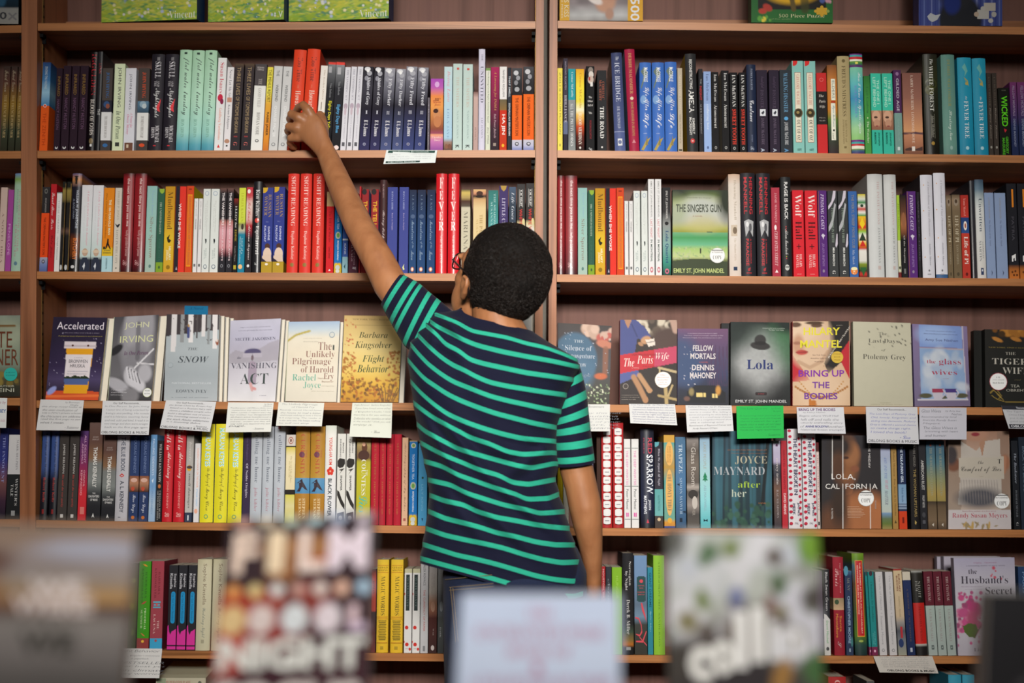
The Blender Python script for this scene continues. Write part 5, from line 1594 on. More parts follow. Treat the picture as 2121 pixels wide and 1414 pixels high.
_piece = [R(.3, .8, .7, .84, 'a8b0b8'), R(.4, .78, .6, .8, 'a8b0b8'), R(.3, .86, .7, .9, 'a8b0b8'), R(.4, .9, .6, .92, 'a8b0b8')]
for i, (x0, x1, lab) in enumerate(((210, 415, 'puzzle box with painted meadow, first of three, nearest the left upright'), (431, 592, 'puzzle box with painted meadow, second of three, between two alike'), (598, 808, 'puzzle box with painted meadow, third of three, full front in view'))):
    puzzle((x0, x1, 47.5 - i), .27, .05, meadow(3 + 10 * i), [H('Vincent', .92, .985, 'dce0cc', 's', .71, .985)][:1 if i != 1 else 0] + ([H('V', .925, .98, 'dce0cc', 'nb', .93, .985)] if i == 1 else []), lab, rz=math.radians(-9), side='1f3356', sideops=_piece, y=.03)
a = Art(50, 60, (0, '14202c'), (.6, '1c3044'), (.78, '20384a'), (.86, '1a2a34'), (.86, 'a8a8a4'), (1, 'a8a6a0'))
a.spots(10, .06, ['8a3034', '3a6a8a'], (.4, .6, 1, .86), 3, .4)
puzzle((-96, 38, 50), .27, .05, a, [H('750', .895, .96, '4a4c50', 'nb', .48, .82), G([(.86, .9), (.98, .96), (.96, .97), (.84, .91)], '8a8a8c'), G([(.96, .9), (.98, .91), (.86, .97), (.84, .96)], '8a8a8c')], 'dark puzzle box with a pale number strip at the far left', side='14181c', y=.03)
a = Art(80, 110, (0, '5a4a4a'), (.6, '6a5a58'), (.85, '7c7274'), (.95, 'a8a8a8'), (1, '8c8a88'))
a.noise(12, 18, .3, 6).ell(.55, .84, .12, .09, 'b88a70', .4, .5).ell(.62, .72, .14, .1, 'b07c68', .5).ell(.42, .815, .1, .035, 'd8cdc8', .4, .5).ell(.6, .94, .05, .05, 'a8806c', .5)
a.poly([(0, 0), (.125, 0), (.125, 1.01), (0, 1.01)], 'c8981c').poly([(.82, 0), (1.01, 0), (1.01, 1.01), (.82, 1.01)], 'cf9a1c')
puzzle((1159, 1331.5, 43.5), .27, .05, a, [T("PIG'S KISS", .72, .97, 'd8cdb0', 'n', .055, .11), T('BIG PIECES', .78, .98, 'd8cdb0', 'n', .02, .04), T('500', .8, 1.0, 'dcdcdc', 'nb', .85, .96)], 'yellow-framed puzzle box with a pink animal', side='9a7414', y=.012)
a = Art(90, 110, (0, '1a4a24'), (.75, '1e5a28'), (1, '226428'))
a.poly([(.08, 0), (.92, 0), (.92, .885), (.08, .885)], '15120f').ell(.5, .74, .32, .1, 'd0a018', .4).ell(.3, .72, .12, .05, 'b88c14', .5).line([(.5, .8), (.52, .88)], .03, '5a4a20').line([(.65, .78), (.66, .88)], .05, '3a3a14', .8).ell(.2, .87, .06, .03, 'a83428', .3, .4).ell(.14, .9, .05, .025, 'b03a2c', .3).spots(8, .02, ['5a9a3a', 'd0c040'], (.02, .95, .4, .99), 3).spots(10, .025, ['8a6a9a', 'c08a9a', '4a5a9a'], (.86, .72, .97, .82), 5, .4)
puzzle((1556, 1725, 47.5), .27, .05, a, [H('500 Piece Puzzle', .925, .955, 'c8c49a', 's', .34, .9), R(.8, .87, .93, .93, 'c89c28'), E(.79, .9, .02, .014, 'c89c28'), E(.865, .865, .02, .014, 'c89c28'), E(.94, .9, .02, .014, '8a9a4a'), E(.865, .935, .02, .014, 'c89c28'), H('of fine quality', .965, .975, '8aa070', 's', .24, .5)], 'green puzzle box with a yellow flower picture', side='184420', y=.012)
a = Art(90, 110, (0, '4a5490'), (1, '3a4684'))
for k in range(22):
    a.line([(.02 + k * .045, 0), (.02 + k * .045, 1)], .008, ['2a3478', '6a78b0', '343c80', '8088b8'][k % 4], .8)
a.ell(.5, .95, .26, .22, '1d1f26', .2).ell(.45, .72, .2, .14, '23242a', .4).ell(.4, .8, .1, .1, '1c2c70', .4)
puzzle((1903, 2076, 54), .27, .05, a, [R(.7, .86, .84, .94, 'b8b6b0'), R(.78, .8, .92, .87, 'b8b2a8'), E(.77, .85, .03, .02, 'b8b6b0'), E(.9, .9, .03, .025, 'b0aea8'), E(.86, .955, .03, .02, 'b8b6b0'), E(.69, .9, .03, .022, 'b8a490'), G([(.1, .92), (.14, .89), (.2, .91), (.26, .9), (.22, .95), (.16, .97), (.12, .95)], 'b4b8bc')], 'blue striped puzzle box with big white puzzle pieces', side='2c346c', y=.012)
# ================================================================== TOP BOOK ROW
# far-left bay
bk('F1', [(-1, 14, 137), (15.5, 29, 137), (30.5, 42, 138)], 'p', [(0, '3a2e2a'), (.2, '5a3a30'), (.45, '8a6a2a'), (.75, '3a4030'), (1, '2c2a1e')],
   [T('Fried Green', .05, .3, 'a89a80', 'c'), T('THE FRENCH PERFUMER', .34, .84, 'b8a070', 's', .3, .7)], 'dark brown and gold paperback')
# left bay
bk('L1', [(80.5, 98, 129)], 'p', [(0, '27406f'), (.2, '3f74a6'), (.34, '8fb9cf'), (.49, '3a78a8'), (.49, 'e8571b'), (1, 'e8571b')],
   [T('DUONG THU HUONG', .05, .3, 'c8d4dc', 'n', .35, .65), T('THE ZENITH', .57, .93, 'b03a10', 'n', .3, .7), E(.5, .49, .2, .02, 'f0e8e0'), E(.5, .49, .14, .014, 'd84018')], 'blue and orange paperback')
bk('L1', [(110, 123, 141), (124.5, 141, 136), (142.5, 158.5, 136), (159.5, 177, 136)], 'p', '2a1a26',
   [T('INFRARED', .1, .34, '8a6a30', 'n', .3, .7), T('NANCY HUSTON', .38, .74, '6a4a66', 'n', .3, .7), E(.5, .955, .22, .018, 'e6dcd8'), E(.5, .945, .14, .014, '2a1a26')], 'near-black purple paperback with gold lettering')
bk('L1', [(181, 195, 108)], 'h', '140e10', [T('IGGULDEN', .02, .44, 'a8222c', 's', .2, .85), T('BLOOD OF GODS', .48, .84, 'd8d0c8', 's', .2, .8), E(.5, .9, .3, .03, '7a6a4c'), R(.35, .93, .65, .955, 'd8d8d8')], 'tall black hardcover with red capitals', gloss='shiny')
bk('L1', [(196, 206, 107)], 'h', [(0, '2a2a2e'), (1, '16161a')], [T('LYNN', .12, .22, 'a8222c', 'n', .3, .8), T('THE', .58, .64, 'c8c8c8', 'n', .3, .8)], 'narrow glossy black hardcover', gloss='shiny')
_ir = lambda c, t, a, b: [T('JOHN IRVING', .05, .36, c, 's', .35, .7), T(t, .58, .84, '8a8480', 's', .35, .62), E(.5, .93, .25, .022, c), E(.5, .44, .3, .04, a), E(.62, .46, .2, .03, b)]
bk('L1', [(206.5, 228, 141)], 'p', [(0, '4a423e'), (.39, '4a423e'), (.39, '2a2a36'), (.53, '2a2a36'), (.53, 'e6e2de'), (.87, 'e6e2de'), (.87, '453e3c'), (1, '453e3c')],
   _ir('3a6aa0', 'THE CIDER HOUSE RULES', '34507a', '8a5040'), 'brown and white paperback with blue lettering')
bk('L1', [(231, 253.5, 132)], 'p', 'd3e0ba', [T('JOHN IRVING', .04, .5, '4a4a48', 'n', .3, .68), T('In One Person', .54, .86, '4a5a48', 'i', .3, .75), R(.3, .9, .68, .945, '3a3c38')], 'pale green paperback with grey capitals')
bk('L1', [(254.5, 277, 141)], 'p', 'd6d6e0', [T('JOHN IRVING', .07, .5, '5a5a6a', 'n', .35, .62), T('A Prayer for', .54, .72, 'd07a96', 'i', .52, .8), T('Owen Meany', .56, .8, 'd07a96', 'i', .2, .48), R(.12, .9, .9, .995, '6e4a3a'), R(.3, .92, .5, .96, 'c8b8a0')], 'pale lilac paperback with pink italics')
bk('L1', [(281, 305, 141)], 'p', [(0, '473e3b'), (.4, '473e3b'), (.4, '5a7e98'), (.54, '34485a'), (.54, 'e4e0dc'), (.87, 'e4e0dc'), (.87, '453e3c'), (1, '453e3c')],
   _ir('d0502c', 'THE WORLD ACCORDING TO GARP', '8aa4b4', 'b8c4c8'), 'brown and white paperback with orange lettering')
bk('L1', [(306.5, 334, 113), (335.5, 363, 113)], 'h', '26222a', [T('SKULL', .08, .25, 'e0dce0', 's', .3, .75), T('THE', .03, .07, 'b8b4b8', 's', .45, .65), T('AND', .28, .34, 'b8b4b8', 's', .5, .68), T('THE', .28, .34, 'b8b4b8', 's', .28, .46),
   G([(.5, .55), (.85, .46), (.75, .56), (.8, .6), (.6, .59)], 'd8343c'), T('Nightingale', .36, .66, 'e6e2e6', 'c', .25, .75), T('MICHAEL', .74, .92, 'e0dce0', 's', .52, .8), T('IRWIN', .76, .87, 'e0dce0', 's', .2, .46), R(.4, .945, .6, .955, 'c03038')], 'black hardcover with white lettering and red bird', dx=2)
bk('L1', [(364, 389.5, 104), (390.5, 415.5, 105), (416.5, 441.5, 105)], 'h', [(0, 'a8d0b0'), (.5, 'b4dcc4'), (.82, '9ccfc4'), (.94, '5aa2b0'), (1, '4a90a6')],
   [T('flat water', .08, .38, '3a4a44', 'c', .3, .8), T('tuesday', .42, .65, '3a4a44', 'c', .3, .8), T('RON IRWIN', .69, .87, '7aa898', 's', .35, .62), R(.38, .025, .62, .045, '2a3a34')], 'tall mint hardcover with black script', dx=3)
bk('L1', [(442.5, 461, 120)], 'p', 'ece6ea', [T('Susan Isaacs', .05, .38, 'c83248', 's', .3, .75), E(.45, .43, .3, .04, 'c82c48'), E(.65, .47, .2, .03, '8a2a4c'), T('Goldberg Variations', .54, .88, 'e8a08c', 's', .3, .7), G([(.5, .93), (.68, .965), (.35, .965)], 'd83a3a')], 'white paperback with red lettering and red heart shape', dx=4)
bk('L1', [(462, 476, 139)], 'p', 'e6e2e4', [T('Never Let Me Go', .03, .36, '6a6a72', 's', .35, .75), R(.2, .365, .9, .42, 'c8907a'), T('Kazuo Ishiguro', .45, .74, '5a5a62', 's', .3, .7), E(.5, .885, .4, .025, 'b88a72'), E(.5, .94, .15, .01, '303030')], 'slim white paperback with small face strip', dx=4.5)
bk('L1', [(476.5, 496, 132), (498, 518, 132)], 'p', [(0, '5a4838'), (.06, '3a3234'), (1, '2e2a2e')], [T('THREE LIVES', .04, .36, 'a8906c', 'n', .3, .7), T('OF TOMOMI ISHIKAWA', .38, .8, 'a8906c', 'n', .3, .7), T('G', .9, .94, 'd87068', 's', .3, .7), R(.3, .83, .7, .845, '8a3a3a')], 'charcoal paperback with tan capitals and red monogram', dx=5)
bk('L1', [(518.5, 543, 133)], 'p', [(0, '4e484a'), (.25, '4e484a'), (.25, 'eae7e2'), (1, 'eae7e2')], [H('ROWAN', .03, .05, 'c8c0bc', 'n', .2, .75), H('SOMERVILLE', .055, .075, 'c8c0bc', 'n', .2, .75), T('THE', .17, .24, 'b0a8a4', 's', .35, .65), T('GOOD CHILD', .28, .5, 'b4b0ae', 's', .35, .65), T('ROWAN SOBE', .56, .82, '8e8a88', 's', .35, .65), E(.5, .885, .16, .016, '3a3836'), E(.5, .885, .1, .01, 'eae7e2')], 'white paperback with dark grey top band', dx=6)
bk('L1', [(543.5, 555.5, 139)], 'p', [(0, 'e8d850'), (.3, 'ecdc58'), (.45, 'e2a83a'), (.7, 'dc8a30'), (.85, 'e0902e'), (1, 'c8702c')], [T('THE MEHLIS REPORT', .03, .42, '3a3220', 'n', .25, .8), T('RABIE JABER', .54, .82, '3a2a18', 'nb', .25, .75)], 'slim yellow-orange paperback with black capitals', dx=6.5)
bk('L1', [(556, 574.5, 137), (575.5, 594, 138)], 'p', 'cdcdcc', [T('THE', .05, .12, '5a5c60', 'n', .35, .65), T('WEEKEND', .22, .42, '44464a', 'n', .35, .65), T('CHARLES PALMER', .47, .84, 'f2f2f0', 'nb', .35, .65), E(.5, .925, .22, .02, '6a6c70'), E(.5, .925, .15, .014, 'cdcdcc')], 'light grey paperback with dark and white capitals', dx=7.5)
bk('L1', [(595, 621, 104), (623, 650, 102.5)], 'h', 'dc4428', [T('Zoo Time', .08, .32, '6e3028', 's', .35, .75), T('A NOVEL', .35, .39, 'e89070', 's', .45, .58), T('Howard Jacobson', .41, .82, 'ecd8c8', 's', .3, .75)], 'orange-red hardcover gripped by the hand', dx=10)
bk('L1', [(652, 667, 136)], 'p', [(0, 'e8e2da'), (.55, 'e8e2da'), (.55, 'd89a58'), (1, 'cc8a4a')], [T('The Evelyn Queen', .05, .4, 'a89078', 's', .45, .7), R(.4, .43, .5, .52, '6a5a4a')], 'white and tan paperback behind the thumb', dx=9)
bk('L1', [(668, 684.5, 129)], 'p', [(0, 'd8443a'), (.025, 'd8443a'), (.025, '7c7e80'), (.14, '5a5c60'), (.3, '26262a'), (1, '17171b')], [T('Vina Jackson', .24, .4, '9a9ca0', 's', .35, .65), T('Eighty Days Yellow', .44, .8, 'd8d02c', 'nb', .3, .75), R(.1, .05, .5, .12, 'a8a8ac')], 'black paperback with yellow title lettering', dx=8.5)
bk('L1', [(685, 703.5, 129)], 'p', [(0, 'e0483e'), (.03, 'e0483e'), (.03, '8a8c90'), (.16, '66686c'), (.3, '28282e'), (1, '18181d')], [T('Vina Jackson', .22, .37, '9a9ca0', 's', .35, .65), T('Eighty Days Blue', .48, .8, '58a0d0', 'nb', .3, .75), E(.6, .965, .28, .025, 'ecd8d4'), R(.2, .06, .6, .14, 'b0b0b4')], 'black paperback with sky-blue title lettering', dx=8)
bk('L1', [(704, 716, 139), (717, 729, 138), (730, 742, 138)], 'p', 'd9d8df', [T('THE VANISHING ACT', .03, .4, '8e8c9a', 's', .35, .7), E(.5, .47, .35, .035, 'b4a4b2'), E(.5, .53, .2, .05, 'c6b4be'), T('METTE JAKOBSEN', .58, .86, 'b0aeb8', 's', .4, .65), R(.25, .9, .75, .945, '5c5c62')], 'slim pale lilac paperback with umbrella picture', dx=7.8)
_sg = lambda t, n: [T(t, .13, .46, 'd8d8e0', 'sb', .35, .75), H(n, .525, .565, 'c8c8d4', 's', .4, .68) if 1 else 0, T('E L James', .64, .83, 'e8e6ec', 'sb', .32, .72), E(.5, .925, .15, .018, '8e8ea8'), E(.5, .925, .06, .007, '2a2a40')]
_sp = [E(.4, .03, .3, .025, 'dcdce0'), E(.6, .08, .25, .03, 'a8a8b0'), E(.35, .14, .2, .03, '8e8e98'), E(.55, .2, .2, .03, '6e6e78'), E(.45, .05, .15, .02, 'f0f0f2')]
bk('L1', [(743, 764.5, 138), (765.5, 786, 139)], 'p', [(0, '26242c'), (.25, '3c3a44'), (.5, '1e1a26'), (1, '32305a')], _sp + _sg('Shades of Grey', 'I'), 'dark paperback of a grey trilogy numbered one', dx=7.4)
bk('L1', [(787, 810, 141), (811.5, 832, 143)], 'p', [(0, '9a9aa4'), (.2, '70707c'), (.45, '2a2834'), (1, '4a5480')], _sp + _sg('Fifty Darker', 'II'), 'dark paperback of a grey trilogy numbered two', dx=7)
bk('L1', [(833, 856.5, 138), (857.5, 880, 140)], 'p', [(0, '8e8e98'), (.2, '62626e'), (.45, '26222e'), (1, '3a4478')], _sp + _sg('Fifty Freed', 'III'), 'dark paperback of a grey trilogy numbered three', dx=6.5)
bk('L1', [(884.5, 889.5, 202)], 'p', '6a646c', [T('A Woman Alone', .1, .9, 'b0a8b0', 's', .3, .7)], 'short thin speckled grey paperback')
bk('L1', [(890.5, 917.5, 163)], 'p', [(0, 'a84cb4'), (.12, 'b85cb0'), (.24, 'e88a4a'), (.38, 'e89a50'), (.7, '8a4a38'), (.76, '9a4a60'), (.78, 'e8a07a'), (.86, 'c878b0'), (1, '8a4a98')],
   [E(.5, .08, .18, .04, 'd8a8dc'), T('Chris Lynn', .27, .31, '7a3030', 'n', .2, .8), H('Gloria', .3, .34, 'a03a3a', 'c', .2, .8), H('James', .345, .385, 'a03a3a', 'c', .3, .8), E(.5, .5, .28, .09, 'c8885a'), E(.42, .45, .2, .03, '402420'), E(.55, .6, .3, .08, 'c07c50'), H('Cherokee', .8, .83, 'f0d8d0', 'i', .15, .85), H('Dance', .84, .87, 'f0d8d0', 'i', .3, .8)], 'short purple and orange romance paperback with embracing couple')
bk('L1', [(918.5, 936, 138)], 'p', [(0, 'c2d8dc'), (.85, 'a8cbe0'), (.9, '9a7e70'), (1, '5a4038')], [T('Being Lara', .05, .42, 'd8a0ac', 'i', .3, .75), T('LOLA JAYE', .5, .86, '8aa6c4', 's', .35, .65), E(.35, .95, .22, .03, '8a5c48'), E(.72, .95, .22, .03, '7a5040')], 'sky-blue paperback with two children at the foot')
bk('L1', [(937, 957, 132), (958, 978.5, 133)], 'p', 'bfd2cc', [R(.4, .045, .65, .07, 'c85a50'), T('THE SISTERS', .15, .5, 'c6b8ac', 's', .35, .65), T('NANCY JENSEN', .54, .86, '9aaeac', 's', .4, .62), T('K', .935, .97, '3a3c3e', 'nb', .3, .7)], 'grey-green paperback with a small red flower mark')
bk('L1', [(979.5, 990, 190)], 'p', [(0, '7a5a54'), (.1, 'c6a8a0'), (1, 'b89a94')], [T('JENSEN', .6, .82, '8a6460', 's', .35, .65)], 'dusty pink paperback tucked beside tall lilac hardcover')
bk('L1', [(990.5, 1004, 102)], 'h', 'd2cee0', [T('THE', .05, .12, '6a6a7a', 's', .4, .7), T('UNINVITED', .17, .53, '4a4a5c', 's', .3, .75), T('LIZ JENSEN', .68, .88, '8a8a9a', 's', .4, .7)], 'very tall pale lilac hardcover')
bk('L1', [(1005, 1015.5, 141)], 'p', [(0, '7a9a5a'), (.03, '7a9a5a'), (.03, 'dfe0d2'), (1, 'd4d8c4')], [T('The Knitting Circle Rapist Annihilation Squad', .04, .66, '3c5a34', 'n', .35, .7), T('Jincy Willett', .72, .92, '3a3a3a', 'n', .35, .7)], 'thin white and green paperback')
bk('L1', [(1016, 1033.5, 139)], 'p', [(0, 'a8285a'), (.45, '7a2044'), (.75, '3c2430'), (1, '2c2228')], [T('A Lovesong for INDIA', .05, .52, 'c89a5c', 'i', .35, .7), T('Ruth Prawer Jhabvala', .56, .85, 'c8a8b0', 'i', .35, .65), R(.3, .91, .65, .945, '9a8a80')], 'magenta to black paperback')
bk('L1', [(1034, 1049.5, 138)], 'p', [(0, 'e8e4e2'), (.39, 'e8e4e2'), (.39, '6a6048'), (.52, '8a6a3a'), (.52, 'c8321e'), (1, 'c03a1a')], [T('NANJING REQUIEM', .04, .36, '3a3a3a', 'n', .35, .68), T('HA JIN', .57, .81, 'f0e4dc', 'nb', .25, .78), E(.5, .94, .18, .02, 'e8b030')], 'white and red paperback with big white capitals')
bk('L1', [(1050.5, 1059, 140)], 'p', '2c3038', [T('THAT SMELL', .1, .36, 'd8dce0', 'nb', .3, .72), T('SONALLAH IBRAHIM', .43, .82, 'd8dce0', 'nb', .3, .72)], 'thin slate-black paperback with white capitals')
_om = [E(.4, .06, .25, .03, 'c8c8cc'), E(.6, .12, .2, .03, '9a9aa0'), E(.4, .18, .2, .03, '8a8a90'), E(.5, .26, .25, .03, 'a8a8ac'), T("THE ORPHAN MASTER'S SON", .36, .82, '6a2c10', 'n', .35, .66), E(.5, .92, .2, .022, '26262c'), E(.5, .92, .13, .012, 'c8c6d0')]
_ob = [(0, '4a4a4e'), (.18, '2a2a2e'), (.33, '1e1e22'), (.33, 'ea6a20'), (.87, 'e8621c'), (.87, 'c4c2cc'), (.94, 'b8b8d0'), (1, '6a7ab8')]
bk('L1', [(1060, 1081, 141), (1083.5, 1106, 138)], 'p', _ob, _om, 'black and orange paperback with pale foot')
# right bay
bk('R1', [(1154.5, 1165.5, 141)], 'p', 'ecd95c', [T('ZOLI', .05, .22, '8a8040', 'n', .35, .68), E(.5, .265, .16, .018, '8a8040'), E(.5, .265, .1, .011, 'ecd95c'), T('COLUM McCANN', .31, .8, '8a8040', 'n', .35, .68), E(.5, .93, .16, .018, 'b0a450')], 'lemon yellow paperback with spaced grey capitals')
bk('R1', [(1166.5, 1176.5, 121)], 'p', [(0, '3a3440'), (.68, '4a4450'), (.68, '626a86'), (.82, '626a86'), (.82, '2e2a36'), (1, '2e2a36')], [T('ANTHONY McCARTEN', .03, .34, 'a8a0b0', 'n', .35, .68), T('BRILLIANCE', .4, .7, 'c8c4cc', 's', .25, .75)], 'narrow dark plum paperback with blue band')
bk('R1', [(1177, 1192.5, 142.5)], 'p', [(0, '2e96a0'), (.38, '2e96a0'), (.38, '8e9294'), (.7, '6a6e70'), (1, '8a8e8e')], [T('Cormac McCarthy', .04, .35, 'e0e8e8', 's', .35, .7), T('ALL THE PRETTY HORSES', .42, .94, 'e4e4e2', 's', .3, .7)], 'teal and grey paperback')
bk('R1', [(1193, 1210.5, 143)], 'p', [(0, 'e8a828'), (.2, 'f0d840'), (.4, 'e8d84c'), (.5, 'f4ecc8'), (.56, 'ecc060'), (.7, 'c04820'), (.82, '5a2018'), (1, '221816')], [T('Cormac McCarthy', .05, .48, 'c89030', 's', .35, .7), T('BLOOD MERIDIAN', .54, .92, 'f0e8dc', 's', .3, .7), E(.5, .96, .13, .014, 'e0dcd4')], 'yellow to red and black flame-toned paperback')
bk('R1', [(1214, 1232, 137)], 'p', '18181a', [E(.55, .05, .3, .04, '8a8078'), E(.6, .1, .3, .04, 'd8d0c8'), E(.55, .16, .35, .05, 'c8b4a8'), R(.3, .13, .5, .17, 'b04038'), R(.5, .19, .8, .24, 'e0dcd8'), H('The', .355, .38, 'e8e4e0', 's', .3, .7), H('Other', .4, .425, 'e8e4e0', 's', .2, .8), H('Half of', .45, .475, 'e8e4e0', 's', .2, .8), H('Me', .54, .565, 'e8e4e0', 's', .3, .7), T('MORGAN McCARTHY', .64, .86, 'a03038', 'n', .4, .62), T('S', .96, .995, 'e0e0e0', 'c', .3, .7)], 'black paperback with white picture at the top')
bk('R1', [(1237, 1257, 145.6)], 'p', '2a2a2c', [T('CORMAC', .14, .36, 'a85a44', 's', .52, .78), T('McCARTHY', .12, .38, 'a85a44', 's', .22, .48), T('THE ROAD', .45, .84, 'e6e4e0', 'sb', .3, .72), E(.5, .95, .1, .012, 'd8d4d0')], 'charcoal paperback with red and white serif capitals')
bk('R1', [(1273.5, 1296, 110)], 'h', [(0, '3c4468'), (.8, '4a5480'), (.8, 'a8b0c8'), (.81, '525e8c'), (1, '525e8c')], [T('The', .04, .08, 'c8ccd8', 's', .4, .7), T('ICE BRIDGE', .1, .5, 'c4c8d8', 's', .28, .74), T('D.R. MACDONALD', .55, .77, 'b8bccc', 's', .35, .62), R(.3, .875, .72, .945, 'd8d8d8'), E(.5, .91, .17, .02, '6a7298')], 'tall slate-blue hardcover with pale capitals', dx=-7, side='8e8478')
bk('R1', [(1303.5, 1324.5, 102.6)], 'h', 'a01f40', [T('DEBBIE MACOMBER', .04, .44, 'c8a060', 's', .35, .66), E(.5, .485, .17, .016, 'e0d0b0'), T('ROSE HARBOR IN BLOOM', .52, .85, 'b89054', 's', .38, .64), G([(.5, .885), (.7, .92), (.3, .92)], 'c87a84')], 'tall crimson hardcover with gold capitals', dx=-9, side='8ab0d0')
bk('R1', [(1325.5, 1350, 130), (1351.5, 1377, 130), (1378, 1403, 129)], 'h', '3f6cba', [G([(.1, .1), (.4, .05), (.7, .12), (.4, .2), (.15, .3), (.1, .28), (.35, .16)], '6a7a70'), E(.3, .42, .25, .05, '7aa0d0'), T('McCORKLE', .06, .22, 'e8ecf2', 'nb', .35, .7), T('Life After', .28, .54, 'f2f4f8', 'c', .3, .82), T('Life', .57, .74, 'f2f4f8', 'c', .25, .78), H('A NOVEL', .795, .805, 'd8e0ec', 'n', .3, .6), G([(.1, .98), (.5, .88), (.9, .84), (.6, .92), (.3, .99)], 'b09a50'), G([(.45, .93), (.6, .82), (.68, .93)], '8a7a40')], 'bright blue hardcover with white script')
bk('R1', [(1404.5, 1415, 141)], 'p', 'b9ac96', [T('NOTES FROM A COMA', .08, .5, 'd8ccb8', 's', .35, .66), T('MIKE McCORMACK', .55, .9, '8a7e6c', 's', .35, .66), R(.15, .965, .85, .985, '3a3632')], 'thin beige paperback beside a charcoal hardcover')
bk('R1', [(1423.5, 1446.5, 112)], 'h', '2b2b2d', [T('RECONSTRUCTING', .06, .36, 'dcdad6', 'nb', .35, .62), T('AMELIA', .375, .6, 'e6e4e0', 'nb', .25, .72), T('KIMBERLY', .66, .82, 'd4d2ce', 'nb', .52, .74), T('McCREIGHT', .65, .83, 'd4d2ce', 'nb', .24, .46), E(.5, .89, .2, .025, 'c03a3a'), R(.42, .885, .58, .895, 'e8d8d0')], 'charcoal hardcover with white block capitals and yellow side', dx=-3, side='c8a830')
bk('R1', [(1448.5, 1457.5, 142.5)], 'p', '2a282c', [T('THE', .12, .18, 'b0b0b0', 'n', .4, .7), T('NIGHT', .21, .38, 'b83030', 'nb', .25, .75), T('ALICE McDERMOTT', .42, .78, 'a8a6a8', 's', .35, .68)], 'thin black paperback with one red word')
bk('R1', [(1458.6, 1474.6, 148)], 'p', [(0, '8ea6d2'), (.4, '8ea6d2'), (.4, '9cb4de'), (1, '94aedc')], [T('Ian McEwan', .03, .36, '4a5a80', 's', .35, .7), T('enduring love', .41, .72, 'dce4f2', 's', .3, .72), E(.5, .94, .14, .018, '5a6a94')], 'light blue paperback between two black ones')
_at = [T('Ian McEwan', .03, .37, 'd8d6d4', 's', .35, .72), T('Atonement', .41, .7, 'dcdad6', 's', .32, .74), E(.5, .94, .16, .018, 'b8b6b2'), E(.5, .94, .1, .011, '171618')]
bk('R1', [(1475.6, 1490.4, 149), (1496, 1512, 146)], 'p', '19181a', _at, 'black paperback with white mixed-case serif lettering', side='9a9284')
bk('R1', [(1513, 1530, 150), (1532.5, 1547.5, 150)], 'p', '171618', [T('IAN McEWAN', .03, .43, 'dedcd8', 's', .32, .74), T('SWEET TOOTH', .46, .9, 'd8402e', 'sb', .28, .76), E(.5, .945, .16, .018, 'b8b6b2'), E(.5, .945, .1, .011, '171618')], 'black paperback with white and red serif capitals')
bk('R1', [(1548.5, 1568, 134)], 'h', '1f2840', [T('PATRICK McGRATH', .05, .29, '98a0b4', 's', .42, .64), T('Constance', .41, .65, 'dcdee4', 'c', .28, .76), T('BLOOMSBURY', .8, .88, '7a84a0', 'n', .42, .56), T('R', .93, .975, 'a8b0c0', 'c', .3, .7)], 'navy hardcover with white script word')
bk('R1', [(1569, 1592, 145), (1595, 1616.5, 145)], 'p', '2b2232', [T('beautiful', .08, .22, '55465c', 'c', .3, .7), T('DISASTER', .24, .46, '514458', 's', .35, .65), R(.28, .475, .8, .555, 'd8dae0'), G([(.38, .52), (.62, .49), (.7, .51), (.55, .54)], '3a3a44'), T('JAMIE McGUIRE', .58, .9, '6a5c70', 's', .35, .65), T('A', .945, .985, 'b8c0d0', 'nb', .3, .65)], 'dark purple paperback with small white square')
bk('R1', [(1617.5, 1642, 144.5)], 'p', '2e343a', [T('WALKING DISASTER', .04, .51, '6a9cc0', 's', .32, .68), E(.5, .585, .18, .022, '5aa0d0'), T('JAMIE McGUIRE', .63, .9, 'd0d2d4', 's', .32, .66), T('A', .945, .985, '6aa0d0', 'nb', .3, .65)], 'slate paperback with light blue serif capitals')
bk('R1', [(1643.5, 1667.5, 126), (1668.5, 1693, 126.5)], 'p', '84bdb4', [G([(.08, .0), (.5, 0), (.48, .025), (.38, .045), (.2, .055), (.08, .055)], 'd03230'), R(.22, .125, .76, .88, '9a3a30'), R(.25, .13, .73, .875, 'e4dcc6'), T('GREGORY MAGUIRE', .15, .48, 'c07868', 's', .35, .64), E(.5, .565, .38, .05, '6a5a40'), E(.5, .565, .3, .04, '3a3222'), E(.45, .56, .14, .015, '9a8450'), T('OUT OF OZ', .64, .86, '3a3a36', 's', .34, .66), T('W', .945, .975, '3a6a64', 's', .3, .7)], 'aqua paperback with cream title panel')
bk('R1', [(1694, 1715.5, 151)], 'p', [(0, 'c02c2c'), (.23, 'c02c2c'), (.23, '24201f'), (.64, '24201f'), (.64, 'c42c2e'), (1, 'c42c2e')], [E(.5, .085, .2, .024, 'd8706a'), E(.5, .085, .15, .018, 'c02c2c'), H('The', .27, .3, 'd8d0c4', 'i', .2, .7), H('Paris', .335, .37, 'd8d0c4', 'i', .2, .85), H('Wife', .405, .44, 'd8d0c4', 'i', .25, .8), H('PAULA', .55, .565, 'b8b0a8', 's', .2, .8), H('McLAIN', .585, .6, 'b8b0a8', 's', .2, .8)], 'red paperback with black middle band')
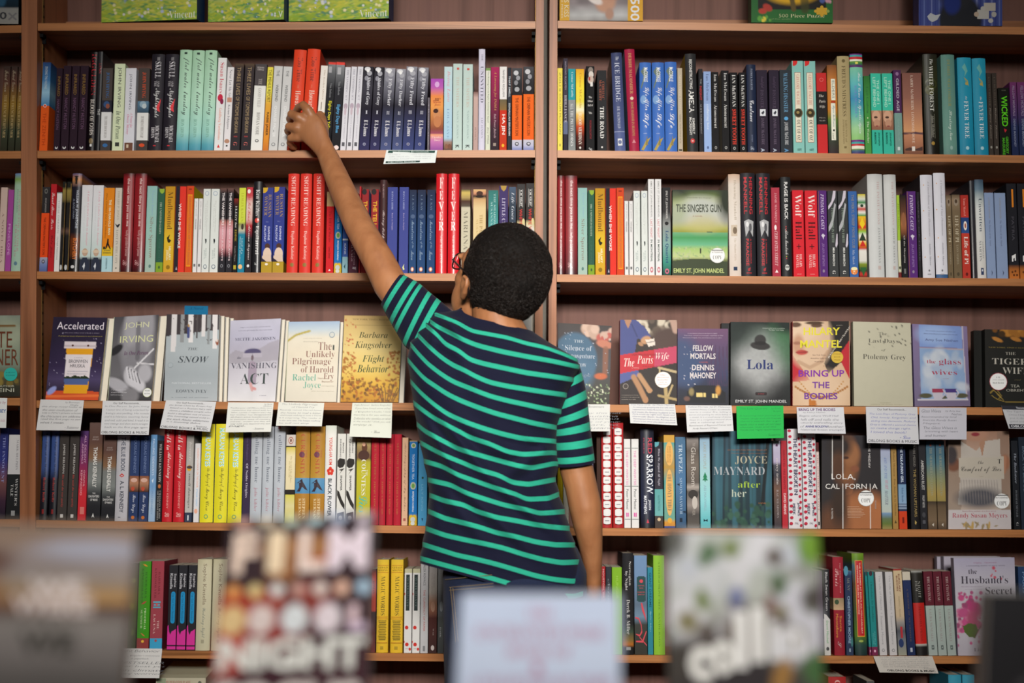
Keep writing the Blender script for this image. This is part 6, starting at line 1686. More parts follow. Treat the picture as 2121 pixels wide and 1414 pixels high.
bk('R1', [(1716.5, 1737, 135)], 'h', [(0, '7e4e2e'), (.18, 'c07838'), (.5, 'c0782c'), (.62, '5a7a34'), (.75, '3a4a36'), (1, '3a2c30')], [R(.36, .16, .8, .4, 'e8e2ce'), T('ELDERS', .18, .38, '4a4640', 'n', .46, .7), R(.32, .41, .78, .43, 'b03a24'), R(.3, .435, .76, .85, 'e6e2d0'), T('Ryan McIlvain', .46, .7, '4a7a8a', 'c', .4, .68), E(.55, .74, .1, .012, '3a3834'), T('a novel', .77, .84, '5a5a54', 'c', .4, .62)], 'orange-brown hardcover with cream label strips', gloss=False)
bk('R1', [(1738, 1763.5, 117)], 'h', 'ab9a70', [E(.5, .05, .14, .018, '6a5c3c'), T("FREUD'S MISTRESS", .1, .62, '5c4e32', 's', .34, .66), T('KAREN MACK and', .66, .88, '84744e', 's', .52, .68), T('JENNIFER KAUFMAN', .65, .9, '84744e', 's', .3, .46), R(.4, .925, .6, .945, '7a6a44')], 'tall tan hardcover with brown capitals', gloss=False)
bk('R1', [(1764.5, 1791, 112)], 'h', [(0, '6a2a7a'), (.012, '6a2a7a'), (.012, '3aa0a0'), (.03, '3aa0a0'), (.03, 'c02c34'), (.055, 'c02c34'), (.055, 'e4e0cc'), (.075, 'e4e0cc'), (.075, '6a9a3a'), (.1, '3a7a4a'), (.12, '5a2a6a'), (.135, '5a2a6a'), (.135, '7ac0a0'), (.3, '5ab4b8'), (.45, '3a8ab0'), (.6, '5ab0a8'), (.75, '9ac890'), (.86, '8ac070'), (.86, '6a2a7a'), (.88, '6a2a7a'), (.88, '3aa0a0'), (.9, '3aa0a0'), (.9, 'c02c34'), (.92, 'c02c34'), (.92, 'e4e0cc'), (.95, 'e4e0cc'), (.95, '7a9a3a'), (.97, '3a5a7a'), (1, '4a2a6a')], [T('How I Came to Sparkle Again', .19, .8, 'dcecec', 'c', .5, .82), T('KAYA McLAREN', .32, .64, '6a7ac0', 's', .3, .48), R(.4, .085, .62, .105, 'e8dc60')], 'tall hardcover with rainbow stripes at both ends')
bk('R1', [(1792.5, 1806, 157)], 'p', [(0, '2e6a30'), (.3, '3f8a3e'), (1, '4a9044')], [T('Gail Godwin', .14, .48, '2a5a3a', 's', .35, .7), E(.5, .54, .08, .01, 'd8e0b0'), T('The Watcher', .58, .86, 'd0dcc0', 's', .35, .68)], 'bright green paperback with white serif words')
bk('R1', [(1807, 1829, 152), (1830.5, 1853, 152)], 'p', [(0, '3bb89c'), (.46, '3bb89c'), (.46, 'b08468'), (.7, '8a5c48'), (.7, '37b098'), (1, '37b098')], [T('THE ONE I', .08, .38, 'a8dcc8', 'nb', .56, .8), T('LEFT BEHIND', .05, .42, 'a8dcc8', 'nb', .2, .46), E(.45, .54, .4, .08, 'c89c80'), E(.4, .545, .18, .014, '4a3428'), E(.5, .62, .3, .05, 'b88a70'), E(.5, .655, .16, .01, '8a4a42'), T('JENNIFER', .73, .9, '1e6a5c', 'nb', .56, .74), T('McMAHON', .73, .87, '1e6a5c', 'nb', .22, .42)], 'turquoise paperback with a face strip')
bk('R1', [(1854.5, 1871, 145)], 'p', [(0, '4a2650'), (.51, '4a2650'), (.51, '75968e'), (1, '6e928a')], [E(.5, .045, .2, .022, '8a6a90'), T('GILDED AGE', .1, .49, 'd0c8d4', 'n', .35, .68), T('CLAIRE McMILLAN', .58, .84, '8aa8a0', 'n', .4, .62), R(.3, .91, .62, .95, 'c4d0cc')], 'paperback with purple top and grey-teal foot')
bk('R1', [(1873, 1913.5, 151)], 'p', [(0, '7c5248'), (.3, '8e6052'), (.55, 'b47e60'), (.72, 'cc9468'), (.735, '5a3c44'), (.75, 'b88060'), (.88, 'a06a50'), (1, '6a4638')], [T('LARRY McMURTRY', .03, .46, 'd8c4b4', 's', .42, .56), T('LONESOME DOVE', .48, .86, 'd8c4b4', 's', .42, .56), G([(0, .735), (.3, .75), (.6, .72), (1, .74), (1, .755), (.5, .745), (0, .755)], '5a4048'), G([(.05, .93), (.3, .91), (.6, .93), (.95, .9), (.95, .95), (.05, .95)], '4a3430'), R(.4, .9, .56, .955, 'd8d0c8')], 'thick dusky pink paperback with sunset shore')
bk('R1', [(1916.5, 1947, 113)], 'h', [(0, '26241c'), (.2, '2e301c'), (.45, '24261a'), (1, '17140f')], [E(.5, .3, .4, .06, '3c4020'), E(.4, .36, .3, .05, '4a4a24'), T('The', .05, .11, 'd8d8d0', 'i', .45, .66), T('WHITE FOREST', .12, .57, 'dedcd4', 's', .38, .66), R(.42, .6, .44, .84, '8a8878'), R(.66, .6, .68, .84, '8a8878'), T('Adam McOmber', .61, .83, '9a988c', 'i', .46, .64), E(.52, .89, .12, .018, '9a7a34')], 'thick black hardcover with white capitals, wooded pattern', gloss='shiny')
bk('R1', [(1954.5, 1983, 114)], 'h', [(0, '5c867c'), (.9, '638c80'), (1, '5a7e76')], [T('DEBBIE MACOMBER', .05, .52, '8a8a54', 's', .42, .64), T('Starling Now', .56, .86, 'ccd8d0', 'c', .36, .68), E(.55, .93, .1, .02, '8aa8a0')], 'thick grey-teal hardcover with olive capitals')
bk('R1', [(1988.5, 2018, 120), (2019.5, 2048, 121.6)], 'h', [(0, '2890ac'), (.5, '228aa8'), (1, '1c7c9a')], [G([(.3, .1), (.5, .06), (.7, .14), (.45, .2), (.5, .15)], '64a8a4'), G([(.4, .2), (.7, .24), (.75, .3), (.55, .26)], '9a9a60'), E(.6, .27, .12, .016, 'a89a5a'), T('the', .4, .44, 'c8dce0', 'i', .46, .6), T('FEVER TREE', .45, .83, 'ccdee2', 's', .36, .66), E(.5, .93, .12, .018, '9ac0c8')], 'thick cyan hardcover with spaced white capitals')
bk('R1', [(2049, 2059, 151), (2060, 2070.5, 151)], 'p', '37302b', [T('LAUREN BELFER', .05, .4, '5c544a', 's', .35, .65), T('Before Home', .42, .8, '8a8278', 'i', .35, .65), E(.5, .9, .2, .016, '8a8880')], 'thin dark brown paperback')
bk('R1', [(2072, 2095, 182)], 'p', '12130e', [H('VOLUME ONE', .03, .045, '6a6a60', 'n', .3, .7), T('WICKED', .12, .57, '5ac81e', 'nb', .25, .8), G([(.4, .6), (.68, .62), (.5, .66)], 'b02430'), T('GREGORY', .72, .97, '4aa820', 'nb', .54, .78), T('MAGUIRE', .74, .99, '4aa820', 'nb', .22, .46)], 'short black paperback with vivid green capitals')
bk('R1', [(2096.5, 2111, 170), (2112, 2131, 170)], 'p', [(0, '6a3060'), (.35, '4a2c5a'), (.6, '232c52'), (1, '1a2444')], [T('FELLOW MORTALS', .05, .46, '8a7a94', 'nb', .35, .68), T('DENNIS MAHONEY', .5, .88, '7a8098', 'nb', .35, .66)], 'purple to navy paperback')
# ================================================================== SECOND ROW
bk('F2', [(-6, 8.5, 388)], 'p', 'c4aca2', [T('A NOVEL IDEA', .3, .9, '8a6a64', 's', .35, .65)], 'pinkish beige paperback')
bk('F2', [(9.5, 21.5, 393)], 'p', '9a4490', [T('PENELOPE', .42, .8, 'c89ac4', 'n', .3, .7)], 'bright violet paperback')
bk('F2', [(22.5, 42, 359.5)], 'h', [(0, '6a84b0'), (.06, '7a9a50'), (.12, '9ab8a0'), (1, '9ab8a6')], [T('JOANNE HARRIS', .16, .4, '7a8c80', 's', .3, .5), T('PEACHES FOR FATHER', .18, .8, 'b08a8c', 's', .55, .72), T('FRANCIS', .52, .85, 'b08a8c', 's', .3, .48), E(.5, .92, .18, .02, '5a7a8a')], 'tall pale green hardcover', gloss=False)
_ob2 = [(0, '2c2a2c'), (.31, '242224'), (.31, 'd8491a'), (.83, 'd44616'), (.83, '9a98a8'), (.92, '6a7aa8'), (1, '4a5a90')]
bk('L2', [(80.5, 97, 387)], 'p', _ob2, [E(.5, .05, .2, .03, '6a6a66'), E(.5, .05, .12, .018, '2c2a2c'), T('ADAM JOHNSON', .13, .3, 'a8a4a0', 'n', .35, .62), T("THE ORPHAN MASTER'S SON", .36, .8, '6a2410', 'n', .34, .64), E(.5, .88, .2, .022, '2a2a34'), E(.5, .88, .12, .013, '9a98a8')], 'black and orange paperback with bluish foot')
bk('L2', [(98, 110.5, 381)], 'p', 'ae1f26', [T('Sunset Above', .1, .36, 'e8d0cc', 'c', .25, .75), T('Paris', .4, .52, 'e8d0cc', 'c', .3, .75), T('Lola Jones', .58, .84, '5a1216', 'c', .25, .75)], 'red paperback with white script')
bk('L2', [(111, 122, 398)], 'p', [(0, '3a5a50'), (.02, 'd8d4d2'), (1, 'd8d4d2')], [T('THESE DREAMS', .1, .52, 'a8a4a4', 'n', .35, .65), T('OLIVER PARSONS', .56, .85, '8a8686', 'n', .35, .65)], 'thin white paperback next to a red one')
bk('L2', [(122.5, 130, 376), (131.5, 141.5, 376)], 'p', [(0, '1c1c18'), (.06, '1c1c18'), (.1, '8a7a3c'), (.2, '6a5c30'), (.24, '1a1816'), (.5, '221e1c'), (.55, '5a443c'), (.6, '1c1a1a'), (1, '141416')], [E(.4, .95, .3, .03, 'b8b8b8'), R(.85, .02, .97, .98, '8a6c3c')], 'thin black paperback with gold edge')
bk('L2', [(142.5, 162.5, 359.5)], 'h', [(0, '5a5478'), (.06, 'b87a44'), (.11, '7a5a50'), (.14, '1e1c28'), (.6, '1c1a22'), (.68, '6a3418'), (.82, '5a3018'), (.88, '141416'), (1, '141416')], [E(.45, .055, .14, .03, '1a1614'), E(.45, .03, .24, .006, '1a1614'), R(.35, .06, .55, .11, '1a1614'), T('WILLIAM W. JOHNSTONE', .17, .56, 'a8aebc', 'nb', .45, .75), T('A BAD MAN', .26, .46, '8a90a0', 'n', .2, .38), T('BUTCHERY', .66, .88, 'd07030', 'nb', .35, .75), E(.4, .95, .2, .016, 'c8c8c8')], 'tall black hardcover with cowboy silhouette', gloss='shiny')
_lc = [T("A Lady Cyclist's Guide to Kashgar", .06, .7, 'd49aa8', 'i', .5, .72), T('SUZANNE JOINSON', .24, .6, 'c8c8cc', 'n', .22, .36), E(.5, .775, .26, .045, 'b89a84'), E(.5, .765, .32, .018, 'cdb8a0'), G([(.1, .9), (.3, .835), (.7, .835), (.9, .9), (.95, 1), (.05, 1)], '2a3040'), G([(.3, .94), (.5, .89), (.55, .93), (.45, .98), (.4, .95)], 'c8ccd0')]
bk('L2', [(163, 186, 383), (186.5, 208.5, 383.5)], 'p', [(0, 'd8d6de'), (.45, 'd4d8da'), (.82, 'b8c8c4'), (.86, '30343e'), (1, '3a3a44')], _lc, 'pale paperback with a figure in a straw hat')
bk('L2', [(209, 231.5, 389)], 'p', [(0, 'd8801a'), (.7, 'd87e18'), (.72, 'd8b028'), (.81, 'd8b028'), (.81, 'a8ccd4'), (1, 'a4c8d0')], [T('THE 100-YEAR-OLD MAN', .14, .56, 'f0d8b0', 'nb', .52, .74), T('Who Climbed Out the Window', .06, .6, '8a4a10', 'n', .22, .36), G([(.5, .6), (.6, .61), (.62, .66), (.85, .73), (.75, .73), (.55, .68), (.4, .73), (.3, .725), (.46, .65)], '1e1814'), R(.12, .7, .3, .73, '1e1814'), H('JONAS', .735, .755, '4a5a3a', 'nb', .2, .8), H('JONASSON', .765, .785, '4a5a3a', 'nb', .12, .88), T('HYPERION', .84, .96, '4a6a74', 'n', .4, .56)], 'orange paperback with running man')
bk('L2', [(232.5, 247, 389)], 'p', 'c8c0b4', [T('EDWARD P. JONES', .04, .38, 'a09884', 's', .35, .68), G([(.1, .42), (.45, .445), (.75, .43), (.9, .435), (.6, .475), (.4, .465)], '26242a'), T('LOST IN THE CITY', .5, .9, '8e8a80', 's', .35, .66), G([(.5, .94), (.64, .955), (.4, .96)], '3a3030')], 'cream paperback with a small black bird')
_nt = [T('the next time you see me', .05, .54, 'd8b8b4', 'nb', .35, .66), T('holly goddard jones', .58, .84, 'b88a88', 'nb', .35, .62), T('R', .88, .94, 'c09090', 'c', .2, .6)]
_nc = [(0, '4a1418'), (.05, '861e24'), (.6, '8a1e24'), (.9, '621820'), (1, '3a1418')]
bk('L2', [(249, 272, 359.5), (273.5, 298, 359.5)], 'h', _nc, _nt, 'glossy dark red hardcover with white lettering', gloss='shiny')
_ss = [T('Tayari Jones', .05, .34, '88a8c0', 's', .45, .7), T('Silver Sparrow', .36, .84, '8a7a70', 's', .28, .72), E(.5, .93, .12, .02, '5a7a74')]
_sc = [(0, '8cb4b0'), (.5, '94bab0'), (1, 'a0b4a8')]
bk('L2', [(299, 320.5, 385)], 'p', _sc, _ss, 'pale teal paperback with brown lettering')
_ug = [G([(.2, 0), (.95, 0), (.9, .04), (.6, .06), (.3, .04)], '8aa83a'), T('THE UNINVITED GUESTS', .16, .54, 'b8c8b4', 's', .35, .62), T('SADIE JONES', .6, .86, '44685a', 's', .35, .58), E(.5, .94, .13, .018, '3a5a34')]
_uc = [(0, '2e5a44'), (.88, '2c5646'), (.88, '7a9a2c'), (1, '7a9a2c')]
bk('L2', [(321.5, 336.5, 391)], 'p', _uc, _ug, 'dark green paperback with lime foot')
_mb = [T('Mudbound', .06, .5, '6a4a18', 's', .28, .78), G([(.3, .6), (.6, .56), (.5, .61), (.75, .63), (.55, .66), (.4, .65)], '2a2414'), T('HILLARY', .7, .86, 'f0e4c0', 'nb', .52, .74), T('JORDAN', .74, .86, 'f0e4c0', 'nb', .24, .46), E(.5, .94, .2, .024, '8a6a18')]
_mc = [(0, 'b8861e'), (.4, 'c89426'), (.6, 'd4b02c'), (1, 'c8982a')]
bk('L2', [(337, 358, 386)], 'p', _mc, _mb, 'golden yellow paperback with a black bird')
_ws = [R(0.03, 0, .42, 1, '24222a'), T('WHEN SHE WOKE', .2, .72, 'f0e0dc', 'nb', .34, .58), G([(.2, .97), (.36, .97), (.28, .93)], 'b0a8b8')]
bk('L2', [(358.5, 381, 386)], 'p', 'd83428', _ws, 'half black half red paperback')
_om2 = [R(.22, .1, .8, .93, 'e8a020'), R(.27, .11, .75, .92, 'd86a20'), T('THE ELEGANT GATHERING', .13, .55, 'b06a40', 'n', .38, .66), T('OF WHITE SNOWS', .57, .9, 'b06a40', 'n', .38, .66), R(.3, .03, .7, .045, '8a2a18')]
bk('L2', [(381.5, 397, 385)], 'p', 'c8421e', _om2, 'orange-red paperback with rounded inner panel', side='c8b820')
_wp = [T('JOHN', .04, .12, '7a7a7a', 'n', .35, .65), T('JACOB ROSS', .14, .24, '8a8a8a', 'n', .35, .65), T('PYNTER BENDER', .28, .42, '5a5a5c', 'n', .35, .65), R(.25, .885, .75, .92, '6a6a6a')]
bk('L2', [(398, 406.5, 411), (407.5, 416, 411)], 'p', 'd9d7d6', _wp, 'short thin white paperback with grey lettering')
_hf = [E(.5, .055, .28, .028, '9aa8b8'), E(.5, .055, .21, .02, 'd2d6d4'), T('The Unlikely Pilgrimage', .14, .52, 'b0b0ac', 's', .5, .64), T('of Harold Fry', .18, .46, 'b0b0ac', 's', .32, .44), G([(.4, .6), (.6, .6), (.62, .63), (.5, .66), (.45, .64)], '22282a'), T('RACHEL', .71, .83, '9aa8a4', 's', .5, .66), T('JOYCE', .73, .84, '9aa8a4', 's', .28, .44), E(.5, .93, .24, .026, '5a6a7a'), E(.5, .93, .17, .018, 'd2d6d4')]
bk('L2', [(416.5, 432, 391), (433, 450.5, 391)], 'p', 'd2d6d2', _hf, 'off-white paperback with round emblem and feather')
_vn = [T('THE VANISHERS', .05, .44, 'e6dcdc', 'nb', .34, .7), T('HEIDI JULAVITS', .46, .86, 'd8c4c8', 'nb', .34, .66), E(.5, .92, .2, .02, '8a8a90'), E(.5, .92, .13, .013, '2c2a30')]
_vc = [(0, '6a4a44'), (.06, '2c282c'), (.36, '2a262a'), (.4, 'b0706a'), (.5, 'd49aa4'), (.7, 'c88a90'), (.78, '6a3a40'), (.82, '26242a'), (1, '26242a')]
bk('L2', [(451.5, 465.5, 390), (466.5, 480, 390)], 'p', _vc, _vn, 'black and pink paperback with white capitals')
bk('L2', [(480.5, 490.5, 411)], 'p', [(0, '7a2420'), (.08, '3a1a18'), (.14, '191718'), (1, '191718')], [T('ELEGY for', .1, .4, 'd0ccc8', 's', .35, .75), T('EDDIE', .42, .58, 'b09a30', 's', .35, .75), T('Jacqueline Winspear', .64, .85, '9a9894', 's', .35, .66), R(.25, .9, .8, .955, 'b0a030')], 'short black paperback with yellow word')
bk('L2', [(491, 505.5, 389)], 'p', [(0, 'c6d040'), (.4, 'c2cc48'), (.43, '8a8a50'), (.5, 'b8b49a'), (.55, '1e7a94'), (1, '1c7a98')], [T('LESLEY KAGEN', .06, .4, 'a8a430', 's', .34, .7), E(.6, .46, .2, .035, '3a3028'), T('Land of a', .6, .78, 'b8d8dc', 'n', .52, .74), T('Hundred Wonders', .58, .88, 'b8d8dc', 'n', .24, .44), E(.42, .93, .3, .028, 'e8b880')], 'yellow-green and teal paperback')
bk('L2', [(506.5, 520, 387.5)], 'p', [(0, 'b0303a'), (.1, 'c04a50'), (.2, 'd8c0b8'), (.38, 'd0a8a0'), (.45, 'a82c34'), (.55, '6a2a34'), (.6, '262428'), (1, '2a2428')], [T('The Red House', .08, .4, 'b83a44', 'c', .3, .75), T('Adriana Trigiani', .44, .85, 'e6dcdc', 'c', .3, .75), E(.4, .05, .25, .025, 'e8dcd8'), E(.5, .92, .2, .018, 'd8d8d8')], 'red white and black paperback with script')
bk('L2', [(521.5, 539, 376)], 'h', '1d1c20', [T('Ken Kalfus', .09, .38, 'd6d4d4', 's', .3, .75), E(.48, .43, .26, .027, 'cc4038'), T('Equilateral', .49, .8, 'e0dedc', 's', .28, .75), T('A', .89, .92, 'c8c8c8', 'c', .3, .65)], 'glossy black hardcover with red dot', gloss='shiny')
_rw = [G([(.05, 0), (.48, 0), (.42, .04), (.25, .06), (.05, .065)], 'c8a028'), T('RUSSIAN', .08, .35, 'a88a50', 's', .56, .84), T('WINTER', .1, .33, 'a88a50', 's', .18, .46), T('A Novel', .395, .41, '8a90c0', 'i', .35, .65), T('DAPHNE', .46, .62, 'c4c6e0', 'nb', .56, .74), T('KALOTAY', .45, .64, 'c4c6e0', 'nb', .22, .4), E(.55, .69, .24, .035, '4a3028'), E(.55, .78, .38, .075, 'd4bca8'), G([(.1, .8), (.9, .78), (.95, .87), (.05, .87)], 'd0b8a4'), G([(.02, .82), (.3, .85), (.5, .87), (.02, .87)], '2a2438'), E(.5, .9, .14, .014, 'e6dcc8')]
bk('L2', [(540, 563, 388.5), (563.5, 587, 387)], 'p', [(0, '343a80'), (.6, '2e3a84'), (.72, '2c3c8c'), (.865, '2a2a50'), (.865, 'ac8e28'), (1, 'ac8c2a')], _rw, 'royal blue paperback with woman seen from behind')
bk('L2', [(593, 616, 360), (619, 642.5, 360), (645.5, 669, 360)], 'h', 'd0352a', [T('SIGHT READING', .03, .53, 'ecc4bc', 's', .32, .7), T('Daphne Kalotay', .58, .87, 'ecc8c0', 's', .34, .66), E(.5, .92, .18, .02, '8a6a30')], 'red-orange hardcover with white serif capitals')
bk('L2', [(674, 690, 397)], 'p', [(0, 'c8a878'), (.18, 'c4a070'), (.18, 'cc1e26'), (1, 'c81c24')], [T('The DIET of Worms', .24, .62, '7a1418', 's', .32, .66), T('Lionel Shriver', .68, .82, '3a1010', 'n', .34, .62), G([(.5, .95), (.68, .97), (.36, .975)], 'f0e0dc')], 'bright red paperback with tan top')
_mk = [E(.5, .06, .3, .03, 'c8c8b8'), E(.5, .06, .18, .02, '7a9a50'), T('TOGETHER TEA', .16, .46, 'd0e0ec', 'n', .35, .62), E(.5, .535, .34, .045, 'b0b4a0'), E(.5, .535, .2, .028, '6a9a4a'), T('MARJAN KAMALI', .6, .84, 'd8e4ec', 'nb', .35, .62), E(.3, .9, .22, .025, 'd8b428'), E(.7, .9, .22, .025, 'd8b428'), E(.5, .93, .3, .03, 'c0c4c0'), E(.5, .975, .26, .022, 'c8ccc8')]
_mq = [(0, 'c8a428'), (.02, '1b70b4'), (.86, '1b70b4'), (.92, 'c8a830'), (1, 'c8a428')]
bk('L2', [(691, 707, 398)], 'p', _mq, _mk, 'bright blue paperback with ornamental rosettes, partly behind the arm')
bk('L2', [(708, 720, 396)], 'p', [(0, '3a5aa8'), (.58, '3a5aa8'), (.58, 'c8ccd4'), (.6, 'c8ccd4'), (.6, '3a58a0'), (.8, '3a58a0'), (.8, '90b8c4'), (1, '90b8c4')], [T('KANE', .64, .77, 'd8e0ec', 'n', .35, .65), G([(.3, .92), (.6, .88), (.55, .95)], '2a5a64')], 'blue and pale teal paperback under the forearm')
bk('L2', [(721, 741, 400)], 'p', [(0, '7a2c3c'), (.5, '6a2838'), (1, '4a2838')], [T('THE PASSAGE OF POWER', .5, .9, 'b08a9a', 's', .52, .7), T('SALVAGE', .6, .86, 'c8a8b0', 's', .28, .46), T('W', .92, .96, 'e0d4d8', 'i', .4, .8)], 'plum paperback under the forearm')
bk('L2', [(742, 746, 386)], 'p', 'b02a30', [], 'sliver of a red spine beside the arm', depth=.12)
bk('L2', [(747, 762, 392), (766.5, 782.5, 392)], 'p', [(0, '8a2426'), (1, '94282a')], [E(.35, .03, .34, .035, '2a2626'), T('THE TELL', .14, .44, 'd8a832', 'nb', .25, .78), T('HESTER', .52, .7, 'd8d0c8', 'n', .55, .75), T('KAPLAN', .54, .72, 'd8d0c8', 'n', .25, .45)], 'brick red paperback with yellow capitals', side='7a80b0')
bk('L2', [(785, 799, 372.6)], 'h', '3c2122', [T('KARMEL', .05, .2, 'a8888a', 's', .4, .6), T('Being Esther', .33, .68, 'c8b4b4', 'c', .3, .75)], 'maroon hardcover with white script', side='9a7a70')
bk('L2', [(800.5, 822, 387.4), (825, 845, 387.4)], 'p', '3c4488', [T('RANA LAHIRI', .05, .26, 'a8b0d4', 's', .4, .56), T('Back to Delphi', .3, .5, 'b0a4c8', 's', .4, .56), G([(.4, .93), (.6, .89), (.55, .93), (.66, .95), (.5, .96)], 'd8d890')], 'indigo paperback with small pale lettering')
_mm = [T('I. J. KAY', .06, .25, '6a7c94', 's', .38, .62), E(.5, .32, .3, .025, '4a5c7c'), T('Mountains', .37, .6, '8aa0b8', 'c', .35, .7), T('of the', .62, .7, '8aa0b8', 'c', .35, .66), T('Moon', .73, .84, '8aa0b8', 'c', .3, .72), E(.5, .95, .22, .027, 'd07a50'), E(.5, .95, .12, .018, 'ecdcd0')]
bk('L2', [(846, 861.5, 393), (863, 880.5, 393), (883, 900.5, 393)], 'p', [(0, '222a42'), (.4, '1f3a62'), (1, '1f426e')], _mm, 'navy paperback with pale script and orange oval')
bk('L2', [(902, 925, 360), (927, 950, 360)], 'h', 'c81b24', [H('F', .04, .15, 'ecd8d4', 's', .3, .66), H('E', .175, .26, 'ecd8d4', 's', .3, .62), H('V', .285, .37, 'ecd8d4', 'sb', .22, .72), H('E', .385, .47, 'ecd8d4', 's', .3, .62), H('R', .485, .57, 'ecd8d4', 'sb', .26, .7), T('MARY BETH KEANE', .62, .9, 'e4b4b0', 's', .4, .58)], 'scarlet hardcover with stacked white letters', gloss='shiny')
bk('L2', [(954, 973.5, 392)], 'p', [(0, '4a4236'), (.04, 'c8b060'), (.1, 'a8905a'), (.14, '4a2e24'), (.2, '5a5044'), (.22, 'c4bca4'), (1, 'c0b8a0')], [T('MARIANA', .26, .72, '7a7466', 's', .28, .74)], 'cream paperback with dark sunset picture on top')
bk('L2', [(979, 1006, 392)], 'p', [(0, 'd4b078'), (.05, 'c88a6a'), (.08, '2e221e'), (.12, 'c8a070'), (.22, 'd8c090'), (1, 'd4c090')], [E(.5, .05, .26, .03, '4a3028'), E(.5, .085, .32, .016, '2a201c'), T('THE PARIS', .3, .6, 'a88a54', 's', .5, .74), T('SUSANNAH', .36, .7, 'c0a468', 's', .24, .4)], 'wide cream paperback with a woman in a hat')
bk('L2', [(1010.5, 1031.5, 394)], 'p', [(0, '36746e'), (.3, '3a8884'), (.5, '5aa0a0'), (1, '3a7c78')], [T('THE SHADOW', .04, .42, 'b0d0cc', 's', .54, .74), T('SUSANNA', .14, .42, 'a8ccc8', 's', .24, .44), T('KEARSLEY', .45, .8, 'a8ccc8', 's', .24, .44)], 'teal paperback above the head')
bk('L2', [(1033, 1052, 384.5)], 'p', '413464', [G([(.15, 0), (.85, 0), (.75, .04), (.5, .065), (.25, .04)], 'b09048'), T('LITTLE CENTURY', .14, .66, 'ccc4dc', 's', .32, .68)], 'purple paperback with gold half-round top')
bk('L2', [(1053.5, 1068.5, 387)], 'p', [(0, '4a5a70'), (.2, '34404e'), (1, '3a4454')], [T('Life Goes On', .06, .5, 'c8ccd4', 'i', .28, .74)], 'slate paperback with white italics')
bk('L2', [(1070, 1087.5, 381), (1089, 1107, 379.5)], 'p', [(0, '3c3a3a'), (.4, '34302e'), (.44, 'c8b88a'), (.55, 'd8d8dc'), (1, 'c4c8cc')], [T('K.M. KELBY', .07, .25, 'd8d6d2', 'nb', .4, .62), R(.68, .06, .72, .26, 'c8c6c2'), R(.28, .06, .32, .26, 'c8c6c2'), T('WHITE VULTURES', .28, .74, 'c03a34', 'nb', .3, .66), E(.8, .42, .16, .035, 'd0c490')], 'dark grey paperback with red lettering')
# right bay
bk('R2', [(1154.5, 1170, 363.7), (1171, 1196, 363.7)], 'h', _nc, _nt, 'glossy dark red hardcover with white lettering', gloss='shiny')
bk('R2', [(1197, 1217, 389)], 'p', _sc, _ss, 'pale teal paperback with brown lettering')
bk('R2', [(1218, 1232, 394)], 'p', _uc, _ug, 'dark green paperback with lime foot')
bk('R2', [(1233, 1254, 390)], 'p', _mc, _mb, 'golden yellow paperback with a black bird')
bk('R2', [(1254.5, 1277, 390)], 'p', 'd83428', _ws, 'half black half red paperback')
bk('R2', [(1277.5, 1293.5, 389)], 'p', 'c8421e', _om2, 'orange-red paperback with rounded inner panel')
bk('R2', [(1294, 1302.5, 416), (1303.5, 1312, 416)], 'p', 'd9d7d6', _wp, 'short thin white paperback with grey lettering')
bk('R2', [(1313, 1327, 395), (1329, 1342.5, 395)], 'p', 'd2d6d2', _hf, 'off-white paperback with round emblem and feather')
bk('R2', [(1343.5, 1356.5, 371), (1358, 1371.5, 371)], 'p', 'd9d8d8', [T('EMILY ST. JOHN MANDEL', .02, .4, '9a9a98', 'nb', .34, .68), T('LAST NIGHT', .42, .61, 'c05a60', 'n', .34, .66), T('IN MONTREAL', .63, .86, '4a5a52', 'nb', .34, .66), E(.5, .94, .25, .03, 'c07078'), E(.5, .94, .12, .014, 'd9d8d8')], 'tall slim white paperback with red and green capitals')
bk('R2', [(1373, 1390.5, 388)], 'p', [(0, '242426'), (.28, '302f30'), (.42, '8a8c8a'), (.65, '7aa09a'), (.85, '3a8a78'), (1, '24443e')], [T('EMILY ST. JOHN MANDEL', .04, .36, 'd4d2ce', 'n', .35, .65), E(.5, .41, .24, .02, '242424'), T('Lola Quartet', .49, .86, '2c4a74', 'sb', .28, .72), E(.5, .95, .25, .03, 'c06a80'), E(.5, .95, .12, .014, '24443e')], 'black to teal paperback with blue title')
bk('R2', [(1511, 1535.5, 361)], 'h', [(0, 'c8a890'), (.1, 'd8ccc0'), (.6, 'dcd4cc'), (1, 'd0c0b4')], [T('Henning Mankell', .06, .45, 'a89a88', 's', .4, .66), R(.18, .5, .7, .61, 'c8b8a4'), E(.5, .555, .18, .035, '7a6a58'), T('The Shadow Girls', .63, .85, 'b8aa98', 's', .42, .6), R(.34, .91, .66, .945, '2c3a54')], 'cream hardcover with small sepia picture', gloss=False)
bk('R2', [(1536.5, 1566.5, 359), (1569, 1598, 359.5)], 'h', '26252a', [T('HENNING', .04, .4, 'b83038', 'nb', .58, .8), T('MANKELL', .04, .4, 'b83038', 'nb', .2, .42), G([(.2, .47), (.5, .45), (.85, .47), (.8, .62), (.55, .55), (.3, .62)], 'a8a8aa'), E(.42, .5, .1, .025, 'd8d8d8'), E(.62, .53, .1, .04, '5a5a5e'), T('A TREACHEROUS', .64, .88, 'b03038', 'nb', .6, .68), T('PARADISE', .64, .9, 'b83038', 'nb', .3, .5), G([(.4, .93), (.6, .915), (.56, .95), (.42, .955)], 'a02830'), R(.3, .965, .66, .975, 'a02830')], 'black hardcover with red capitals and grey figure')
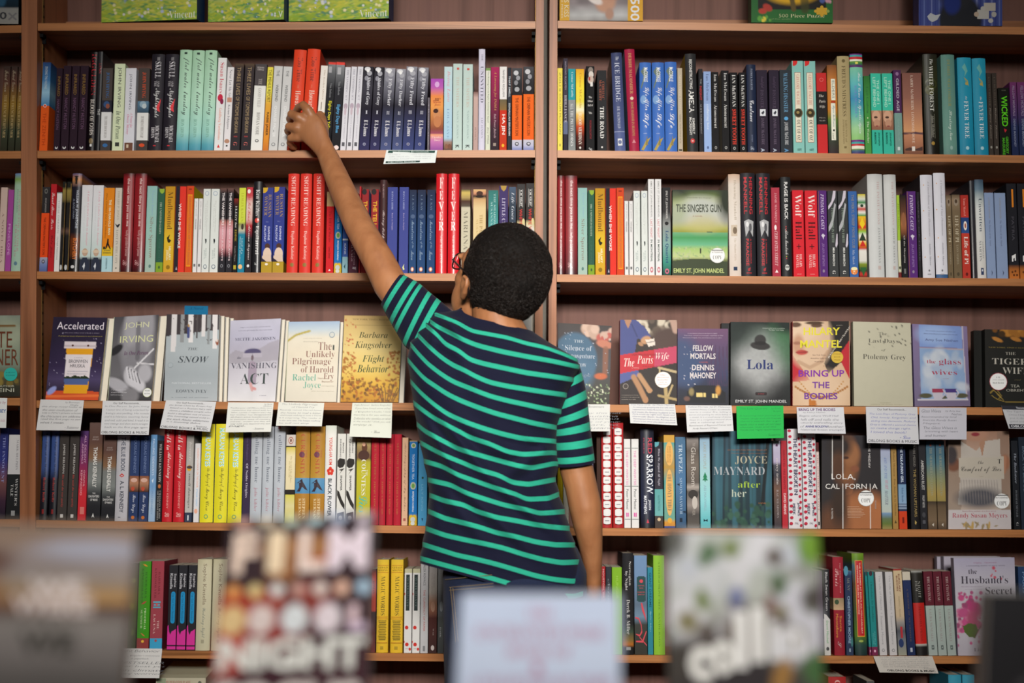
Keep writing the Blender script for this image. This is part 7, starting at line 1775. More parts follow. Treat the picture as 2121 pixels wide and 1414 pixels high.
bk('R2', [(1600, 1618, 388.4)], 'p', 'a43444', [T('JAIME MANRIQUE', .06, .4, 'd8a8ac', 's', .35, .66), E(.45, .45, .14, .03, 'ecdcdc'), T('CERVANTES STREET', .49, .88, 'e0c0c2', 'i', .32, .68), G([(.3, .955), (.5, .92), (.7, .955)], 'e8d8d8')], 'rose red paperback with white capitals')
bk('R2', [(1620, 1641, 367)], 'h', '232426', [T('RAGE IS BACK', .05, .43, 'dcdad8', 'nb', .34, .68), E(.45, .5, .05, .006, 'b03030'), E(.45, .52, .05, .006, 'b03030'), E(.45, .54, .05, .006, 'b03030'), T('Adam Mansbach', .53, .78, 'c4c2c0', 'c', .34, .66), E(.45, .8, .05, .006, '9a9a30'), E(.45, .82, .05, .006, 'b03030'), E(.5, .91, .22, .03, 'b8b8b4'), R(.3, .9, .7, .91, '232426')], 'black hardcover with white block capitals')
bk('R2', [(1644, 1667.5, 394), (1670, 1696, 394.5)], 'p', 'cb2530', [T('Wolf', .05, .31, 'e8d4d0', 's', .24, .8), T('Hall', .36, .57, '3a1014', 's', .24, .8), R(.3, .645, .7, .655, '3a1014'), R(.47, .62, .53, .68, '3a1014'), T('HILARY', .74, .89, 'e8ccc8', 's', .54, .76), T('MANTEL', .74, .9, 'e8ccc8', 's', .24, .46), R(.3, .965, .7, .972, 'd88080')], 'vermilion paperback with white and black words')
_fc = [T('FINDING CASEY', .04, .46, 'd4c4e0', 'i', .32, .68), G([(.3, .52), (.5, .5), (.75, .52), (.6, .54), (.55, .57), (.45, .54)], 'c8c0d0'), T('JO-ANN MAPSON', .61, .88, '9a7ab0', 'i', .35, .64), E(.5, .93, .12, .018, '8a7a90'), R(.04, .01, .1, .99, '8a5a2c')]
bk('R2', [(1697, 1716, 394.6)], 'p', '52286e', _fc, 'violet paperback with white italics')
bk('R2', [(1717.5, 1738, 395), (1739, 1759.5, 395)], 'p', '37393a', [G([(.6, .0), (.85, .0), (.8, .08), (.4, .17), (.05, .22), (.05, .18), (.4, .12)], 'c4bcc8'), G([(.7, .14), (.85, .16), (.5, .4), (.05, .48), (.05, .42), (.4, .33)], 'a8a8ac'), G([(.85, .5), (.95, .5), (.95, .62), (.8, .66), (.7, .64)], 'c4bcc8'), T('FINDING COLIN FIRTH', .2, .6, '90a090', 's', .35, .6), T('MIA MARCH', .66, .87, 'd4d4d0', 'nb', .4, .62), T('G', .925, .965, 'dcdad6', 's', .34, .66)], 'charcoal paperback with pale swooping ribbon')
bk('R2', [(1760.5, 1779, 396)], 'p', '365f9c', [T('THE MERYL STREEP MOVIE CLUB', .04, .66, '8a8478', 'n', .35, .66), T('Mia March', .68, .85, 'a8b4c8', 'i', .34, .6), E(.5, .925, .4, .045, 'd87a30'), E(.5, .9, .36, .02, 'e8d8a8'), T('G', .93, .965, 'f0e0d0', 's', .34, .64)], 'blue paperback with bowl picture at the foot')
bk('R2', [(1780.5, 1797, 402)], 'p', [(0, 'c8b828'), (.06, 'c8ccc0'), (.1, '2a7a3a'), (.14, 'd8d8cc'), (.18, 'b83024'), (.22, 'dcd8cc'), (.26, '3a8a3a'), (.27, 'd8b028'), (.4, 'c82c20'), (.45, '8ab83a'), (.5, 'dcd8cc'), (.6, 'd8a828'), (.65, 'b82c24'), (.68, 'd8d4cc'), (.8, 'd0ccc4'), (.84, '7a8a28'), (.92, '1c3a24'), (.96, 'b83028'), (1, '4a1c18')], [G([(.5, .28), (.85, .36), (.5, .42), (.15, .36)], 'e8c020'), G([(.5, .55), (.9, .63), (.1, .63)], 'c02c24'), G([(.5, .46), (.95, .56), (.05, .56)], '2a3a2a'), G([(.5, .99), (.9, .88), (.1, .88)], '2a5a30'), E(.5, .14, .2, .018, '1c3a24')], 'multicoloured folk-pattern paperback')
bk('R2', [(1801, 1832.5, 361), (1835, 1861, 362)], 'h', [(0, 'b4b4b2'), (.1, 'c4c5c3'), (1, 'bfc1c0')], [T('THE INFATUATIONS', .07, .49, 'b89a98', 's', .6, .76), T('JAVIER MARIAS', .52, .86, '8a8c8c', 's', .6, .76), R(.56, .89, .76, .925, 'b8a8a4')], 'pale grey hardcover with faint pink capitals', side='a8a8a6')
bk('R2', [(1861.5, 1868, 404)], 'p', [(0, '9ab83a'), (.55, '94b238'), (.55, 'c4c4a8'), (.92, 'c0c0a4'), (.94, '6a2424'), (1, '6a2424')], [T('Javier Marias', .1, .42, '5a7420', 's', .25, .75), E(.5, .88, .3, .02, '2a2a20')], 'thin lime paperback beside grey hardcovers')
bk('R2', [(1868.5, 1881.5, 404)], 'p', [(0, '1a1614'), (.2, '5a3828'), (.35, 'a0643c'), (.5, '4a2c20'), (.54, '141414'), (1, '1c1c1e')], [E(.5, .3, .3, .09, '8a5a3c'), T('All the Sleeping', .48, .82, 'b8b4b0', 's', .35, .66), R(.35, .89, .65, .95, '6a6a6a')], 'black paperback with amber face')
bk('R2', [(1882.5, 1902, 396)], 'p', '52286e', _fc, 'violet paperback with white italics, next to the amber face spine')
bk('R2', [(1903, 1910, 398)], 'p', '232024', [T('WEST OF HERE', .1, .8, '5a545c', 'n', .35, .65)], 'very thin black paperback before two tall white hardcovers', side='1a181a')
_wh = [E(.25, .1, .04, .006, 'c8904a'), E(.2, .35, .04, .006, 'c8904a'), E(.25, .62, .04, .006, 'c8904a'), E(.2, .8, .04, .006, 'c8904a'), T('A Constellation of Vital Phenomena', .06, .6, '9a98a0', 'i', .52, .72), T('Anthony Marra', .66, .88, '8e8c96', 'i', .52, .7), E(.5, .93, .07, .01, '6a6a70'), R(.35, .96, .65, .97, '9a989e')]
bk('R2', [(1911.5, 1937, 362.7)], 'h', 'c9c8d0', _wh, 'tall white hardcover with slanted grey lettering, side painted in shadow', side='3a3438')  # shadow on the side boards is put into their colour
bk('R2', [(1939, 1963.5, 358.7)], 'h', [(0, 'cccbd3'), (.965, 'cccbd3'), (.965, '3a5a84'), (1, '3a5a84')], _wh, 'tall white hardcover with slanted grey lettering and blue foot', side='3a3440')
bk('R2', [(1964.5, 1975.5, 404), (1976.5, 1994, 403)], 'p', [(0, '5a4a38'), (.06, '84705a'), (.2, '6c5c46'), (1, '665740')], [E(.5, .09, .28, .045, '8a7c6c'), E(.5, .08, .16, .025, '4a3a2c'), T('LIFE OF PI', .25, .57, 'beb49c', 's', .3, .72), T('YANN MARTEL', .6, .84, '9a8f78', 's', .36, .62), E(.5, .95, .16, .022, '4a4030')], 'olive brown paperback with pale capitals')
bk('R2', [(1994.5, 2011.5, 403.7)], 'p', [(0, '9a2a22'), (.27, 'b0342a'), (.27, '20386a'), (.46, '2a4a80'), (.46, 'b2382a'), (1, 'aa3228')], [T('Yann Martel', .04, .25, 'd89a90', 's', .35, .62), E(.5, .37, .22, .055, 'd8d0c4'), E(.5, .37, .1, .03, 'a04a34'), T('Life of Pi', .5, .83, 'e4ccc4', 'sb', .28, .76), E(.5, .95, .16, .02, '5a1814')], 'brick red paperback with blue boat picture')
bk('R2', [(2014, 2024, 374)], 'h', [(0, '2a2a30'), (.2, '26262c'), (1, '2c282c')], [], 'narrow glossy black hardcover against a pale one', gloss='shiny')
bk('R2', [(2025, 2043.5, 372)], 'h', [(0, '3a4a5c'), (.1, '5a7080'), (.2, 'a8b0b0'), (.3, 'c8cac8'), (1, 'c4c0bc')], [T('Unwritten', .19, .53, '3e4a58', 's', .36, .72), T('CHARLES', .63, .8, '6e7072', 'n', .62, .76), T('MARTIN', .62, .83, '6a6c70', 's', .26, .5), R(.36, .895, .68, .965, '2a3658'), R(.46, .91, .58, .93, 'c8ccd4')], 'pale hardcover with dark blue top and black serif word')
bk('R2', [(2044.5, 2064, 399), (2065.5, 2089, 399.5)], 'p', '7f90b0', [T('GARTH MARENGHI', .06, .3, '8a8478', 's', .42, .56), T('The Throne of the Third', .32, .62, '5a6480', 's', .42, .56), G([(.5, .9), (.62, .93), (.5, .97), (.54, .93)], '26304a')], 'blue-grey paperback with small brown lettering')
bk('R2', [(2091, 2112, 380), (2113.5, 2136, 380)], 'p', [(0, '1a1a20'), (.85, '1c1c22'), (.9, '9a5a28'), (1, 'b4682c')], [R(.5, .06, .68, .25, 'c87820'), T('PATRIA', .35, .6, '46444c', 'n', .4, .66), G([(.3, .82), (.3, .76), (.7, .74), (.7, .81), (.58, .81), (.58, .78), (.44, .79), (.44, .82)], 'dcdcdc'), E(.3, .93, .1, .012, '5a3014'), E(.6, .92, .1, .012, '5a3014'), E(.45, .96, .1, .012, '5a3014'), E(.75, .96, .1, .012, '5a3014')], 'black paperback with orange bar and lattice foot')
# ================================================================== FOURTH ROW
bk('F4', [(-8, 10, 886)], 'p', [(0, '262a5a'), (.35, '2a3070'), (.6, '6a4444'), (.8, '3a2434'), (1, '1a1624')], [T('THE INNOCENT', .1, .6, '8a90c0', 's', .4, .7)], 'navy paperback with rusty glow')
bk('F4', [(11, 41, 900)], 'p', [(0, 'c0bebe'), (.47, 'bab8ba'), (.47, '1e2022'), (1, '1a1a1c')], [T('MARK HELPRIN', .06, .42, '77757a', 's', .56, .7), T("WINTER'S", .52, .84, 'bebcba', 's', .58, .76), T('TALE', .59, .73, 'bebcba', 's', .28, .46), R(.38, .9, .64, .96, '8a8a8a')], 'thick grey and black paperback')
bk('L4', [(81, 96.5, 893), (100.5, 116, 893)], 'h', [(0, '3a5088'), (.42, '34487a'), (.55, '1c1c28'), (1, '161418')], [T('The Edge of the World', .02, .5, '18203c', 's', .4, .74), T('Robert Kelly', .52, .8, 'a83a34', 's', .3, .68), R(.35, .88, .62, .93, '7a2020')], 'blue and black hardcover with red lettering', gloss='shiny')
bk('L4', [(117, 137, 897.5), (138.5, 158.5, 897.5)], 'p', '3a3533', [T('JAMES KELMAN', .12, .46, 'c4c0bc', 'n', .36, .62), T('Mo said she was quirky', .47, .85, 'a8403a', 'i', .36, .62), R(.36, .93, .66, .97, 'c0bcb8')], 'charcoal paperback with white and red lettering')
bk('L4', [(159.5, 177, 892)], 'p', [(0, '4a3060'), (.3, '6a2c5a'), (.55, '9a2440'), (.7, 'c02a34'), (1, 'b8262e')], [T('ALL DECENT', .05, .36, 'c89ab4', 'n', .55, .78), T('ANIMALS', .14, .37, 'c89ab4', 'n', .25, .45), T('OONYA', .44, .62, 'd8a8b0', 'n', .55, .75), T('KEMPADOO', .44, .72, 'd8a8b0', 'n', .22, .44), R(.3, .85, .8, .93, 'c8706a')], 'purple to red paperback with pink capitals')
bk('L4', [(178, 206.5, 875), (208.5, 236, 901)], 'p', [(0, '5f4a44'), (.2, '5a4038'), (.36, '7a5a40'), (.42, '6e706e'), (.6, '767a78'), (.72, '3a3c3e'), (.85, '222226'), (1, '1e1e22')], [H('BOOKER', .14, .155, 'a89a94', 'n', .3, .7), H('SHORTLIST', .165, .18, 'a89a94', 'n', .25, .75), T('THOMAS KENEALLY', .25, .66, 'd4d2ce', 'nb', .36, .66), H('THE', .715, .73, 'c4c2c0', 'nb', .4, .62), H('DAUGHTERS', .74, .765, 'c4c2c0', 'nb', .12, .9), H('OF MARS', .775, .8, 'c4c2c0', 'nb', .25, .8), G([(.4, .97), (.5, .92), (.6, .97), (.5, .955)], 'd0d0ce')], 'brown-grey paperback with white condensed capitals')
bk('L4', [(237, 263, 902)], 'h', [(0, 'b4b2b8'), (1, 'b0aeb4')], [T('THE BLUE BOOK', .02, .42, '3a4254', 'nb', .38, .72), G([(.3, .47), (.5, .44), (.7, .47), (.5, .49)], 'c03a34'), T('A. L. KENNEDY', .53, .9, '3a3e4a', 'nb', .38, .7), R(.3, .95, .5, .96, '6a6a72')], 'pale lilac-grey hardcover with dark capitals', gloss=False)
bk('L4', [(265, 284.5, 902), (286, 305.5, 902)], 'p', [(0, '28385e'), (.47, '2a3a62'), (.47, '7a4a34'), (.55, 'a8765a'), (.66, '3a2420'), (.66, '27365c'), (1, '27365c')], [T('DOUGLAS KENNEDY', .02, .44, '6e7ea4', 'n', .4, .68), E(.5, .52, .36, .025, 'c8a090'), E(.4, .62, .2, .025, 'b04a34'), T('Five Days', .69, .9, 'c8ccd8', 'c', .28, .74), E(.5, .955, .18, .02, 'b8682c')], 'navy paperback with small embrace picture')
bk('L4', [(306.5, 320.5, 900)], 'p', [(0, '5a86b0'), (.4, '7c9aba'), (.6, '6a94c0'), (.8, 'a0b4c8'), (1, '8aa6c4')], [T('FALLING SIDEWAYS', .05, .47, 'c4d0e0', 'n', .35, .65), G([(.35, .53), (.65, .5), (.55, .56)], 'c8d4e4'), T('THOMAS KENNEDY', .57, .92, '6a8ab0', 'n', .35, .62)], 'sky blue paperback')
bk('L4', [(321.5, 334, 912)], 'p', '1f1f22', [T('WILLIAM KENNEDY', .04, .52, 'c4c0bc', 's', .32, .7), E(.5, .565, .24, .025, 'b0683a'), T("CHANGO'S BEADS", .62, .96, 'b0aca8', 's', .54, .78), T('and TWO-TONE SHOES', .62, .98, 'b0aca8', 's', .22, .44)], 'slim black paperback with white capitals and orange dot')
bk('L4', [(335, 355.5, 885), (358, 380.5, 885)], 'h', 'b81f2a', [T('Truth in', .0, .24, 'ecd4d0', 'c', .28, .75), T('Advertising', .26, .54, 'ecd4d0', 'c', .28, .78), T('JOHN KENNEY', .57, .86, 'd89a94', 'n', .38, .62), T('Sk', .9, .95, 'e0b0ac', 'c', .3, .75)], 'red hardcover with white script')
bk('L4', [(381.5, 397, 901)], 'p', [(0, '5a5654'), (.08, 'a09c98'), (.4, 'aaa6a2'), (.89, 'b4b0ac'), (.89, '343c50'), (1, '343c50')], [T('beverly', .08, .3, 'c8c4c0', 'i', .35, .7), E(.45, .38, .3, .035, 'd09a30'), E(.5, .37, .4, .018, '4a4040'), T('small damages', .44, .84, '4a4848', 'i', .34, .72), R(.4, .92, .58, .98, 'c8ccd4')], 'pale grey paperback with an orange fruit')
bk('L4', [(399.5, 411.5, 918)], 'p', 'd2d0d2', [T('SUDDENLY A KNOCK ON THE DOOR', .06, .56, 'd89070', 'n', .4, .72), T('ETGAR KERET', .58, .8, '7ab0d8', 'n', .4, .7), E(.45, .86, .3, .03, 'e0a48c')], 'slim white paperback with orange and blue capitals')
bk('L4', [(413, 440.5, 878), (442, 469.5, 878), (470.5, 499.5, 880)], 'h', [(0, 'd2c628'), (1, 'd8cf2a')], [T('MARIAN KEYES', .04, .43, '6ac0c8', 'nb', .3, .72), T('MARIAN KEYES', .045, .435, 'd8eef0', 'n', .34, .7), T('the Mystery of', .45, .64, '5c581c', 'c', .38, .74), T('Mercy Close', .65, .88, '5c581c', 'c', .34, .72), E(.5, .94, .16, .022, '6a9a60'), E(.5, .94, .1, .014, 'd8cf2a')], 'bright yellow hardcover with turquoise capitals', side='1a6a94')
bk('L4', [(500.5, 516, 897)], 'p', '352a42', [T('Alan Hollinghurst', .04, .3, '5a5070', 's', .35, .65), T('Of Noble Origins', .34, .72, 'c4bccc', 's', .3, .7)], 'dark purple paperback')
bk('L4', [(516.5, 540, 883), (541, 563.5, 883), (565, 587.5, 883)], 'h', [(0, 'a8acb4'), (.5, 'b4b9c0'), (1, 'aeb4bc')], [T('calling me home', .09, .58, '5a606e', 's', .3, .72), T('julie kibler', .63, .88, 'a87884', 's', .32, .66), R(.34, .0, .58, .025, '7a3040')], 'grey-blue hardcover with grey lettering', gloss=False)
bk('L4', [(589, 609, 900)], 'p', [(0, 'c8c0b8'), (.125, 'c8c0b8'), (.125, '1c1a1c'), (.14, '1c1a1c'), (.14, 'c8b84c'), (.24, 'dccfa8'), (.62, 'd8caa4'), (.62, '26221e'), (.675, '26221e'), (.675, 'c8c050'), (.8, 'd0c690'), (1, 'c0b640')], [E(.5, .065, .26, .04, 'a0523a'), E(.5, .065, .18, .03, 'e8e0d8'), E(.5, .065, .1, .022, '6a3a2c'), T('The Secret Life of Bees', .24, .54, 'a89a70', 's', .5, .66), T('Sue Monk Kidd', .3, .48, 'a89a70', 's', .34, .46)], 'cream and yellow paperback with black bands')
bk('L4', [(609.5, 639.5, 883), (640.5, 670.5, 883)], 'h', [(0, 'a0742c'), (.4, 'ac8030'), (.53, 'b08838'), (.53, '5a8cb0'), (.69, '4a82ac'), (.69, 'a8782c'), (1, 'a07028')], [T('CURIOSITY', .08, .5, 'a8482c', 's', .36, .66), E(.45, .29, .2, .03, '6a3a4c'), T('THE', .24, .33, 'a85a40', 's', .7, .8), G([(.4, .55), (.5, .54), (.55, .57), (.68, .6), (.9, .66), (.7, .645), (.5, .62), (.35, .67), (.12, .67), (.3, .63), (.28, .58), (.12, .585)], '3a3038'), T('STEPHEN', .74, .95, 'd8c090', 'sb', .54, .74), T('KIERNAN', .74, .95, 'd8c090', 'sb', .28, .46)], 'gold-brown hardcover with running man on blue')
bk('L4', [(671, 694, 881)], 'h', [(0, 'c8ccc0'), (.1, 'dcdad4'), (1, 'd4d4d8')], [T('YOUNG-HA KIM', .12, .4, 'cc4034', 'nb', .36, .66), E(.5, .44, .16, .022, 'cc3a2c'), E(.32, .46, .14, .02, 'cc3a2c'), E(.68, .46, .14, .02, 'cc3a2c'), E(.38, .485, .14, .02, 'cc3a2c'), E(.62, .485, .14, .02, 'cc3a2c'), E(.5, .465, .08, .01, 'd8a088'), T('BLACK FLOWER', .54, .92, '2a3440', 'nb', .3, .66)], 'white hardcover with red flower', gloss=False)
bk('L4', [(696, 714, 898), (715, 733.5, 898)], 'p', 'd0cec8', [T('BRIAN', .1, .21, '3a3838', 'nb', .62, .78), T('KINDERING', .06, .26, '3a3838', 'nb', .3, .46), G([(.05, .3), (.3, .27), (.9, .28), (.95, .33), (.7, .37), (.3, .38), (.05, .36)], '2c2826'), G([(.2, .4), (.9, .38), (.5, .42), (.2, .46), (.5, .41)], '3a3430'), T('SNAPPER', .46, .63, '302e2e', 'nb', .4, .62), G([(.05, .62), (.3, .64), (.6, .72), (.95, .78), (.95, .84), (.5, .78), (.05, .68)], '2c2826'), G([(.1, .88), (.9, .86), (.95, 1), (.05, 1)], '3a2c24'), E(.5, .93, .22, .025, 'b8b4b0')], 'white paperback with black brush strokes')
bk('L4', [(736.5, 766, 909)], 'p', [(0, 'b8a474'), (.08, '9a8454'), (.22, '6a4a38'), (.27, 'a8a030'), (.4, 'b4ac28'), (1, 'aaa62c')], [E(.55, .1, .2, .06, '5a3828'), E(.5, .19, .4, .06, '4a3028'), E(.5, .06, .12, .025, 'c89a80'), T('THE', .36, .43, 'd4d4c4', 's', .68, .8), T('COUNTESS', .24, .66, 'dcdcd4', 's', .36, .66), T('Lies', .66, .86, '4ab0a0', 'c', .2, .8)], 'olive yellow paperback with a lady in costume')
bk('L4', [(767, 783.5, 899), (784.3, 798, 899), (799.5, 813.5, 899), (814.3, 830, 899)], 'h', 'a82030', [T('SEE NOW THEN', .1, .5, '9a5a34', 's', .36, .64), T('JAMAICA KINCAID', .52, .88, 'a86838', 's', .36, .62)], 'plain deep red hardcover with dull gold lettering', gloss=False)
bk('L4', [(831, 844, 906)], 'p', 'd0a888', [T('Autobiography of My Mother', .06, .84, '7a5a48', 'c', .3, .68), R(.3, .92, .7, .95, 'a05a50')], 'slim peach paperback with brown script')
bk('L4', [(846, 863.5, 912)], 'p', _mq, _mk, 'bright blue paperback with ornamental rosettes, beside the shirt')
bk('L4', [(865, 884, 918)], 'p', '4a98c4', [E(.5, .42, .12, .014, '2a4a3a'), T('LILY KING', .5, .82, '7ab4d4', 'n', .36, .58), G([(.4, .91), (.6, .91), (.5, .95)], '203a5a')], 'sky blue paperback touching the shirt')
bk('R4', [(1154.5, 1166, 918)], 'p', 'd8c020', [], 'yellow paperback glimpsed between shirt and hanging arm')
bk('R4', [(1166.5, 1178, 925)], 'p', 'd4cfc0', [], 'cream paperback glimpsed beside the hanging arm')
bk('R4', [(1222, 1229, 960)], 'p', '6a74a0', [], 'thin bluish paperback behind the hanging arm')
bk('R4', [(1236, 1245, 905)], 'p', '3a241c', [], 'dark brown strip for shade in the gap behind the elbow')  # dark strip for the shade in the gap, no book stands there
_tt = []
for _k in range(12):
    _v = .085 + _k * .077
    _tt += [R(.16, _v - .025, .84, _v + .025, 'dcdad8'), E(.5, _v - .022, .34, .012, 'dcdad8'), E(.5, _v + .022, .34, .012, 'dcdad8')]
    if _k % 3 != 1:
        _tt += [R(.3, _v - .004, .7, _v + .004, '8a8288')]
bk('R4', [(1246, 1268.5, 876), (1270, 1292, 875.5)], 'h', [(0, '9a2428'), (.1, 'a82a2c'), (1, 'a4282a')], _tt, 'red hardcover with a column of white tooth shapes')
bk('R4', [(1293, 1307, 909), (1308.5, 1324, 909)], 'p', 'd6d4d2', [R(.06, .1, .94, .106, '3a4a44'), T('THE DEEP WHATSIS', .13, .52, 'd068a4', 'n', .32, .64), R(.06, .53, .94, .536, '3a4a44'), T('Peter Mattei', .565, .79, '3a3a3c', 'n', .32, .66), R(.3, .83, .68, .875, 'd0509a'), R(.46, .83, .52, .875, 'd6d4d2'), R(.06, .9, .94, .905, '3a4a44')], 'white paperback with pink title and thin black rules')
bk('R4', [(1327.5, 1355.5, 886)], 'h', [(0, '22222e'), (.5, '24283a'), (.8, '20253c'), (1, '16161c')], [T('RED', .1, .26, 'c04858', 'nb', .54, .86), T('SPARROW', .27, .66, 'e4e6ec', 'nb', .44, .92), T('RED', .1, .26, '8a3448', 'nb', .2, .3), T('JASON', .72, .82, 'd8dae0', 'nb', .54, .76), T('MATTHEWS', .68, .86, 'd8dae0', 'nb', .22, .44), G([(.4, .95), (.5, .91), (.6, .95)], 'c03048')], 'tall glossy navy hardcover with huge white capitals', gloss='shiny')
bk('R4', [(1356.5, 1374, 915)], 'p', [(0, '2c2b32'), (.55, '34303a'), (.55, '5a9a9a'), (.86, '6aa4a4'), (.86, '453c38'), (1, '453c38')], [G([(.05, 0), (.6, 0), (.5, .04), (.2, .06), (.05, .055)], '5a9aa4'), T('When We Argued All Night', .08, .51, 'b8b4c0', 'i', .36, .68), T('ALICE MATTISON', .62, .8, '4a7a7c', 'n', .36, .66), E(.5, .9, .2, .02, 'c8b090')], 'dark paperback with teal lower panel')
bk('R4', [(1376, 1399, 900.7)], 'p', [(0, 'c89a44'), (.08, 'c89a4a'), (.08, '5a9a94'), (.35, 'b08a44'), (.5, '5a9a94'), (.9, '6a9a8a'), (.94, 'c88a34'), (.98, 'c88a34'), (.98, '3a4a8a'), (1, '3a4a8a')], [E(.5, .2, .36, .13, 'd8a860'), T('ROBERT HILLMAN', .12, .3, '9a6a30', 's', .5, .66), T('NAJAF MAZARI', .12, .3, '9a6a30', 's', .3, .44), E(.5, .62, .36, .25, 'd8a860'), T('THE HONEY THIEF', .42, .82, '4a5a5c', 's', .32, .68), E(.5, .92, .2, .03, 'd8a038')], 'ornate honey and teal paperback')
bk('R4', [(1400, 1422, 904.7)], 'p', [(0, '4a6a86'), (.5, '4a7096'), (1, '34506e')], [T('TRAPEZE', .08, .4, 'bccad6', 's', .34, .68), T('SIMON MAWER', .45, .85, '9cb0c4', 's', .38, .64), G([(.1, .52), (.4, .51), (.4, .54)], '1e3044'), G([(.6, .82), (.95, .81), (.95, .84)], '1e3044'), R(.36, .89, .62, .935, '1e2a3a')], 'blue-grey paperback with wide white capitals')
bk('R4', [(1423.5, 1449.5, 905.4)], 'p', [(0, '8e8682'), (.15, '5a524c'), (.3, '6e645c'), (.5, '5c544e'), (.55, 'a49a92'), (.6, '5a5450'), (.75, '8a807a'), (.85, '4a4644'), (1, '5a544e')], [T('THE', .06, .1, 'a8a098', 's', .5, .7), T('Glass Room', .11, .54, 'c0b8b0', 'n', .36, .74), T('SIMON MAWER', .57, .86, '9a928a', 'n', .42, .64), E(.5, .63, .4, .05, '3a3634'), E(.62, .72, .22, .07, 'b8b0a8')], 'brown-grey photographic paperback')
bk('R4', [(1451, 1472.5, 900)], 'p', [(0, '8aa6bc'), (.2, '98b4c4'), (.45, '9ac4c4'), (.7, '8ac8cc'), (1, '4aa4ac')], [T('LAKE PEOPLE', .08, .37, '9a9a90', 'n', .36, .62), G([(.5, .4), (.72, .46), (.6, .46), (.78, .49), (.22, .49), (.4, .46), (.28, .46)], '2a7a54'), R(.46, .49, .54, .505, '2a6a4a'), T('ABI MAXWELL', .54, .82, '8aa4b0', 'n', .36, .6), G([(.3, .9), (.5, .915), (.7, .9), (.7, .93), (.5, .92), (.3, .93)], '14323a')], 'pale aqua paperback with green fir tree')
bk('R4', [(1604, 1619.5, 912.5)], 'p', [(0, 'b8b4c8'), (.24, 'a49ab4'), (.28, '4a4a52'), (.4, '3a3840'), (.55, '6a5044'), (.7, '5a4a44'), (1, '3a343a')], [R(.35, .035, .65, .065, '5a3a5a'), T('mercy train', .2, .5, 'c0b8b4', 's', .3, .72), T('RAE MEADOWS', .56, .88, '9a9090', 's', .36, .64)], 'lilac to brown paperback')
bk('R4', [(1620.5, 1633, 912.6)], 'p', [(0, '9a2a34'), (.3, 'b0303a'), (1, 'a82a34')], [T('ASSORTED FIRE EVENTS', .1, .55, '7a1c26', 'nb', .32, .66), T('DAVID MEANS', .6, .84, 'd8c4c4', 'nb', .3, .7)], 'thin red paperback with dark red and white capitals')
_hb = []
_rg = random.Random(5)
for _k in range(17):
    _v = .02 + _k * .058
    _hb += [E(.14 + .04 * (_k % 2), _v, .12, .014, 'b02a40'), E(.86 - .05 * (_k % 2), _v + .02, .1, .014, 'b02a40')]
_hb += [T('THE HEART BROKE IN', .09, .66, '33365a', 'n', .38, .66), T('JAMES', .74, .87, '33365a', 'n', .58, .76), T('MEEK', .75, .86, '33365a', 'n', .26, .44), H('FSG', .935, .955, '6a5a6a', 's', .4, .66)]
bk('R4', [(1634, 1663, 888), (1664.5, 1693, 888)], 'h', 'ccc8cc', _hb, 'white hardcover scattered with red lips', gloss=False)
bk('R4', [(1693.5, 1700, 916)], 'p', [(0, '5a2024'), (.1, '4a2a28'), (.12, 'c8b4b0'), (1, 'c0b4b0')], [T('THE HISTORY OF LOVE', .14, .8, '9a6a6a', 's', .3, .75), R(.2, .92, .8, .96, '3a3a3a')], 'very thin pinkish white paperback')
bk('R4', [(1827.5, 1848.5, 917.5)], 'p', [(0, 'a0a4c0'), (.2, '9aa4b8'), (.5, '9ab0b4'), (.8, 'a8b0a8'), (.82, '6a86a4'), (.88, '5a6a4c'), (.94, '5a6a34'), (1, '8a7a4a')], [T('AMY AND THE', .16, .42, '6a7aa8', 'i', .34, .62), T('HEART', .43, .54, 'b07a90', 'i', .4, .7), T('MATTER', .55, .72, '6a6a7c', 'i', .34, .66)], 'painterly sky and meadow paperback')
bk('R4', [(1849.5, 1861.5, 922.5)], 'p', [(0, '8a6a3a'), (.1, '9c7c48'), (1, '94723c')], [T('Robert Menasse', .07, .37, '5a4424', 's', .36, .68), T('Don Juan de la Mancha', .4, .84, '5a4424', 's', .36, .68), G([(.3, .93), (.7, .93), (.5, .89)], '4a3a20')], 'tan paperback with brown serif lettering')
bk('R4', [(1863, 1880, 921)], 'p', [(0, '1a2440'), (.47, '1c2848'), (.47, '6a8aa8'), (.7, '7a94b0'), (.7, '2a3a5a'), (.72, '8a9ab0'), (.735, '2a3a5a'), (.755, '8a9ab0'), (.77, '24304c'), (.79, '24304c'), (.79, 'b83a1c'), (1, 'b8381a')], [T('THE TALK-FUNNY GIRL', .02, .45, 'c0ccdc', 'nb', .34, .66), T('Roland Merullo', .51, .68, '3a5a7c', 's', .38, .62), R(.38, .86, .62, .93, '6a1a10')], 'navy pale-blue and orange banded paperback')
bk('R4', [(1887.5, 1906, 916)], 'h', [(0, '1d1b1c'), (1, '191718')], [T('CLAIRE MESSUD', .02, .28, '75716c', 'n', .4, .66), T('THE WOMAN UPSTAIRS', .31, .86, '9a8450', 'n', .38, .68), G([(.4, .9), (.6, .92), (.5, .95), (.38, .94)], 'a08a50')], 'black hardcover with gold capitals', gloss=False)
bk('R4', [(1907, 1922, 912.6)], 'p', [(0, '26262a'), (1, '1e1e22')], [T('AMERICAN RUST', .22, .56, 'a8a6a4', 'nb', .3, .7), T('PHILIPP MEYER', .62, .76, '9a9896', 'nb', .36, .66), E(.5, .84, .24, .03, '3c3c40'), R(.3, .9, .7, .94, '4a4a50')], 'black paperback with distressed white capitals')
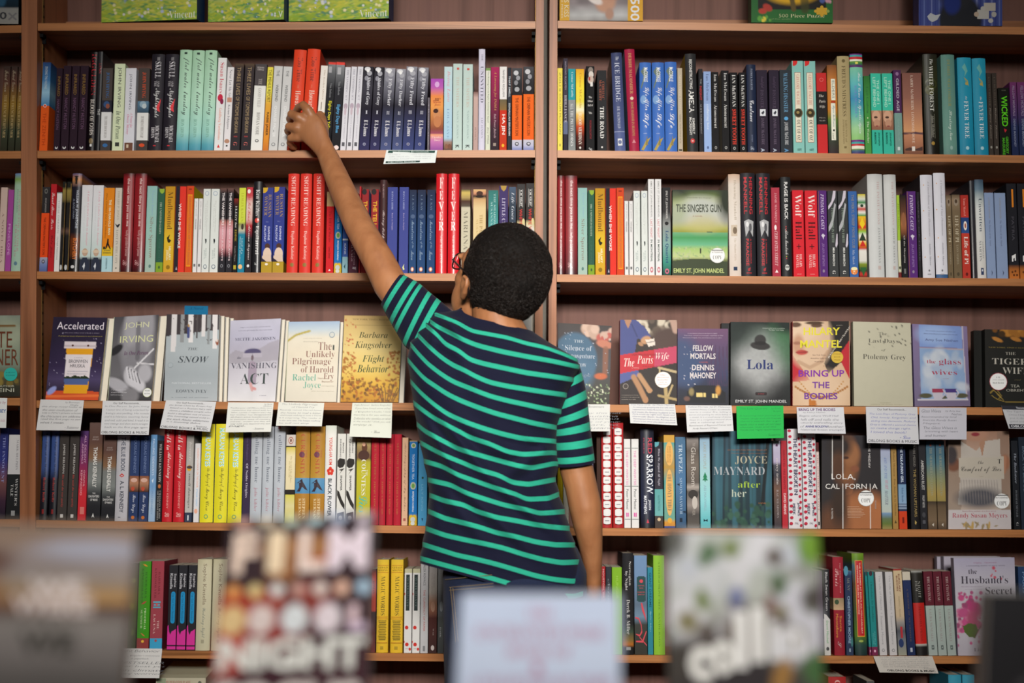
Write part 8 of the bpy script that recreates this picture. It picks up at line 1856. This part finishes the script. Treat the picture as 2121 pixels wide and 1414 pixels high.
bk('R4', [(1923, 1942, 913), (1943, 1961.5, 913)], 'p', [(0, '3a566c'), (.25, '4a6a74'), (.45, '7c7e5a'), (.6, '948048'), (.68, '8a7a44'), (.69, '3a3026'), (.75, '5a4a38'), (.9, '6a5844'), (1, '4a3c30')], [R(.4, .03, .6, .06, '8a4a3c'), T("THE MURDERER'S DAUGHTERS", .08, .62, '8a8c78', 's', .36, .66), G([(.4, .95), (.62, .93), (.6, .97)], 'b8b0a4')], 'blue to sand gradient paperback')
bk('R4', [(2100.5, 2115, 912.6)], 'p', [(0, '191c22'), (1, '141619')], [T('The Bookstore', .14, .48, '8a909c', 'i', .36, .7), T('DEBORAH MEYLER', .56, .86, '6a6e74', 's', .38, .64), T('G', .92, .96, 'a0a0a0', 's', .34, .66)], 'black paperback with white italics')
bk('R4', [(2116, 2136, 905)], 'p', '1c2430', [T('BACK TO BLOOD', .1, .6, '5a6a7a', 'n', .36, .66)], 'dark slate paperback cut by the photo edge')

# ================================================================== FIFTH ROW
bk('L5', [(262, 280, 1166)], 'p', [(0, '34422a'), (.5, '4a5a24'), (1, '2a3a1c')], [E(.5, .2, .3, .03, '7a8a3a'), E(.4, .5, .3, .04, '7a8a30'), E(.6, .8, .2, .04, '5a6a28')], 'leafy dark green paperback')
bk('L5', [(282, 307.5, 1162)], 'p', [(0, '3d8e1e'), (.87, '3a8a1a'), (.87, '8a3a38'), (1, '8a3a38')], [G([(.3, .03), (.55, .035), (.75, .06), (.5, .055)], 'd8902c'), T('BARBARA', .12, .42, '2a5a1c', 's', .56, .72), T('KINGSOLVER', .08, .48, '2a5a1c', 's', .26, .42), G([(.25, .49), (.5, .46), (.75, .45), (.55, .48)], 'b03a3a'), T('PRODIGAL', .53, .78, 'c4d4a8', 's', .56, .72), T('SUMMER', .55, .76, 'c4d4a8', 's', .26, .42), G([(.3, .81), (.5, .82), (.7, .85), (.5, .84)], 'c06a3a'), E(.5, .905, .12, .016, 'd8a83a')], 'bright green paperback with small feathers')
bk('L5', [(309, 335, 1161.4)], 'p', [(0, '983c48'), (.87, '93404a'), (.87, '3a98c0'), (1, '3a98c0')], [T('BARBARA', .12, .38, '6a2430', 's', .56, .72), T('KINGSOLVER', .08, .42, '6a2430', 's', .26, .42), R(.2, .455, .8, .475, '5a9ab0'), R(.25, .485, .75, .505, '5a9ab0'), R(.2, .515, .8, .53, '5a9ab0'), E(.5, .49, .08, .014, 'c8504a'), T('THE', .67, .77, 'd8b8b4', 's', .56, .72), T('LACUNA', .6, .82, 'd8b8b4', 's', .26, .42), E(.5, .895, .1, .014, 'a04a4a')], 'rose paperback with blue foot', side='7a2c38')
_sk = [T('Sophie', .1, .26, 'd0ced4', 'n', .54, .84), T('Kinsella', .1, .28, 'd0ced4', 'n', .16, .46), R(.32, .34, .8, .66, '1c84b8'), E(.56, .34, .24, .028, '1c84b8'), E(.56, .66, .24, .028, '1c84b8'), T("I've Got Your Number", .335, .66, '14577c', 'n', .44, .68), G([(.02, .72), (.12, .7), (.2, .78), (.35, .82), (.5, .78), (.7, .77), (.98, .75), (.98, .94), (.02, .94)], 'c8308c'), R(.02, .94, .98, .955, '201c24'), R(.02, .955, .98, .99, 'c8308c')]
bk('L5', [(345, 364, 1170), (365, 384, 1170), (385.3, 403.5, 1170)], 'p', '232227', _sk, 'black and magenta paperback with blue pill shape', gloss=True)
bk('L5', [(404.5, 434.5, 1157.6), (437, 467.5, 1157.6)], 'h', [(0, 'b9b294'), (.1, 'c0b99e'), (1, 'bab498')], [T('Sophie Kinsella', .05, .5, '7a6a58', 'n', .36, .68), T('Wedding Night', .53, .86, '7a8078', 'c', .34, .66), R(.4, .88, .6, .92, '9a947c')], 'thick ivory hardcover with brown lettering')
bk('L5', [(767, 777, 1178)], 'p', [(0, '3a2420'), (.1, 'b0402c'), (.5, 'b03a28'), (.52, '2a2422'), (1, '6a2a24')], [T('ROMAN', .14, .3, '5a1a14', 's', .2, .7)], 'orange and black paperback behind the film display book')
_mw = [R(.04, .06, .96, .066, 'b07028'), R(.04, .135, .96, .141, 'b07028'), H('GERALD', .075, .095, '4a4020', 's', .1, .9), H('KOLPAN', .105, .125, '4a4020', 's', .1, .9), T('MAGIC WORDS', .18, .6, '5a5024', 's', .34, .7), R(.04, .615, .96, .621, 'b07028'), R(.04, .635, .96, .64, 'b07028')]
for _k in range(12):
    _mw += [R(.16 + .03 * (_k % 3), .655 + _k * .018, .84 - .04 * (_k % 2), .664 + _k * .018, '7a6a28')]
_mw += [R(.04, .89, .96, .896, 'b07028'), R(.35, .93, .62, .96, 'a88a2a')]
bk('L5', [(779, 803.5, 1158.5), (808, 833.5, 1158.5)], 'h', [(0, 'ccac34'), (.1, 'd8b030'), (1, 'd2aa2c')], _mw, 'golden yellow hardcover with framed lettering', gloss=False)
_rd = [R(.2, .07, .7, .5, '2a3432'), T('WATERGATE', .1, .46, '5a6a66', 's', .34, .56), E(.35, .7, .24, .022, 'c03028'), E(.4, .9, .24, .022, 'c03028'), E(.8, .955, .16, .018, 'c03028'), E(.06, .3, .05, .014, 'c03028'), E(.05, .87, .05, .014, 'c03028'), R(.2, .945, .6, .952, 'b0a8a0')]
bk('L5', [(836, 852, 1177.5), (853, 869, 1177.5)], 'p', [(0, 'b4b090'), (.05, 'b4b090'), (.05, 'd0cecb'), (1, 'd0cecb')], _rd, 'white paperback with red dots and black strip')
bk('L5', [(869.8, 886, 1165.6)], 'p', 'b6b4b6', [T('ALEX KOVACS', .02, .25, '4a4a4e', 'n', .34, .64), T('THE CURRENCY OF PAPER', .3, .76, 'b0504a', 'n', .36, .62), R(.35, .92, .65, .98, '7a7a7c')], 'pale grey paperback with red title')
bk('L5', [(887, 904.5, 1171.4)], 'p', [(0, 'a09a98'), (.3, 'b0a69e'), (.42, 'a87c64'), (.52, '8a5a48'), (.6, '4a2420'), (1, '3a2422')], [T('PIERRE', .1, .25, '8a8280', 's', .54, .68), T('MILK OF ROSES', .08, .34, '8a8280', 's', .3, .42), E(.5, .47, .26, .06, 'b48a74'), T('WAR', .72, .8, '9a8a84', 's', .5, .64), E(.5, .94, .2, .03, 'c0b4b0')], 'pale to dark red paperback with a face')
bk('L5', [(905.5, 918.5, 1173.6)], 'p', [(0, '8a8886'), (.3, '9a9a9c'), (.5, '6a6e74'), (.6, '4a4c4a'), (1, '3a3c3c')], [E(.6, .46, .3, .06, 'a8acb0'), T('DARK', .7, .82, '9a9a9a', 's', .36, .6)], 'grey paperback beside the jeans')
bk('R5', [(1245.5, 1254.8, 1172.7)], 'p', 'a8282e', [T('HOUSTON, WE HAVE', .03, .5, 'd8b0ac', 'nb', .3, .72)], 'thin red paperback beside the hanging forearm')
bk('R5', [(1255.5, 1267.3, 1173)], 'p', '303238', [T('Noise', .14, .4, '8a9094', 'c', .35, .75)], 'charcoal paperback between red and lime')
bk('R5', [(1268, 1289, 1174.4)], 'p', '79a828', [T('HUNGER', .1, .36, '9ac050', 'n', .4, .64)], 'lime green paperback beside the black hardcover')
bk('R5', [(1290, 1313, 1145)], 'h', [(0, '222124'), (.7, '252425'), (.78, '3c4a3c'), (.86, '7a6234'), (.9, 'a86428'), (.93, '22201e'), (1, '1a181a')], [T('Norwegian', .08, .32, 'd0cecc', 's', .54, .78), T('by Night', .18, .37, 'd0cecc', 's', .2, .46), T('Derek B. Miller', .46, .8, 'c8c6c4', 's', .36, .66), R(.3, .925, .72, .955, '8a8a88')], 'black hardcover with sunset glow at its foot', gloss=False)
bk('R5', [(1314.4, 1341.4, 1150)], 'p', [(0, '6a86aa'), (.2, '6a86a8'), (.5, '5a6a7c'), (.62, '6a8298'), (.7, '3a3c38'), (1, '34322c')], [R(.2, .22, .9, .46, '2c4a4c'), R(.3, .21, .8, .47, '2c4a4c'), E(.55, .26, .14, .018, 'c84a54'), H('LIONEL', .3, .312, 'c84a54', 's', .3, .8), H('ROSE', .325, .337, 'c84a54', 's', .4, .72), H('BARBARA', .365, .377, 'c84a54', 's', .25, .85), H('ROGAN', .39, .402, 'c84a54', 's', .3, .8), G([(.5, .48), (.6, .48), (.85, .6), (.95, .68), (.85, .64), (.6, .56)], 'c84a54'), G([(.05, .62), (.35, .63), (.55, .7), (.6, .78), (.4, .82), (.1, .8), (.1, .79), (.4, .8), (.54, .76), (.48, .7), (.3, .645), (.05, .635)], 'c84a54'), G([(.1, .86), (.6, .86), (.9, .76), (.95, .77), (.65, .88), (.1, .875)], 'c84a54'), G([(.4, .82), (.95, .9), (.95, .915), (.38, .83)], 'c84a54')], 'blue-grey paperback with looping red ribbon')
bk('R5', [(1342, 1353.5, 1174.7)], 'p', [(0, '2a7c90'), (1, '2c7a8c')], [T('GIANT DREAMS', .06, .46, '174a5c', 'nb', .3, .72), T('Lydia Netzer', .5, .74, '9ac4cc', 'c', .36, .66)], 'thin teal paperback beside a lime hardcover')
bk('R5', [(1354.4, 1378, 1150)], 'h', [(0, '86b43a'), (1, '84b034')], [T('A FIELD of OLIVE TREE', .06, .55, '5a8420', 's', .42, .58), T('SANDERSON', .58, .92, '5a8420', 's', .42, .56)], 'lime green hardcover beside the blurred floral display book', gloss=False)
bk('R5', [(1690, 1706.5, 1182)], 'p', [(0, '5a4a5c'), (1, '4a4450')], [], 'dusky purple paperback half hidden by floral display book')
bk('R5', [(1707.8, 1721.5, 1179)], 'p', [(0, '222126'), (.5, '222126'), (.58, '222126'), (.58, 'bdbab8'), (1, 'b8b6b2')], [G([(.05, .52), (.4, .53), (.95, .585), (.95, .6), (.05, .6)], 'bdbab8'), T('Black Swan Green', .03, .48, 'bcbabc', 'n', .34, .72), T('David Mitchell', .6, .86, '4a9a5c', 'n', .36, .68), E(.5, .925, .24, .022, '2a2a2c')], 'paperback black above and white below')
bk('R5', [(1728.5, 1750.5, 1153)], 'h', [(0, '8a2430'), (.42, '8c2632'), (.42, '8a7a5c'), (.5, 'a88c70'), (.54, 'b89a78'), (.54, '88222e'), (1, '86202c')], [T('THE WOMAN FROM', .06, .37, 'b88a88', 'i', .62, .74), T('Paris', .12, .3, 'c8a0a0', 'c', .2, .56), E(.3, .46, .2, .025, '3a4a34'), T('Santa', .6, .76, 'c88a3c', 'n', .54, .74), T('Montefiore', .58, .82, 'c88a3c', 'n', .18, .4), T('S', .86, .92, 'b09090', 'c', .3, .65)], 'crimson hardcover with flower strip', gloss=False)
bk('R5', [(1753, 1768.5, 1182)], 'p', [(0, '3a5a78'), (.06, '28324e'), (1, '28344c')], [E(.2, .0, .3, .06, '4a8298'), T('MCNV', .08, .24, '7a7a70', 's', .32, .66), T('CHRISTOPHER MOORE', .3, .86, '8aa0b8', 'nb', .32, .66), E(.8, .84, .16, .06, '3a6a6c'), R(.4, .92, .6, .96, '8a9aa8')], 'navy paperback with pale blue capitals')
bk('R5', [(1771.5, 1796.5, 1145.5)], 'h', [(0, '6a8a2c'), (.06, '5a7a24'), (.12, '3a5a6a'), (.3, '4a3424'), (.6, '3a4a2a'), (.8, '4a6a24'), (.9, '26403a'), (1, '1c2c2c')], [R(.22, .07, .86, .82, 'c8902c'), R(.26, .075, .82, .81, 'ab2028'), T("THE SUPREMES AT EARL'S ALL-YOU-CAN-EAT", .09, .79, 'd8b4a0', 'nb', .56, .68), T('EDWARD KELSEY MOORE', .12, .6, 'd8b4a0', 'nb', .36, .46), E(.5, .86, .2, .012, '8a9a4a')], 'colourful tall hardcover with red yellow-edged panel', gloss='shiny', dx=-3)
_cb = [T('Chocolates for Breakfast', .12, .6, '14504e', 's', .36, .68), T('PAMELA', .72, .88, '5aa0a0', 'n', .54, .72), T('MOORE', .74, .87, '5aa0a0', 'n', .26, .44), E(.5, .02, .3, .03, '3a2a34'), E(.5, .95, .18, .016, 'c89ab0')]
bk('R5', [(1800.5, 1805.8, 1184), (1806.5, 1819, 1184)], 'p', [(0, '1f7a7a'), (.9, '1f7676'), (.9, '6a2444'), (1, '6a2444')], _cb, 'teal paperback with wine-coloured foot', dx=-5.5)
bk('R5', [(1822.5, 1838, 1184), (1843, 1859, 1184)], 'p', 'b4b1b2', [T('The Life of Objects', .04, .46, '8a888c', 'n', .38, .68), R(.45, .495, .65, .5, '8a888c'), T('Susanna Moore', .53, .87, '8a888c', 'n', .38, .66), E(.5, .94, .2, .018, '6a6a6c'), E(.5, .94, .14, .012, 'b4b1b2')], 'white paperback with thin grey lettering', dx=-6)
bk('R5', [(1861, 1879, 1177.7)], 'p', [(0, '8a3430'), (.02, '8a3430'), (.02, 'b8a484'), (.55, 'b4a084'), (.62, '8a8480'), (.72, '4a4c54'), (.84, '6a6c70'), (1, '8a8a7c')], [T('BURGLARY', .06, .27, '6a3028', 'nb', .54, .74), T('BUDDIES', .08, .26, '6a3028', 'nb', .28, .46), T('SHARON L. MOORE', .32, .56, '8a7a60', 'n', .4, .58), R(.4, .67, .66, .8, 'a02c34'), E(.4, .86, .3, .05, '26345a')], 'beige paperback with small red label', dx=-7)
bk('R5', [(1880, 1897, 1184)], 'p', [(0, 'b8b0a0'), (.1, 'b8b0a0'), (.1, '222c50'), (1, '1c284a')], [T('A MEMOIR OF MY MOTHER', .2, .84, '5a4c48', 's', .42, .6), R(.36, .91, .64, .96, 'a0a4b0')], 'navy paperback with cream top band', dx=-7)
bk('R5', [(1898.5, 1921.5, 1182)], 'h', [(0, '9a9a94'), (.03, '26241f'), (.38, '1a1917'), (.38, 'a8221e'), (.86, 'b0201c'), (.87, 'a8a8a0'), (.9, '1c1a1a'), (1, '1c1a1a')], [T('NIGHT', .12, .32, '8a8a84', 's', .5, .74), T('FILM', .12, .24, '8a8a84', 's', .28, .46), T('MARISHA PESSL', .42, .84, '7a1814', 's', .44, .64)], 'glossy black and red hardcover', gloss='shiny', dx=-7)
bk('R5', [(1924, 1943, 1183), (1944, 1962, 1183), (1963, 1981.5, 1183)], 'p', [(0, '541c28'), (.41, '541c28'), (.41, '94a09a'), (1, '929c98')], [T('THE CHATEAU', .06, .36, 'b09a98', 's', .36, .64), T('LAURA McNEALLY', .45, .84, '8a7c7c', 's', .36, .62), R(.36, .88, .64, .93, '4a5452'), R(.44, .895, .56, .915, '929c98')], 'maroon and grey-green paperback', dx=-7, depth=.1)
bk('R5', [(2115, 2136, 1173)], 'p', '243a5c', [T('PARIS', .06, .3, '6a86a8', 'n', .4, .7)], 'slate-blue paperback behind the dark display book')

# ================================================================== LOWEST ROW (only the tops show)
bk('R6', [(1720, 1757, 1401)], 'h', 'a02c2c', [T('C', .03, .08, 'd0a8a0', 's', .35, .65)], 'red hardcover with yellow side', side='b08428', yf=.012)
bk('R6', [(1971, 1998, 1397), (2000, 2026, 1397)], 'h', '3a8ca4', [T('A', .08, .13, '9ac4d0', 's', .35, .65)], 'turquoise hardcover with rounded spine')
bk('R6', [(1800, 1817, 1410)], 'p', '4a4a48', [], 'grey paperback, its top barely visible')
# ================================================================== DISPLAY TABLE IN FRONT, WITH BOOKS STANDING ON ITS RISER
RISER_Z = 1.118


def display():
    t = empty('display_table', (0.0, -2.0, 0))
    b = MB()
    b.box(-.85, .85, -.36, .36, .71, .745, '808080')
    b.build('table_top', M_TABLE, t)
    b = MB()
    b.box(-.78, .78, -.3, .3, .62, .709, '808080')
    b.build('apron', M_TABLE, t)
    for sx in (-1, 1):
        for sy in (-1, 1):
            b = MB()
            b.box(sx * .77 - .035, sx * .77 + .035, sy * .29 - .035, sy * .29 + .035, 0, .62, '808080')
            b.build('leg', M_TABLE, t)
    tag(t, 'wooden display table in front of the bookcases', 'table')
    r = empty('display_riser', (0.0, -2.0, .7455))
    b = MB()
    b.box(-.72, .72, -.26, .26, RISER_Z - .7455 - .02, RISER_Z - .7455, '808080')
    b.build('top_board', M_TABLE, r)
    for x in (-.68, .68):
        b = MB()
        b.box(x - .012, x + .012, -.24, .24, 0, RISER_Z - .7455 - .0203, '808080')
        b.build('side_board', M_TABLE, r)
    tag(r, 'wooden riser on the display table carrying the blurred books', 'display riser')


display()


def fore(d, top_l, top_r, xb, art, ops, label, thick=.022, spine='444444', lean=.02, hard=False, back='777777', gloss=True):
    """top_l, top_r: photograph corners; xb: lower edge x pixels where the cover meets the frame bottom"""
    y = d - D
    tl, tr = P(top_l[0], top_l[1], y), P(top_r[0], top_r[1], y)
    k = S * d / D
    dz = ((tl[2] + tr[2]) / 2 - RISER_Z - .0005)
    fl = (1414 - top_l[1]) * k
    bl = np.array([tl[0] + (xb[0] - top_l[0]) * k * dz / fl, y - lean, RISER_Z + .0005])
    br = np.array([tr[0] + (xb[1] - top_r[0]) * k * dz / fl, y - lean, RISER_Z + .0005])
    o = quadbook('display_book', [tl, tr, br, bl], thick, art, ops, spine, back, gloss, (), hard)
    tag(o, label, 'book', 'blurred display books in front')
    # a wire stand behind each book
    st = MB()
    cx_ = (bl[0] + br[0]) / 2
    yb = y - lean + thick / math.cos(.1) + lean + .002
    h_ = dz * .7
    for dx in (-.035, .035):
        st.box(cx_ + dx - .0015, cx_ + dx + .0015, yb, yb + .003, RISER_Z + .0004, RISER_Z + h_, '202020')
        st.box(cx_ + dx - .0015, cx_ + dx + .0015, yb, yb + .07, RISER_Z + .0004, RISER_Z + .0034, '202020')
    st.box(cx_ - .035, cx_ + .035, yb, yb + .003, RISER_Z + h_ - .003, RISER_Z + h_, '202020')
    so = st.build('book_stand', M_BLACK)
    tag(so, 'thin black wire stand hidden behind the ' + label.split(',')[0], 'book stand')


a = Art(60, 90, (0, '846e60'), (.05, '8e7868'), (.12, '928684'), (.17, '948a86'), (.22, '9c8468'), (.26, '8e6c50'), (.285, '7a5a48'), (.31, '6e6460'), (.34, '86807c'), (.42, '76706e'), (.54, '5a5654'), (1, '4c4a48'))
a.noise(5, 9, .12, 3).ell(.08, .13, .2, .05, '64483e', .7).ell(.75, .08, .35, .035, 'a2a2b0', .7).ell(.05, .22, .18, .05, '8a6444', .6).ell(.8, .25, .3, .025, 'b08a5c', .7).ell(.9, .285, .25, .012, '4e3c3a', .6).ell(.1, .3, .25, .012, '5a4440', .6)
fore(1.12, (-62, 1084), (283, 1092), (-85, 262), a, [H('WE', .185, .245, 'd8ccca', 'xb', .38, .72), H('WERE', .24, .305, 'd6c8c4', 'xb', .3, .78), H('Y', .31, .35, '54504c', 'xb', .47, .58), H('WE', .365, .445, '45423e', 'xb', .36, .7)], 'blurred sandy beach-toned book, leftmost of the display books', spine='5a4c44')
GAIN[0] = 0.76     # duller inks
a = Art(72, 104, (0, '33262e'), (.3, '3a272c'), (.6, '45262e'), (1, '4a2c3a'))
a.ell(.1, .42, .3, .1, 'b03024', .6).ell(.25, .5, .3, .08, '94241f', .7).ell(.3, .35, .15, .05, 'a03a28', .6).ell(.05, .58, .16, .1, 'c85a50', .7).ell(.62, .16, .1, .06, 'c0583c', .6).ell(.55, .13, .3, .05, 'a8764c', .7).ell(.62, .36, .12, .08, '8a3830', .8).ell(.4, .22, .1, .06, 'a06a40', .8)
for k, c in enumerate(('f0bcae', 'f0e0c4', 'e0f0dc', 'ccecf2', 'ccdcfa', 'f0e0f0')):
    a.ell(.1 + .165 * k, .0, .05, .03, c, .3)
for k, c in enumerate(('f8ac64', 'f0d898', 'ececea', 'd8a498', 'f0e0d8', 'f8c8b0', 'b8d8f0')):
    a.ell(.08 + .145 * k, .31, .045, .03, c, .3)
for x_, c in ((.09, 'f4d498'), (.28, 'f0e0dc'), (.5, 'eef6fa'), (.72, 'f6eaf2')):
    a.ell(x_, .435, .085, .062, c, .3).ell(x_, .435, .02, .028, '8a6a6a', .8, 0, .4)
fore(1.30, (474, 1080), (775, 1062), (447, 765), a, [H('F', .055, .235, 'f6dccb', 'xb', .05, .22), H('I', .055, .235, 'fbe3c0', 'xb', .29, .4), H('L', .055, .235, 'f8e2d8', 'xb', .5, .68), H('M', .055, .235, 'f2e2ee', 'xb', .7, .97), R(.86, .38, .92, .49, 'f0d4dc'), R(.86, .46, .98, .495, 'dcc8e0'), H('NIGHT', .515, .655, 'f2f4ee', 'xb', .02, .98), H('FOCUS', .7, .84, 'eee6e2', 'xb', .02, .96)], 'blurred dark plum book with glowing light-bulb lettering', spine='2a2026')
GAIN[0] = 1.0
a = Art(40, 50, (0, 'b8c4dc'), (.3, 'bcc8de'), (1, 'b0bcd4'))
fore(1.16, (957, 1230), (1282, 1232), (947, 1284), a, [H('THE', .065, .12, 'b07890', 'sb', .42, .58), H('ENCHANTED WISH', .155, .215, 'a87088', 'sb', .1, .9), H('BOOK OF', .245, .305, 'ac7890', 'sb', .3, .7), E(.49, .355, .03, .024, 'a86080'), H('A COLLECTION OF STORY', .395, .455, 'a06a84', 'sb', .08, .95), H('SHORT', .5, .55, 'b08aa4', 's', .3, .7)], 'blurred pale blue book below the person', spine='8a94b0')
a = Art(68, 96, (0, '8c8e8e'), (.3, '868880'), (.55, '7c7c74'), (.62, '4a4642'), (.8, '343032'), (1, '343032'))
a.noise(8, 12, .25, 9).spots(44, .11, ['b4b4bc', 'a8acb4', 'a0a49e', 'bcbcc0', 'b0b2b4'], (0, 0, 1, .56), 5, .6).spots(22, .05, ['62703e', '706a48', '504640', '4a6246'], (0, .02, 1, .6), 16, .7).ell(.97, .04, .1, .1, '62862a', .7).ell(.02, .03, .1, .1, '4c4c48', .7).ell(.95, .3, .08, .06, '46423e', .7).ell(.45, .3, .05, .05, '606890', .7).ell(.67, .33, .04, .05, '6a4c44', .7).ell(.46, .45, .1, .05, '6a5230', .7).ell(.3, .55, .3, .08, '4a4442', .7).ell(.52, .45, .14, .12, '5c5450', .8).ell(.35, .68, .45, .12, '302c2e', .4).ell(.73, .66, .06, .1, '8e6a3a', .6, .3).ell(.97, .62, .1, .08, '3f5f38', .6).ell(.05, .6, .1, .1, '3c3834', .6)
fore(1.30, (1382, 1098), (1694, 1106), (1386, 1700), a, [H('c', .52, .68, 'd8d8d4', 'xb', .12, .28), H('o', .49, .65, 'd8d8d4', 'xb', .27, .43), H('l', .36, .62, 'dadad8', 'xb', .43, .51), H('l', .34, .59, 'dadad8', 'xb', .54, .62), H('i', .4, .58, 'd0d0d2', 'xb', .65, .72), H('n', .43, .57, 'ccccd0', 'xb', .74, .88)], 'blurred white floral book with rounded handwriting', spine='4a4c48')
a = Art(30, 40, (0, '1a191c'), (1, '1b1a1c'))
a.line([(.2, .5), (.35, .42), (.6, .36)], .02, '4a484a', .6)
fore(1.2, (2046, 1226), (2380, 1232), (2030, 2360), a, [H('NIGHT', .3, .5, '3a383a', 'nb', .3, .9)], 'blurred black book with pale edge, rightmost of the display books', spine='8a8480', thick=.024)
